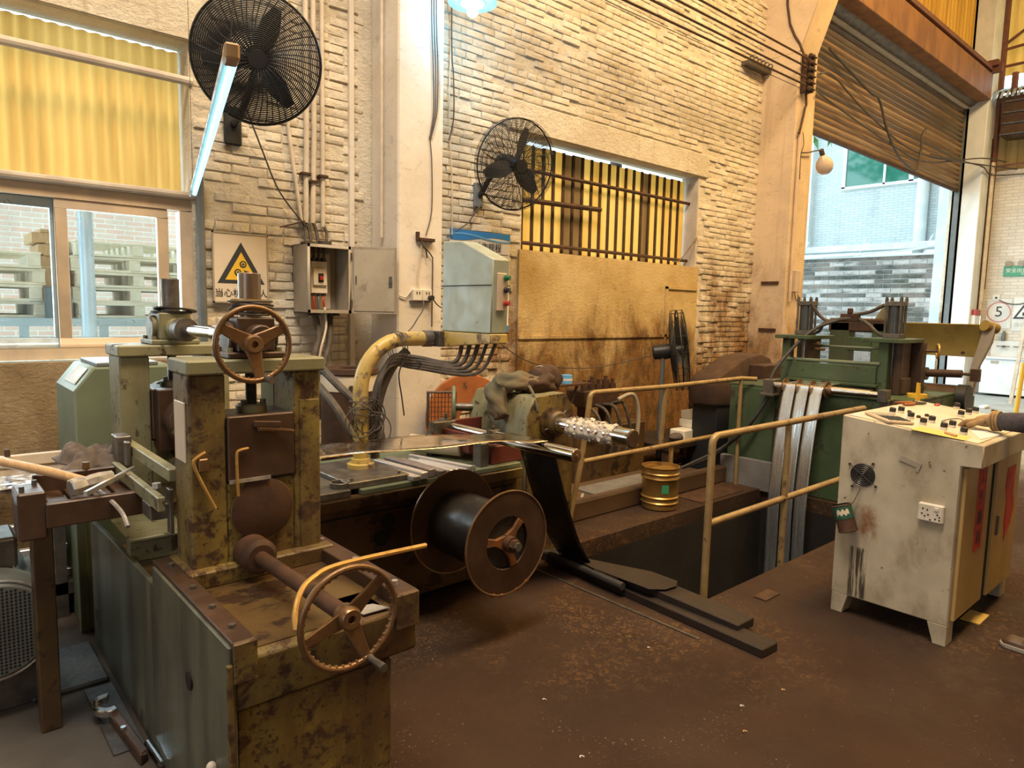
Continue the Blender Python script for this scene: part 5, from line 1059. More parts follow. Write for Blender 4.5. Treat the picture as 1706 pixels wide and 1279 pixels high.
# pendant lamp near the column top
lp = root('hanging_lamp', (3.42, 4.38, 3.95), 'round glowing blue white lamp hanging above the column', 'lamp')
part('bulb', MB().sph((3.39, 4.38, 3.875), .045), M['lampb'], lp)
part('diffuser', MB().lathe((3.39, 4.38, 3.955), (0, 0, -1), [(.10, 0), (.095, .03), (.05, .055), (0, .06)], 28), M['lampe'], lp)
part('shade', MB().lathe((3.39, 4.38, 3.95), (0, 0, 1), [(.19, -.012), (.185, 0), (.12, .05), (.05, .09), (.04, .20), (0, .2)], 32), M['alu'], lp)
part('rod', MB().cyl((3.39, 4.38, 4.1), (3.39, 4.38, 8), .008, n=6), M['cable'], lp)
pl_ = bpy.data.lights.new('hanging_lamp_light', 'POINT'); pl_.energy = 40; pl_.color = (.12, .60, 1); pl_.shadow_soft_size = .08
po = bpy.data.objects.new('hanging_lamp_light', pl_); COL.objects.link(po); po.location = (3.39, 4.38, 3.86)
# grey switch box with open door
sb = root('switch_box', (2.37, 4.87, 1.55), 'open grey switch box with a breaker beside the column', 'switch box')
x0, x1, yf, z0, z1 = 2.20, 2.548, 4.745, 1.556, 2.056
part('case', MB().box(x0, yf, z0, x0+.006, 5.0, z1).box(x1-.006, yf, z0, x1, 5.0, z1).box(x0, yf, z0, x1, 5.0, z0+.006).box(x0, yf, z1-.006, x1, 5.0, z1).box(x0, 4.985, z0, x1, 5.0, z1), M['greybox'], sb, .001)
part('flange_rim', MB().box(x0, yf-.004, z0, x0+.022, yf, z1).box(x1-.022, yf-.004, z0, x1, yf, z1).box(x0, yf-.004, z0, x1, yf, z0+.024).box(x0, yf-.004, z1-.024, x1, yf, z1), M['greybox'], sb, .001)
part('back_board', MB().box(x0+.05, 4.965, z0+.03, x1-.06, 4.985, z1-.05), M['signw'], sb)
br = part('breaker', MB().box(2.29, 4.87, 1.70, 2.42, 4.965, 1.94).box(2.30, 4.855, 1.76, 2.41, 4.87, 1.89), M['white'], sb, .004)
part('toggle', MB().box(2.345, 4.835, 1.80, 2.372, 4.856, 1.83), M['redp'], br, .002)
part('toggle_slot', MB().box(2.338, 4.852, 1.785, 2.380, 4.8555, 1.85), M['black'], br)
for k in range(3):
    part('terminal', MB().box(2.30+.04*k, 4.865, 1.685, 2.325+.04*k, 4.90, 1.705).box(2.30+.04*k, 4.865, 1.94, 2.325+.04*k, 4.90, 1.965), M['black'], br)
for k in range(3):
    x = 2.312+.04*k
    part('wire', MB().tube(smooth([(x, 4.88, 1.69), (x-.01, 4.86, 1.63), (x+.01*(k-1), 4.87, 1.54)]), .008, 6), M['redp'] if k != 1 else M['greypipe'], sb)
    part('wire', MB().tube(smooth([(x, 4.88, 1.96), (x, 4.87, 2.02), (x, 4.9, 2.08)]), .010, 6), M['cable'], sb)
part('wire', MB().tube(smooth([(2.25, 4.9, 2.05), (2.26, 4.86, 1.95), (2.225, 4.88, 1.88), (2.23, 4.87, 1.72), (2.27, 4.86, 1.60), (2.28, 4.88, 1.52)]), .007, 6), M['pvc'], sb)
dd = Vector((2.81-2.55, 4.55-4.74, 0)).normalized(); Mx = frame(Vector((2.552, 4.738, 0)), dd, (0, 0, 1))
do = part('door', MB().box(.0, z0, -.008, .335, z1, .0, Mx).box(0, z0, -.022, .335, z0+.010, -.008, Mx).box(0, z1-.010, -.022, .335, z1, -.008, Mx).box(0, z0, -.022, .010, z1, -.008, Mx).box(.325, z0, -.022, .335, z1, -.008, Mx), M['greybox'], sb, .001)
part('door_panel', MB().box(.018, z0+.02, .0, .318, z1-.02, .004, Mx), M['greybox2'], do)
part('lock', MB().cyl(Mx @ Vector((.29, 1.80, 0)), Mx @ Vector((.29, 1.80, .012)), .014, n=12).box(.278, 1.76, .003, .302, 1.84, .009, Mx), M['dsteel'], do)
part('hook', MB().box(.03, 1.78, .003, .036, 1.84, .012, Mx), M['rustdark'], do)
part('hinge', MB().cyl((2.55, 4.738, 1.60), (2.55, 4.738, 1.66), .008, n=8).cyl((2.55, 4.738, 1.95), (2.55, 4.738, 2.01), .008, n=8), M['dsteel'], do)
part('cable_entry', MB().box(2.22, 4.80, 2.056, 2.29, 4.9, 2.075).cyl((2.40, 4.87, 2.05), (2.40, 4.87, 2.09), .05, n=12).box(2.23, 4.8, 1.535, 2.26, 4.84, 1.556).box(2.45, 4.8, 1.535, 2.48, 4.84, 1.556), M['cable'], sb)
for k, p in enumerate(([(2.30, 4.84, 1.55), (2.31, 4.80, 1.38), (2.25, 4.76, 1.22), (2.24, 4.7, 1.0), (2.2, 4.6, .8)], [(2.42, 4.84, 1.55), (2.395, 4.80, 1.34), (2.335, 4.76, 1.20), (2.28, 4.7, 1.0), (2.25, 4.6, .8)])):
    solo('power_hose', MB().tube(smooth(p), .024, 10), M['cable'], p[-1], ['left', 'right'][k]+' black hose leaving the switch box bottom', 'hose')
solo('yellow_wire', MB().tube(smooth([(2.36, 4.80, 1.60), (2.36, 4.78, 1.45), (2.31, 4.76, 1.30), (2.29, 4.76, 1.2)]), .009, 6), M['pvc'], (2.33, 4.78, 1.3), 'thin tan wire hanging between the switch box hoses', 'wire')
cl_ = ['leftmost thin conduit pipe above the switch box', 'second conduit pipe from the left above the switch box', 'third conduit pipe from the left above the switch box', 'rightmost thick conduit pipe above the switch box']
for k, (xa, xb, zb, r) in enumerate(((2.165, 2.257, 2.23, .014), (2.306, 2.292, 2.225, .020), (2.366, 2.347, 2.226, .020), (2.434, 2.430, 2.205, .017))):
    c = root('conduit_pipe', (xb, 4.965, zb), cl_[k], 'pipe', 'conduits above the switch box')
    part('pipe', MB().tube([(xa, 4.962, 7.9), (xa, 4.962, 2.9), (xb, 4.96, zb)], r, 10), M['pvc'], c, ang=60)
    part('cable', MB().tube(smooth([(xb, 4.96, zb+.02), (xb+.02, 4.94, 2.16), ((2.25, 2.30, 2.36, 2.42)[k], 4.89, 2.06)]), r*.7, 8), M['cable'], c)
    if k: part('clip', MB().box(xb-.035, 4.93, 2.52+.05*(k % 2), xb+.035, 4.985, 2.54+.05*(k % 2)), M['rustdark'], c, .002)
solo('stray_rod', MB().cyl((2.08, 4.93, 2.17), (2.28, 4.95, 2.235), .006, n=6), M['rustdark'], (2.2, 4.94, 2.2), 'thin rusty rod stuck out left of the conduit ends', 'rod')
solo('drain_pipe', MB().tube([(1.535, 4.955, 2.45), (1.538, 4.955, 1.30)], .028, 12), M['greypipe'], (1.537, 4.955, 1.3), 'dark grey pipe between the window and the warning sign', 'pipe')
solo('column_pipe', MB().cyl((2.845, 4.80, 2.15), (2.845, 4.80, 7.9), .014, n=8), M['pvc'], (2.845, 4.8, 2.15), 'thin tan pipe running up the column side face', 'pipe')
# warning sign: rollers crush hands
ws = root('warning_sign', (1.80, 4.965, 1.62), 'square warning sign with yellow triangle above the mill', 'sign')
Sg = frame((1.805, 4.958, 1.86), (1, 0, 0), (0, 0, 1))
P2 = lambda pts, d: [Sg @ Vector((x, y, d)) for x, y in pts]
def flat(pts, d, t=.0015):
    n = len(pts); return MB().add(P2(pts, d)+P2(pts, d+t), [tuple(range(n-1, -1, -1)), tuple(range(n, 2*n))]+[(i, (i+1) % n, n+(i+1) % n, n+i) for i in range(n)])
part('board', flat([(-.19, -.24), (.19, -.24), (.19, .24), (-.19, .24)], -.012, .012), M['signw'], ws, .003)
fb = MB()
for a in ((-.195, -.245, -.185, .245), (.185, -.245, .195, .245), (-.195, .235, .195, .245), (-.195, -.245, .195, -.235)): fb.box(a[0], a[1], -.012, a[2], a[3], .004, Sg)
part('rim', fb, M['greybox'], ws)
tri = lambda s, oy: [(-s, oy-s*.62), (s, oy-s*.62), (0, oy+s*1.12)]
part('triangle_border', flat(tri(.165, -.005), .0005), M['signk'], ws); part('triangle_field', flat(tri(.112, -.014), .0025), M['signy'], ws)
for (x, y) in ((.012, .028), (-.025, -.030)):
    g = MB()
    pts = []
    for k in range(24):
        a = 2*math.pi*k/24; r = .027 if k % 2 else .022; pts.append((x+r*math.cos(a), y+r*math.sin(a)))
    part('gear_mark', flat(pts, .0042), M['signk'], ws)
    part('gear_face', flat([(x+.015*math.cos(k*.524), y+.015*math.sin(k*.524)) for k in range(12)], .0058), M['signy'], ws)
    part('gear_mark', flat([(x+.009*math.cos(k*.524), y+.009*math.sin(k*.524)) for k in range(12)], .0074), M['signk'], ws)
part('hand_mark', flat([(.015, -.012), (.05, -.022), (.085, -.05), (.085, -.062), (.04, -.055), (.0, -.05), (-.004, -.042), (.03, -.036)], .0042), M['signk'], ws)
text('sign_lettering', '当心机械伤人', .062, Sg @ Matrix.Translation((0, -.178, .002)), M['signk'], ws, .0008)
# blue and white rules poster
ps = root('rules_poster', (3.97, 4.965, 1.40), 'blue and white safety rules poster behind the control box', 'poster')
part('sheet', MB().box(3.62, 4.955, 1.405, 4.32, 4.962, 2.31), M['poster'], ps)
pts = [(3.62, 2.31), (4.32, 2.31), (4.32, 2.235)]+[(4.32-.70*t, 2.252+.018*math.sin(t*5.5)-.02*t) for t in [k/12 for k in range(13)]]
part('blue_band', MB().prism(pts, 'XZ', 4.952, 4.955), M['blue'], ps)
pts = [(3.62+.70*t, 2.262+.022*math.sin(t*5+.5)) for t in [k/14 for k in range(15)]]+[(4.32-.70*t, 2.248+.022*math.sin((1-t)*5+.5)) for t in [k/14 for k in range(15)]]
part('wave_stripe', MB().prism(pts, 'XZ', 4.950, 4.952), M['lblue'], ps)
part('foot_band', MB().box(3.62, 4.952, 1.405, 4.32, 4.955, 1.46), M['blue'], ps)
part('rule_line', MB().box(3.66, 4.952, 2.118, 4.30, 4.955, 2.122), M['signk'], ps)
text('poster_lettering', '安全操作规程', .082, frame((3.97, 4.951, 2.172), (1, 0, 0), (0, 0, 1)), M['signk'], ps)
# column cables and sockets
for k in range(4):
    dx = .022*k
    solo('column_wire', MB().tube(smooth([(3.15+dx, 4.59, 5.9), (3.155+dx, 4.59, 4.0), (3.175+dx, 4.59, 3.5), (3.185+dx*.7, 4.59, 3.15), (3.15+dx*.3, 4.59, 2.93)]), .0042, 6), M['cable'] if k < 3 else M['pvc'], (3.16, 4.59, 3.0), ['first', 'second', 'third', 'fourth pale'][k]+' wire from the left running down the column front', 'wire', 'wires down the column')
solo('column_wire', MB().tube(smooth([(3.15, 4.592, 2.94), (3.172, 4.592, 2.75), (3.175, 4.592, 2.38), (3.12, 4.59, 2.18)]), .004, 6), M['cable'], (3.17, 4.59, 2.5), 'single thin wire between the wire bundle and the bracket on the column', 'wire')
br_ = root('column_bracket', (3.1, 4.58, 2.1), 'small rusty bracket with knotted wires on the column', 'bracket')
part('plate', MB().box(3.03, 4.575, 2.13, 3.055, 4.60, 2.20).box(3.05, 4.56, 2.13, 3.19, 4.60, 2.155), M['rustdark'], br_, .002)
part('knot', MB().tube(smooth([(3.06, 4.57, 2.14), (3.08, 4.56, 2.09), (3.11, 4.57, 2.06), (3.12, 4.57, 2.0)]), .007, 6), M['cable'], br_)
so = root('socket_box', (3.08, 4.58, 1.67), 'white double socket with plugs on the column', 'socket')
part('plate', MB().box(2.99, 4.565, 1.665, 3.077, 4.60, 1.755), M['white'], so, .004); part('plate', MB().box(3.081, 4.565, 1.665, 3.168, 4.60, 1.755), M['white'], so, .004)
ho = MB()
for x in (3.02, 3.045, 3.11, 3.135): ho.box(x, 4.563, 1.715, x+.008, 4.566, 1.735)
part('slot', ho, M['hole'], so)
part('plug', MB().cyl((3.145, 4.565, 1.69), (3.145, 4.525, 1.69), .02, n=12), M['black'], so)
part('base', MB().box(2.975, 4.57, 1.655, 3.16, 4.60, 1.665), M['dsteel'], so)
for k, (p, mt, lb) in enumerate((([(3.075, 4.58, 2.1), (3.055, 4.585, 1.95), (3.04, 4.585, 1.82), (3.06, 4.58, 1.755)], 'pvc', 'pale cord from the bracket to the double socket'),
        ([(3.10, 4.58, 2.09), (3.17, 4.58, 2.02), (3.18, 4.58, 1.95), (3.18, 4.585, 1.46)], 'cable', 'dark cord hanging right of the double socket'),
        ([(3.08, 4.56, 1.66), (3.04, 4.50, 1.60), (2.956, 4.45, 1.53), (2.86, 4.4, 1.45), (2.6, 4.2, 1.36), (2.3, 3.9, 1.32)], 'cable', 'black cord drooping left from the socket toward the yellow pipe'),
        ([(3.145, 4.53, 1.69), (3.20, 4.5, 1.62), (3.30, 4.4, 1.58), (3.4, 4.3, 1.55)], 'black', 'black plug cord leading right behind the control box'),
        ([(2.88, 4.59, 1.70), (2.93, 4.585, 1.69), (2.97, 4.585, 1.73), (3.0, 4.585, 1.75)], 'pvc', 'short pale cord left of the double socket'))):
    solo('cord', MB().tube(smooth(p), .0055, 6), M[mt], p[0], lb, 'cord')
solo('cord', MB().tube(smooth([(3.60, 4.94, 3.9), (3.587, 4.94, 3.27), (3.626, 4.94, 2.72), (3.633, 4.94, 2.25)]), .006, 6), M['pvc'], (3.6, 4.95, 2.8), 'pale cord running down the wall into the poster corner', 'cord')
solo('cord', MB().tube(smooth([(3.59, 4.93, 5.9), (3.597, 4.93, 3.96), (3.622, 4.93, 3.58), (3.628, 4.93, 3.24), (3.58, 4.93, 3.04)]), .006, 6), M['cable'], (3.6, 4.93, 3.3), 'black cord end hanging below the round lamp', 'cord')
solo('catenary_cord', MB().tube(smooth([(2.45, 2.9, 1.43), (3.2, 3.7, 1.37), (3.863, 4.6, 1.351), (4.261, 4.7, 1.17), (4.654, 4.75, 1.075), (5.258, 4.7, 1.04), (5.70, 4.45, 1.14), (5.78, 4.34, 1.18)]), .005, 6), M['cable'], (4.6, 4.6, 1.0), 'thin dark cord sagging from the control box to the pedestal fan', 'cord')
# upper bare power lines along the wall
ends = [(4.873, 4.857), (4.767, 4.734), (4.639, 4.62), (4.546, 4.50)]
for k, (zb, za) in enumerate(ends):
    solo('power_line', MB().tube([(2.0, 4.40, za-.02), (5.2, 4.40, za), (8.80, 4.40, zb)], .012, 6), M['rustdark'], (5, 4.4, za), ['topmost', 'second', 'third', 'lowest thick'][k]+' of the dark power lines high along the wall', 'wire', 'power lines along the wall')
solo('power_line', MB().tube([(2.0, 4.43, 4.47), (5.2, 4.43, 4.44), (8.80, 4.43, 4.50)], .004, 5), M['cable'], (5, 4.43, 4.44), 'hair thin wire just below the dark power lines', 'wire')
ib = root('insulator_rack', (8.95, 4.42, 4.5), 'rusty insulator rack on the pillar holding the power lines', 'insulator')
part('rack', MB().box(8.84, 4.44, 4.48, 8.88, 4.50, 4.95).box(8.98, 4.40, 4.50, 9.02, 4.50, 4.97), M['rustdark'], ib, .004)
for k in range(6):
    z = 4.53+.08*k
    part('insulator', MB().lathe((8.86, 4.40, z), (1, 0, .05), [(.012, 0), (.028, .01), (.028, .03), (.018, .045), (.028, .06), (.028, .08), (.012, .09), (.012, .18)], 10), M['rustdark'], ib)
iw = root('insulator_rack', (8.5, 4.95, 4.82), 'dark comb bracket with rings on the wall beside the pillar', 'insulator')
part('bar', MB().box(8.22, 4.88, 4.79, 8.78, 4.99, 4.84), M['dsteel'], iw, .004)
for k in range(6): part('ring', MB().torus((8.28+.09*k, 4.87, 4.87), (1, .3, 0), .03, .009, 14, 6), M['dsteel'], iw)
solo('pillar_conduit', MB().tube(smooth([(8.77, 4.72, 7.5), (8.77, 4.70, 5.6), (8.80, 4.46, 4.95), (8.95, 4.46, 4.40), (8.93, 4.46, 4.30), (8.83, 4.46, 4.0), (8.80, 4.46, 3.97)], 4), .016, 8), M['rustdark'], (8.85, 4.46, 4.2), 'thin brown conduit crossing the pillar diagonally', 'pipe')
solo('pillar_conduit', MB().cyl((8.87, 4.475, 1.8), (8.87, 4.475, 3.98), .022, n=8), M['pillar'], (8.87, 4.475, 1.8), 'cream conduit running down the pillar front', 'pipe')
sb2 = root('pillar_switch', (8.95, 4.47, 1.88), 'pale switch housing with dangling wires on the pillar', 'switch')
part('housing', MB().box(8.91, 4.42, 1.93, 9.02, 4.50, 2.22), M['frame'], sb2, .008)
part('wire', MB().tube(smooth([(8.95, 4.45, 1.93), (8.97, 4.44, 1.84), (9.02, 4.44, 1.82), (9.05, 4.45, 1.9)]), .006, 6), M['cable'], sb2)
for z in (2.03, 1.40): solo('iron_stub', MB().box(8.765, 4.60, z, 8.79, 4.84, z+.04), M['rustdark'], (8.78, 4.7, z), ('upper' if z > 1.5 else 'lower')+' dark iron strip set in the pillar side', 'strip')
bu = root('bare_bulb', (9.6, 4.45, 3.7), 'unlit frosted bulb on a curved wire beside the pillar', 'bulb')
part('bulb', MB().lathe((9.49, 4.45, 3.80), (.5, 0, -.8), [(.03, 0), (.05, .03), (.10, .09), (.115, .15), (.10, .22), (.06, .26), (0, .265)], 20), M['bulbglass'], bu)
part('cap', MB().cyl((9.44, 4.45, 3.86), (9.50, 4.45, 3.79), .032, n=12), M['cable'], bu)
part('arm_wire', MB().tube(smooth([(8.93, 4.47, 3.74), (9.1, 4.46, 3.77), (9.32, 4.45, 3.83), (9.46, 4.45, 3.85)]), .010, 6), M['cable'], bu)
part('drop_wire', MB().tube(smooth([(8.94, 4.47, 4.0), (8.98, 4.47, 3.85), (8.92, 4.47, 3.7), (8.93, 4.47, 3.4)]), .006, 6), M['cable'], bu)
# cables across the shutter
for k, p in enumerate(([(9.25, 4.44, 4.60), (10.3, 4.93, 4.88), (11.62, 4.97, 4.78), (13.13, 4.97, 4.66), (14.93, 4.97, 4.62), (16.9, 4.6, 4.95), (17.9, 4.4, 5.0)], [(9.25, 4.44, 4.80), (10.8, 4.97, 5.25), (12.2, 4.97, 4.95), (14.5, 4.97, 4.72), (17.2, 4.58, 4.85), (17.95, 4.2, 4.83)], [(10.6, 4.97, 5.6), (12.1, 4.97, 5.32), (12.46, 4.95, 5.27), (12.75, 4.94, 4.95), (12.95, 4.94, 4.78), (13.44, 4.94, 4.50), (14.0, 4.94, 4.38), (14.35, 4.94, 4.39), (14.52, 4.94, 4.75), (14.52, 4.94, 5.05), (14.73, 4.95, 5.2)], [(14.9, 4.9, 4.75), (16.9, 4.6, 4.80), (17.9, 4.4, 4.72), (17.95, 2.0, 4.75)])):
    solo('overhead_cable', MB().tube(smooth(p), .022 if k == 2 else .014, 6), M['cable'], p[0], ['dark cable strung across the lower shutter', 'dark cable strung across the middle of the shutter', 'thick drooping cable loop before the shutter', 'dark cable running from shutter to end wall'][k], 'cable')
# ================================================================= control console
cn = root('control_console', (4.27, 1.25, 0), 'cream control console with knobs and red paper strips', 'console')
tz = lambda y: 1.02+(y-.91)*.1016
part('cabinet', MB().prism([(.985, .105), (1.548, .105), (1.552, tz(1.552)), (.900, tz(.90)), (.900, .908), (.985, .905)], 'YZ', 3.75, 4.82), M['cream'], cn, .005)
part('desk_plate', MB().prism([(.93, tz(.93)+.001), (1.53, tz(1.53)+.001), (1.53, tz(1.53)+.004), (.93, tz(.93)+.004)], 'YZ', 3.77, 4.81), M['panel'], cn)
for a in ((3.75, 1.545, 3.752, 1.46), (3.75, .985, 3.752, 1.075), (4.80, 1.545, 4.795, 1.46), (4.80, .985, 4.795, 1.07)):
    s = 1 if a[0] < 4 else -1; ysgn = 1 if a[1] > 1.2 else -1
    part('leg', MB().prism([(a[1], 0), (a[1], .107), (a[3]-ysgn*.0, .107), (a[1]-ysgn*.06, .01), (a[1]-ysgn*.06, 0)], 'YZ', a[0], a[0]+s*.10), M['cream'], cn, .003)
part('door', MB().box(3.79, .968, .125, 4.225, .985, .893), M['creamlit'], cn, .003)
d2 = part('door', MB().box(4.30, .962, .125, 4.77, .985, .893), M['creamlit'], cn, .003)
part('gap', MB().box(4.225, .975, .125, 4.30, .984, .893), M['hole'], cn)
part('handle', MB().box(4.36, .952, .45, 4.385, .963, .56), M['dsteel'], d2, .003)
# fan grille on the camera side
vg = part('fan_grille', MB().cyl((3.752, 1.428, .779), (3.746, 1.428, .779), .062, n=32), M['black'], cn)
gm = MB()
for k in range(6): gm.torus((3.742, 1.428, .779), (1, 0, 0), .010+.010*k, .0013, 32, 4)
for a in (rad(35), rad(125)): gm.cyl((3.741, 1.428-.085*math.cos(a), .779-.085*math.sin(a)), (3.741, 1.428+.085*math.cos(a), .779+.085*math.sin(a)), .002, n=5)
part('guard_wire', gm, M['dsteel'], vg)
sc = MB()
for a in (35, 125, 215, 305): sc.cyl((3.751, 1.428+.084*math.cos(rad(a)), .779+.084*math.sin(rad(a))), (3.739, 1.428+.084*math.cos(rad(a)), .779+.084*math.sin(rad(a))), .006, n=8)
part('screw', sc, M['rustdark'], vg)
sk = part('socket', MB().box(3.722, 1.035, .612, 3.751, 1.148, .702), M['white'], cn, .006)
ho = MB()
for y, z in ((1.125, .675), (1.105, .672), (1.128, .650), (1.115, .640), (1.10, .648), (1.06, .655), (1.05, .645), (1.068, .632), (1.05, .630), (1.09, .625)): ho.cyl((3.7225, y, z), (3.7205, y, z), .004, n=8)
part('slot', ho, M['hole'], sk)
part('toggle', MB().box(3.717, 1.055, .672, 3.723, 1.075, .690), M['white'], sk, .002)
part('tape_patch', MB().add([(3.748, 1.245, .915), (3.748, 1.155, .888), (3.748, 1.165, .845), (3.748, 1.18, .85), (3.748, 1.178, .868), (3.748, 1.258, .89)], [(0, 1, 2, 3, 4, 5)]), M['greybox'], cn, thick=.004)
r1 = part('red_strip', MB().box(3.99, .9655, .435, 4.125, .968, .865), M['red'], cn)
for k, ch in enumerate('工作顺利'): text('strip_lettering', ch, .085, frame((4.057, .9648, .81-.105*k), (1, 0, 0), (0, 0, 1)), M['signk'], r1)
part('red_strip', MB().prism([(4.50, .80), (4.66, .80), (4.65, .64), (4.69, .55), (4.64, .46), (4.58, .42), (4.55, .38), (4.52, .5), (4.53, .62), (4.49, .70)], 'XZ', .959, .962), M['red'], cn, label='torn red paper strip')
# old can hanging on the side
can = root('hanging_can', (3.7, 1.48, .48), 'rusty green paint can hung on the console side', 'can')
Mx = Matrix.Translation((3.70, 1.485, .545)) @ Matrix.Rotation(rad(-20), 4, 'X')
part('body', MB().lathe((0, 0, -.075), (0, 0, 1), [(.046, 0), (.050, .004), (.047, .012), (.047, .13), (.050, .14), (.045, .145)], 28, False).xf(Mx), M['rustdark'], can)
part('label_wrap', MB().lathe((0, 0, -.005), (0, 0, 1), [(.0485, 0), (.0485, .068)], 28, False).xf(Mx), M['cangreen'], can)
part('label_print', MB().grid(lambda u, v: Mx @ Vector((.0492*math.cos(rad(165+75*u)), .0492*math.sin(rad(165+75*u)), .008+.014*abs(math.sin(u*9))+.026*v)), 20, 2), M['signw'], can, thick=.0006)
part('wire', MB().tube([(3.735, 1.43, .71), (3.72, 1.45, .64), (3.70, 1.47, .60)], .002, 5), M['cable'], can)
# knobs on the desk
KN = [(4.088, 1.428), (4.187, 1.418), (4.057, 1.324), (3.954, 1.229), (4.08, 1.228), (3.942, 1.13), (4.065, 1.127), (3.927, 1.037), (4.498, 1.209), (4.641, 1.21), (4.763, 1.207), (4.25, 1.395), (4.142, 1.312), (4.252, 1.306), (4.79, 1.313), (4.79, 1.12)]
for k, (x, y) in enumerate(KN):
    z = tz(y)+.004; small = k in (11, 12, 13)
    kk = part('knob', MB().lathe((x, y, z), (0, -.1, 1), [(.015, 0), (.015, .014), (.017, .016), (.016, .034), (.013, .036), (0, .036)] if not small else [(.011, 0), (.011, .012), (0, .016)], 16), M['black'] if not small else M['rustdark'], cn)
    if not small: part('bezel', MB().cyl((x, y, z), (x, y, z+.012), .0175, n=18), M['white'], kk)
Td = lambda x, y, h=.005: Vector((x, y, tz(y)+h))
ca = root('calculator', (3.95, 1.42, 1.08), 'tan desk calculator on the console top', 'calculator')
uu = Vector((3.947-3.743, 1.292-1.324, 0)).normalized(); vv = Vector((4.03-3.743, 1.57-1.324, 0))
Cx = frame(Td(3.75, 1.325, .006), (.74, -.55, -.055), (.55, .80, .08))
part('case', MB().box(0, 0, 0, .145, .215, .016, Cx), M['frame'], ca, .005)
part('screen', MB().box(.012, .150, .0155, .133, .200, .0175, Cx), M['greybox'], ca)
for i in range(4):
    for j in range(5): part('key', MB().box(.014+.031*i, .012+.026*j, .0155, .038+.031*i, .030+.026*j, .020, Cx), M['black'] if j < 4 else M['greybox'], ca, .002)
solo('manila_paper', MB().add([Td(3.885, 1.222), Td(3.886, .991), Td(3.755, .985), Td(3.735, 1.214)], [(0, 1, 2, 3)]), M['paper'], (3.8, 1.1, 1.05), 'yellow manila paper on the console front edge', 'paper', thick=.001)
solo('white_paper', MB().add([Td(4.08, 1.05, .0055), Td(4.35, .95, .0055), Td(4.1, .93, .0055), Td(3.88, .95, .0055)], [(0, 1, 2, 3)]), M['wpaper'], (4.1, .95, 1.03), 'white paper sheet under the gloved hand', 'paper', thick=.001)
solo('pencil_stub', MB().cyl(Td(3.83, 1.09, .012), Td(3.80, 1.03, .012), .006, n=6), M['wood'], (3.81, 1.06, 1.04), 'short pencil stub on the manila paper', 'pencil')
solo('wire_piece', MB().tube(smooth([Td(4.15, 1.20, .01), Td(4.25, 1.20, .012), Td(4.33, 1.17, .015), Td(4.30, 1.13, .01)]), .003, 5), M['dsteel'], (4.25, 1.18, 1.05), 'bent wire piece in the middle of the console desk', 'wire')
py_ = root('pliers', (4.6, 1.48, 1.08), 'orange handled pliers lying at the far side of the console', 'pliers')
part('grip', MB().tube(smooth([Td(4.45, 1.55, .012), Td(4.52, 1.53, .014), Td(4.60, 1.50, .014)]), .009, 8), M['orange'], py_)
part('grip', MB().tube(smooth([Td(4.47, 1.50, .012), Td(4.53, 1.48, .014), Td(4.60, 1.485, .014)]), .009, 8), M['orange'], py_)
part('jaws', MB().cyl(Td(4.60, 1.49, .014), Td(4.69, 1.45, .014), .014, .006, n=8), M['dsteel'], py_)
solo('red_disc', MB().sph(Td(4.76, 1.41, .008), .028, .016, .009, 12, 6), M['redp'], (4.76, 1.41, 1.07), 'small red plastic cap on the console desk', 'cap')
kn = root('utility_knife', (4.80, 1.52, 1.08), 'yellow flat tool standing upright on the console far edge', 'tool')
part('blade_body', MB().add([Td(4.79, 1.54, 0)+Vector(p) for p in ((0, 0, 0), (.035, -.012, 0), (.03, -.012, .115), (.004, 0, .12))], [(0, 1, 2, 3)]), M['tyel'], kn, thick=.006)
part('hole', MB().cyl(Td(4.808, 1.529, .105), Td(4.806, 1.52, .105), .003, n=8), M['hole'], kn)
solo('tape_roll', MB().ring((6.30, 2.02, .955), (0, 0, 1), .075, .05, .03, 24), M['tyel'], (6.30, 2.02, .955), 'yellow tape roll on the slitting machine bed', 'tape')
solo('yellow_slip', MB().box(4.18, .95, 0, 4.36, 1.04, .004), M['paper'], (4.27, 1.0, 0), 'yellow paper slip under the console edge', 'paper')
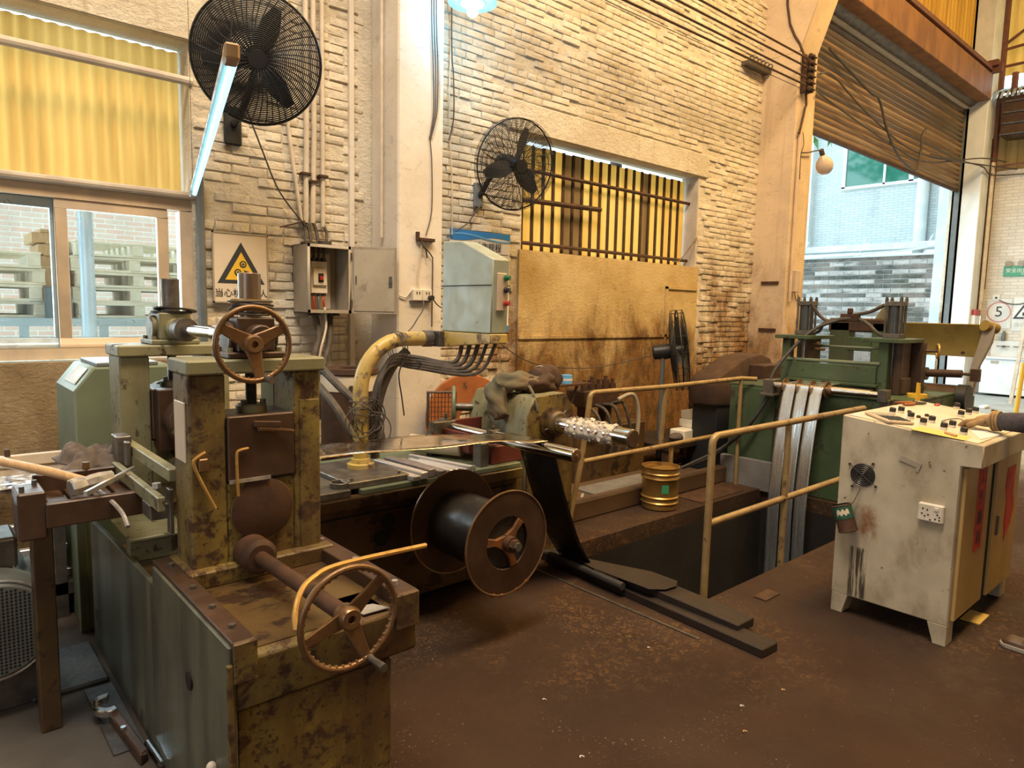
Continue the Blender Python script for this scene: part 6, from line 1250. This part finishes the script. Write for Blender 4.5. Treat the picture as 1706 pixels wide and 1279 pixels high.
# ================================================================= operator (mostly outside the frame)
def skin(name, verts, edges, radii, mat, parent, sub=2, rootv=0):
    me = bpy.data.meshes.new(name); wl = wloc(parent); me.from_pydata([Vector(v)-wl for v in verts], edges, [])
    o = bpy.data.objects.new(name, me); COL.objects.link(o); o.parent = parent
    md = o.modifiers.new('skin', 'SKIN'); md.use_smooth_shade = True
    for i, r in enumerate(radii):
        sv = me.skin_vertices[0].data[i]; sv.radius = r if isinstance(r, tuple) else (r, r); sv.use_root = (i == rootv)
    ms = o.modifiers.new('sub', 'SUBSURF'); ms.levels = sub; ms.render_levels = sub
    me.materials.append(mat); return o
pr = root('person', (4.2, .45, 0), 'operator in dark sleeve and tan glove reaching over the console', 'person')
H = (4.22, .40)
def blob(name, lofts, limbs, mat, parent, vox=.011, it=5):
    mb = MB()
    for rings in lofts:                                   # horizontal rings (cx, cy, z, rx, ry)
        n = 24; V = []
        for cx, cyy, z, rx, ry in rings:
            for i in range(n): a_ = 2*math.pi*i/n; V.append((cx+rx*math.cos(a_), cyy+ry*math.sin(a_), z))
        m_ = len(rings)
        mb.add(V, [(k*n+i, k*n+(i+1) % n, (k+1)*n+(i+1) % n, (k+1)*n+i) for k in range(m_-1) for i in range(n)]+[tuple(range(n-1, -1, -1)), tuple(range((m_-1)*n, m_*n))])
    for pts in limbs:                                     # tapered limbs of (point, radius)
        for (p, r), (q, r2) in zip(pts, pts[1:]): mb.cyl(p, q, r, r2, 16)
        for p, r in pts: mb.sph(p, r)
    o = part(name, mb, mat, parent, ang=180)
    md = o.modifiers.new('remesh', 'REMESH'); md.mode = 'VOXEL'; md.voxel_size = vox; md.use_smooth_shade = True
    ms = o.modifiers.new('smooth', 'SMOOTH'); ms.iterations = it; ms.factor = .5
    return o
armR = [((4.045, .465, 1.37), .058), ((3.985, .55, 1.13), .046), ((4.13, .79, 1.105), .038), ((4.175, .96, 1.09), .030)]
armL = [((4.395, .465, 1.37), .058), ((4.47, .45, 1.10), .046), ((4.46, .60, .95), .038), ((4.45, .665, .89), .030)]
legR = [((4.14, .47, .90), .085), ((4.06, .54, .50), .058), ((4.03, .585, .09), .040), ((4.03, .66, .045), .022)]
legL = [((4.30, .465, .90), .085), ((4.36, .47, .50), .058), ((4.37, .43, .09), .040), ((4.37, .51, .045), .022)]
grow = lambda c, k, n_: [(p, r*k+.012) for p, r in c[:n_]]
blob('body', [[(4.22, .46, .88, .15, .10), (4.22, .455, 1.05, .14, .095), (4.22, .455, 1.25, .165, .105), (4.22, .465, 1.38, .16, .09), (4.22, .475, 1.43, .07, .06)],
     [(4.22, .485, 1.40, .056, .056), (4.22, .495, 1.50, .054, .056), (4.22, .515, 1.54, .062, .074), (4.22, .515, 1.60, .072, .090), (4.22, .51, 1.68, .076, .098), (4.22, .505, 1.74, .062, .080), (4.22, .50, 1.77, .03, .04)]],
     [armR, armL, legR, legL, [((4.22, .602, 1.635), .010), ((4.22, .612, 1.605), .014)], [((4.142, .51, 1.65), .016), ((4.142, .51, 1.62), .012)], [((4.298, .51, 1.65), .016), ((4.298, .51, 1.62), .012)]], M['skin'], pr)
blob('jacket', [[(4.22, .46, .84, .185, .140), (4.22, .455, 1.0, .175, .130), (4.22, .455, 1.25, .19, .130), (4.22, .465, 1.38, .175, .110), (4.22, .475, 1.45, .08, .075)]],
     [grow(armR, 1.12, 3)+[((4.165, .925, 1.094), .048)], grow(armL, 1.12, 3)], M['sleeve'], pr)
blob('trousers', [[(4.22, .463, .80, .165, .118), (4.22, .46, .95, .165, .118)]], [[((4.14, .47, .86), .105), ((4.06, .54, .50), .082), ((4.03, .585, .12), .070)], [((4.30, .465, .86), .105), ((4.36, .47, .50), .082), ((4.37, .43, .12), .070)]], M['jean'], pr)
for i, (x, yh, yt) in enumerate(((4.025, .60, .815), (4.37, .44, .66))):
    def sf_(u, v, x=x, yh=yh, yt=yt):
        y = yh-.06+(yt-yh+.06)*u; wdt = .050*(1-.35*(abs(u-.62)/.62)**2) if u < .9 else .050*(1-((u-.9)/.1)**2*.55); ht = (.105 if u < .35 else .105-.05*min(1, (u-.35)/.3))*(1 if u < .9 else 1-.5*((u-.9)/.1)**2)
        a = math.pi*v; return (x+wdt*math.cos(a), y, .022+max(ht-.022, .01)*math.sin(a)**.7)
    s_ = part('shoe', MB().grid(sf_, 18, 12), M['shoe'], pr, thick=.003, ang=70)
    ol = []
    for k in range(19):
        u = k/18; wdt = (.053*(1-.35*(abs(u-.62)/.62)**2) if u < .9 else .053*(1-((u-.9)/.1)**2*.55)); ol.append((x+wdt, yh-.063+(yt-yh+.069)*u))
    ol += [(2*x-p[0], p[1]) for p in reversed(ol)]
    part('sole', MB().prism(ol, 'XY', .0, .024), M['sole'], s_, .004)
# face and hair
blob('hair', [[(4.22, .465, 1.59, .066, .060), (4.22, .468, 1.645, .080, .074), (4.22, .482, 1.67, .084, .086), (4.22, .490, 1.71, .085, .098), (4.22, .50, 1.75, .074, .092), (4.22, .50, 1.785, .04, .05)]], [], M['hair'], pr)
part('eye', MB().sph((4.192, .596, 1.655), .011, .008, .006, 8, 6), M['black'], pr); part('eye', MB().sph((4.248, .596, 1.655), .011, .008, .006, 8, 6), M['black'], pr)
part('mouth', MB().sph((4.22, .598, 1.568), .022, .006, .005, 8, 6), M['redp'], pr)
# gloved hands
def glove(w, d, upv, parent, curl=.25, thumb=1):
    d = Vector(d).normalized(); s = d.cross(Vector(upv)).normalized(); n = s.cross(d).normalized(); w = Vector(w)
    g = skin('glove', [w-d*.05, w-d*.01, w+d*.035, w+d*.075], [(0, 1), (1, 2), (2, 3)], [(.050, .044), (.042, .036), (.052, .032), (.052, .026)], M['glove'], parent, 2, 1)
    for k, (off, L_) in enumerate(((-.040, .078), (-.013, .092), (.013, .088), (.040, .070))):
        b = w+d*.072+s*off; P = [b, b+d*L_*.4-n*L_*curl*.12, b+d*L_*.72-n*L_*curl*.55, b+d*L_*.92-n*L_*curl*1.1]
        skin('finger', P, [(0, 1), (1, 2), (2, 3)], [.0150, .0145, .0135, .0115], M['glove'], g, 2, 0)
    b = w+d*.012+s*(-.036*thumb); P = [b, b+d*.03+s*(-.022*thumb)-n*.006, b+d*.058+s*(-.030*thumb)-n*.016, b+d*.078+s*(-.028*thumb)-n*.024]
    skin('thumb', P, [(0, 1), (1, 2), (2, 3)], [.019, .017, .015, .0125], M['glove'], g, 2, 0)
    for k in range(3): part('cuff_fold', MB().torus(w-d*(.012+.014*k), d, .047, .006, 24, 6), M['glove'], g)
glove((4.18, .985, 1.088), (.18, 1, -.12), (0, 0, 1), pr, .55, 1)
glove((4.45, .675, .885), (0, .8, -.6), (0, .6, .8), pr, .7, -1)
# ================================================================= end wall things
def on_end(name, label, cat, y, z): return root(name, (17.99, y, z), label, cat)
E0 = lambda y, z, d=.004: frame((18-d, y, z), (0, -1, 0), (0, 0, 1))
s5 = on_end('speed_sign', 'round red ringed sign with a 5 on the end wall', 'sign', 4.29, 1.8)
part('plate', MB().box(17.985, 4.06, 1.45, 17.998, 4.52, 2.08), M['extwhite'], s5)
part('ring', MB().ring((17.984, 4.29, 1.80), (-1, 0, 0), .225, .20, .003, 40), M['palered'], s5)
text('numeral', '5', .32, E0(4.29, 1.80, .017), M['signk'], s5)
tr2 = on_end('hazard_sign', 'black triangle hazard sign on the end wall', 'sign', 3.85, 1.8)
part('plate', MB().box(17.985, 3.55, 1.40, 17.998, 4.03, 2.12), M['extwhite'], tr2)
T3 = lambda s, d: [(17.984-d, 3.80-s, 1.66), (17.984-d, 3.80+s, 1.66), (17.984-d, 3.80, 1.66+s*1.72)]
part('triangle', MB().add(T3(.23, 0), [(0, 1, 2)]), M['signk'], tr2, thick=.002); part('triangle_field', MB().add([(17.980, 3.80-.16, 1.70), (17.980, 3.80+.16, 1.70), (17.980, 3.80, 1.975)], [(0, 1, 2)]), M['extwhite'], tr2, thick=.002)
part('truck_mark', MB().box(17.975, 3.72, 1.73, 17.979, 3.86, 1.80), M['signk'], tr2)
text('sign_lettering', '当心车辆', .10, E0(3.80, 1.53, .017), M['greybox'], tr2)
ex = on_end('exit_sign', 'green emergency exit sign with twin lamps on the end wall', 'sign', 4.0, 2.6)
part('plate', MB().box(17.96, 3.82, 2.57, 17.998, 4.27, 2.79), M['exitg'], ex, .004)
text('sign_lettering', '安全出口', .10, E0(4.03, 2.69, .042), M['wpaper'], ex); text('exit_word', 'EXIT', .06, E0(3.88, 2.62, .042), M['wpaper'], ex)
for y in (4.18, 3.95): part('lamp_head', MB().lathe((17.95, y, 2.85), (-1, 0, -.3), [(.06, 0), (.07, .04), (0, .05)], 14), M['greybox'], ex)
sw = on_end('wall_socket', 'small white wall socket with cord on the end wall', 'socket', 4.36, 2.1)
part('plate', MB().box(17.97, 4.29, 2.04, 17.998, 4.43, 2.18), M['extwhite'], sw, .004); part('slot', MB().box(17.967, 4.34, 2.09, 17.97, 4.38, 2.13), M['hole'], sw)
part('cord', MB().tube(smooth([(17.97, 4.30, 2.06), (17.97, 4.1, 1.98), (17.97, 3.85, 2.0), (17.97, 3.75, 2.2), (17.97, 3.74, 2.6)]), .01, 5), M['cable'], sw)
fb_ = root('fire_box', (17.5, 4.62, 1.5), 'white alarm box with red top on the right pillar', 'box')
part('box', MB().box(17.42, 4.58, 1.45, 17.78, 4.66, 1.72), M['extwhite'], fb_, .006); part('top', MB().box(17.44, 4.57, 1.72, 17.76, 4.66, 1.84), M['redp'], fb_, .004)
lb_ = root('notice_box', (17.6, 4.4, 1.4), 'white notice box at the foot of the conduit', 'box')
part('box', MB().box(17.55, 4.40, 1.30, 17.75, 4.62, 1.50), M['extwhite'], lb_, .004)
part('side_band', MB().box(17.54, 4.39, 1.36, 17.552, 4.45, 1.46), M['blue'], lb_)
part('bracket', MB().box(17.60, 4.55, 1.20, 17.70, 4.66, 1.30), M['greybox'], lb_)
sn = root('wash_stand', (17.7, 4.1, 0), 'white wash stand with splashback against the end wall', 'wash stand')
part('cabinet', MB().box(17.45, 3.4, .05, 17.95, 4.40, .80), M['extwhite'], sn, .01); part('worktop', MB().box(17.40, 3.35, .80, 17.98, 4.45, .84), M['extwhite'], sn, .006)
part('splashback', MB().box(17.93, 3.4, .84, 17.97, 4.36, 1.18), M['extwhite'], sn, .004); part('vent', MB().box(17.44, 4.08, .70, 17.452, 4.22, .76), M['greybox'], sn)
for y in (4.12, 3.82): part('tap', MB().cyl((17.90, y, 1.06), (17.80, y, 1.06), .025, n=8).box(17.84, y-.12, 1.05, 17.86, y+.12, 1.075), M['dsteel'], sn)
for k, y in enumerate((4.15, 4.24)): solo('bottle', MB().lathe((17.94, y, 1.18), (0, 0, 1), [(.04, 0), (.04, .16), (.02, .2), (.02, .22), (0, .22)], 12), M['greypipe'] if k == 0 else M['glass'], (17.94, y, 1.18), ['dark jar', 'clear bottle'][k]+' on the wash stand splashback', 'bottle')
ld = root('step_ladder', (16.2, 3.4, 0), 'grey wooden step ladder standing near the end wall', 'ladder')
for y in (3.53, 3.05):
    part('stile', MB().box(16.17, y-.03, 0, 16.23, y+.03, 1.75, Matrix.Translation((0, y, 0)) @ Matrix.Rotation(rad(4), 4, 'X') @ Matrix.Translation((0, -y, 0))), M['pvc'], ld)
for k in range(5): part('rung', MB().cyl((16.2, 3.50-.02*k, .3+.3*k), (16.2, 3.02, .3+.3*k), .02, n=8), M['pvc'], ld)
solo('yellow_bar', MB().cyl((13.5, 2.86, 0), (13.42, 2.80, .95), .035, n=8), M['tyel'], (13.5, 2.86, 0), 'yellow bar leaning at the right edge beyond the console', 'bar')
solo('floor_scrap', MB().box(13.4, 3.5, 0, 13.8, 3.65, .03, Matrix.Rotation(rad(0), 4, 'Z')), M['greypipe'], (13.6, 3.57, 0), 'dark scrap on the grey floor beyond the console', 'scrap', bevel=.01)
solo('floor_scrap', MB().box(14.7, 3.58, 0, 15.0, 3.68, .05), M['extwhite'], (14.85, 3.6, 0), 'white scrap on the grey floor before the wash stand', 'scrap', bevel=.01)
cb2 = root('cable_tray', (17.75, 4.62, 2.0), 'brown stained conduit bundle on the right pillar', 'conduit')
for k in range(3): part('conduit', MB().cyl((17.78+.07*k, 4.60, 1.7+.3*k), (17.78+.07*k, 4.60, 5.0), .032, n=8), M['pvc'] if k < 2 else M['rustdark'], cb2)
part('stain_board', MB().box(17.78, 4.640, 1.6, 17.985, 4.658, 5.5), M['rustdark'], cb2)
hb = root('exhaust_hood', (17.6, 4.2, 5.4), 'dark hooded vent on the end wall under the roof', 'hood')
part('hood', MB().prism([(4.50, 6.30), (4.45, 5.45), (3.6, 5.42), (3.6, 6.32)], 'YZ', 17.5, 17.98), M['brown'], hb, .02)
for k in range(4): part('rib', MB().tube([(17.48, 4.46-.02*k, 5.5+.22*k), (17.48, 3.6, 5.48+.22*k)], .02, 6), M['dsteel'], hb)
# ================================================================= yard outside the windows and the door
ub = root('upper_building', (20, 8, 0), 'white building across the yard with window tinted in reflected green', 'building')
part('wall', MB().box(20.0, 5.3, 3.55, 20.3, 14, 12), M['bldg'], ub)
part('ledge', MB().box(19.6, 5.3, 3.42, 20.3, 14, 3.60), M['extwhite'], ub, .02)
part('window_frame', MB().box(19.93, 6.45, 5.16, 20.0, 8.75, 5.24).box(19.93, 6.45, 7.0, 20.0, 8.75, 7.1).box(19.93, 8.65, 5.2, 20.0, 8.75, 7.1).box(19.93, 7.60, 5.2, 20.0, 7.66, 7.1).box(19.93, 6.90, 5.2, 20.0, 7.02, 7.1), M['extwhite'], ub)
for a, b in ((7.66, 8.65), (7.02, 7.60), (6.45, 6.90)): part('pane', MB().box(19.965, a, 5.24, 19.975, b, 7.0), M['tealglass'], ub)
part('pier', MB().box(19.45, 5.3, 0, 19.9, 6.12, 5.0), M['extwhite'], ub)
part('pier', MB().box(19.8, 9.55, 3.6, 20.0, 9.95, 12), M['extwhite'], ub)
solo('downpipe', MB().cyl((19.85, 6.62, 3.3), (19.85, 6.62, 9), .14, n=14), M['extwhite'], (19.85, 6.6, 3.3), 'white downpipe on the building across the yard', 'pipe')
yb_ = struct('wall_yard', MB().box(19.7, 5.3, 0, 19.95, 14, 3.25), M['mortar'], 'weathered brick boundary wall across the yard', 'wall')
part('coping', MB().box(19.62, 5.3, 3.25, 20.0, 14, 3.30), M['extwhite'], yb_)
V_, F_ = [], []
bxm = MB().box(-.02, -.20, -.052, .0, .20, .052).mesh('brick', bevel=.008); bxm.materials.append(M['extbrick'])
bxl = bxm.copy(); bxl.materials.clear(); bxl.materials.append(M['extbrick2'])
n = 0; rest2 = MB(); rr2 = random.Random(4)
for k in range(25):
    z = .25+.1235*k if k else .2
    for j in range(22):
        y = 5.5+.415*j+(.2 if k % 2 else 0)
        if y > 12: continue
        if z > 1.2 and y < 10.3 and n < 300: inst(bxl if (k % 2 and rr2.random() < .8) or rr2.random() < .12 else bxm, yb_, 'brick', (19.70+rr2.uniform(-.01, .005), y, z)); n += 1
        else: rest2.box(19.68, y-.2, z-.052, 19.70, y+.2, z+.052)
part('brick_field', rest2, M['extbrick'], yb_, kind='stuff')
for k, y in enumerate((9.5, 7.9, 6.3)):
    solo('wire_support', MB().cyl((19.66, y+.12, 3.3), (19.66, y-.05, 3.75), .025, n=6), M['extwhite'], (19.66, y, 3.3), ['left', 'middle', 'right'][k]+' of the slanted white stays on the yard wall', 'stay', 'stays on the yard wall')
solo('yard_cable', MB().tube(smooth([(19.6, 11, 3.25), (19.6, 8, 3.33), (19.6, 6.6, 3.40), (19.6, 5.8, 3.55)]), .03, 6), M['extwhite'], (19.6, 8, 3.3), 'white cable along the top of the yard wall', 'cable')
te = root('yard_tree', (12, 10.4, 0), 'leafy yard tree whose lowest leaves hang below the shutter edge', 'tree')
part('trunk', MB().tube([(12, 10.4, 0), (12.1, 10.3, 4.5), (12, 10.4, 7.2)], .18, 8, r2=.1), M['plank'], te)
br_t = part('branch', MB().tube(smooth([(12.0, 10.4, 6.6), (13.0, 9.2, 7.4), (14, 7.6, 6.6), (14.05, 6.9, 5.7), (14, 6.4, 5.3)]), .05, 6, r2=.012), M['leaf'], te)
lm = MB().add([(0, 0, 0), (.03, .05, -.07), (0, .04, -.20), (-.03, .05, -.07)], [(0, 1, 3), (1, 2, 3)]).mesh('leaf'); lm.materials.append(M['leaf'])
for k in range(9): inst(lm, br_t, 'leaf', (2+R.uniform(-.2, .2), -3.85+R.uniform(-.2, .3), 5.36+R.uniform(-.1, .22)), (R.uniform(-.5, .5), R.uniform(-.4, .4), R.uniform(0, 6)), (1.6, 1.6, 1.6))
tm = MB()
for k in range(2600):
    p = Vector((max(-2, min(2, R.gauss(0, 1.1))), max(-.9, min(.9, R.gauss(0, .7))), max(-1.4, min(1.6, R.gauss(0, .9)))))+Vector((12, 10.4, 8.4)); a = R.uniform(0, 6.28); s = R.uniform(.1, .22)
    u = Vector((math.cos(a), math.sin(a), R.uniform(-.6, .6)))*s; w = Vector((-math.sin(a), math.cos(a), R.uniform(-.6, .6)))*s*.45
    tm.add([p-u, p+w, p+u, p-w], [(0, 1, 2, 3)])
o = part('foliage', tm, M['leaf'], te, kind='stuff')
# left yard: rack with pallets before a brick wall
struct('wall_neighbour', MB().box(-8, 11.5, 0, 12, 11.8, 4.5), M['farbrick'], 'red brick wall paled as if sunlit beyond the left window', 'wall')
rk = root('steel_rack', (1.0, 7.2, 0), 'pale blue steel rack outside the left window', 'rack')
part('top', MB().box(-.8, 6.6, 1.40, 3.2, 8.6, 1.46), M['alu'], rk)
part('rail', MB().box(-.8, 6.58, 1.22, 3.2, 6.62, 1.27), M['alu'], rk)
for x in (-.7, .15, .70, 1.25, 1.80, 2.4, 3.1):
    part('leg', MB().box(x-.03, 6.58, 0, x+.03, 6.64, 1.40), M['alu'], rk)
post = solo('window_post', MB().cyl((.955, 5.5, 0), (.955, 5.5, 2.6), .045, n=14), M['alu'], (.955, 5.5, 0), 'blue grey post standing outside the sliding window', 'post')
pboards = []
def mk(name, *b):
    me = MB().box(*b).mesh(name, bevel=.003); me.materials.append(M['pallet']); return me
tb1 = mk('board', -.5, -.045, -.011, .5, .045, .011); st1 = mk('stringer', -.045, -.5, -.045, .045, .5, .045)
def pallet(x, y, z, rz, label):
    p = root('wooden_pallet', (x, y, z), label, 'pallet', 'pallets on the rack outside'); p.rotation_euler = (0, 0, rz)
    for k in range(6): inst(tb1, p, 'board', (0, -.455+.182*k, .123))
    for k in range(3): inst(st1, p, 'stringer', (-.45+.45*k, 0, .067))
    for k in range(3): inst(tb1, p, 'board', (0, -.45+.45*k, .011))
nms = ['lowest', 'second', 'third', 'fourth', 'topmost']
for k in range(4): pallet(.40, 7.5, 1.46+.137*k, .03*(-1)**k, nms[k if k < 3 else 4]+' pallet of the left stack outside the window')
for k in range(5): pallet(1.62+.02*(k % 2), 7.6, 1.46+.137*k, .05*(-1)**k, nms[k]+' pallet of the middle stack outside the window')
for k in range(4): pallet(2.72, 7.7, 1.46+.137*k, -.04*(-1)**k, nms[k if k < 3 else 4]+' pallet of the right stack outside the window')
for k, (x, z) in enumerate(((.98, 1.90), (1.0, 2.0), (.96, 2.1))):
    solo('hollow_timber', MB().box(x-.11, 7.2, z, x+.11, 7.7, z+.09).box(x-.05, 7.19, z+.09, x+.03, 7.6, z+.12), M['wood'], (x, 7.4, z), ['lowest', 'middle', 'top'][k]+' of the hollow timber frames between the pallet stacks', 'timber', 'timber frames outside', bevel=.004)
solo('timber_crate', MB().box(.88, 7.15, 1.46, 1.1, 7.8, 1.90), M['wood'], (1, 7.4, 1.46), 'wooden box base under the hollow timber frames', 'box', bevel=.006)
solo('yard_drum', MB().lathe((.98, 6.9, 1.46), (0, 0, 1), [(.10, 0), (.10, .25), (.11, .26), (0, .26)], 18), M['greypipe'], (.98, 6.9, 1.46), 'dark drum beside the pallets outside', 'drum')
# small litter on the floor
lt = ['curl of swarf on the floor left of centre', 'curl of swarf near the planks', 'white chip on the floor before the reel', 'white chip on the floor near the plank end', 'dark chip on the floor right of centre', 'tan chip on the floor right of centre']
for k, (x, y) in enumerate(((1.9, 1.9), (2.6, 1.9), (1.75, 1.55), (2.5, 1.35), (2.35, 1.25), (2.75, 1.30))):
    pts = [(x+.009*math.cos(a), y+.012*math.sin(a), .002+.001*j) for j, a in enumerate((0, .8, 1.6, 2.4, 3.0))]
    solo('swarf_curl' if k < 2 else 'floor_chip', MB().tube(pts, .002, 5), M['steel'] if k < 2 else (M['wpaper'] if k < 4 else M['wood']), (x, y, 0), lt[k], 'scrap')
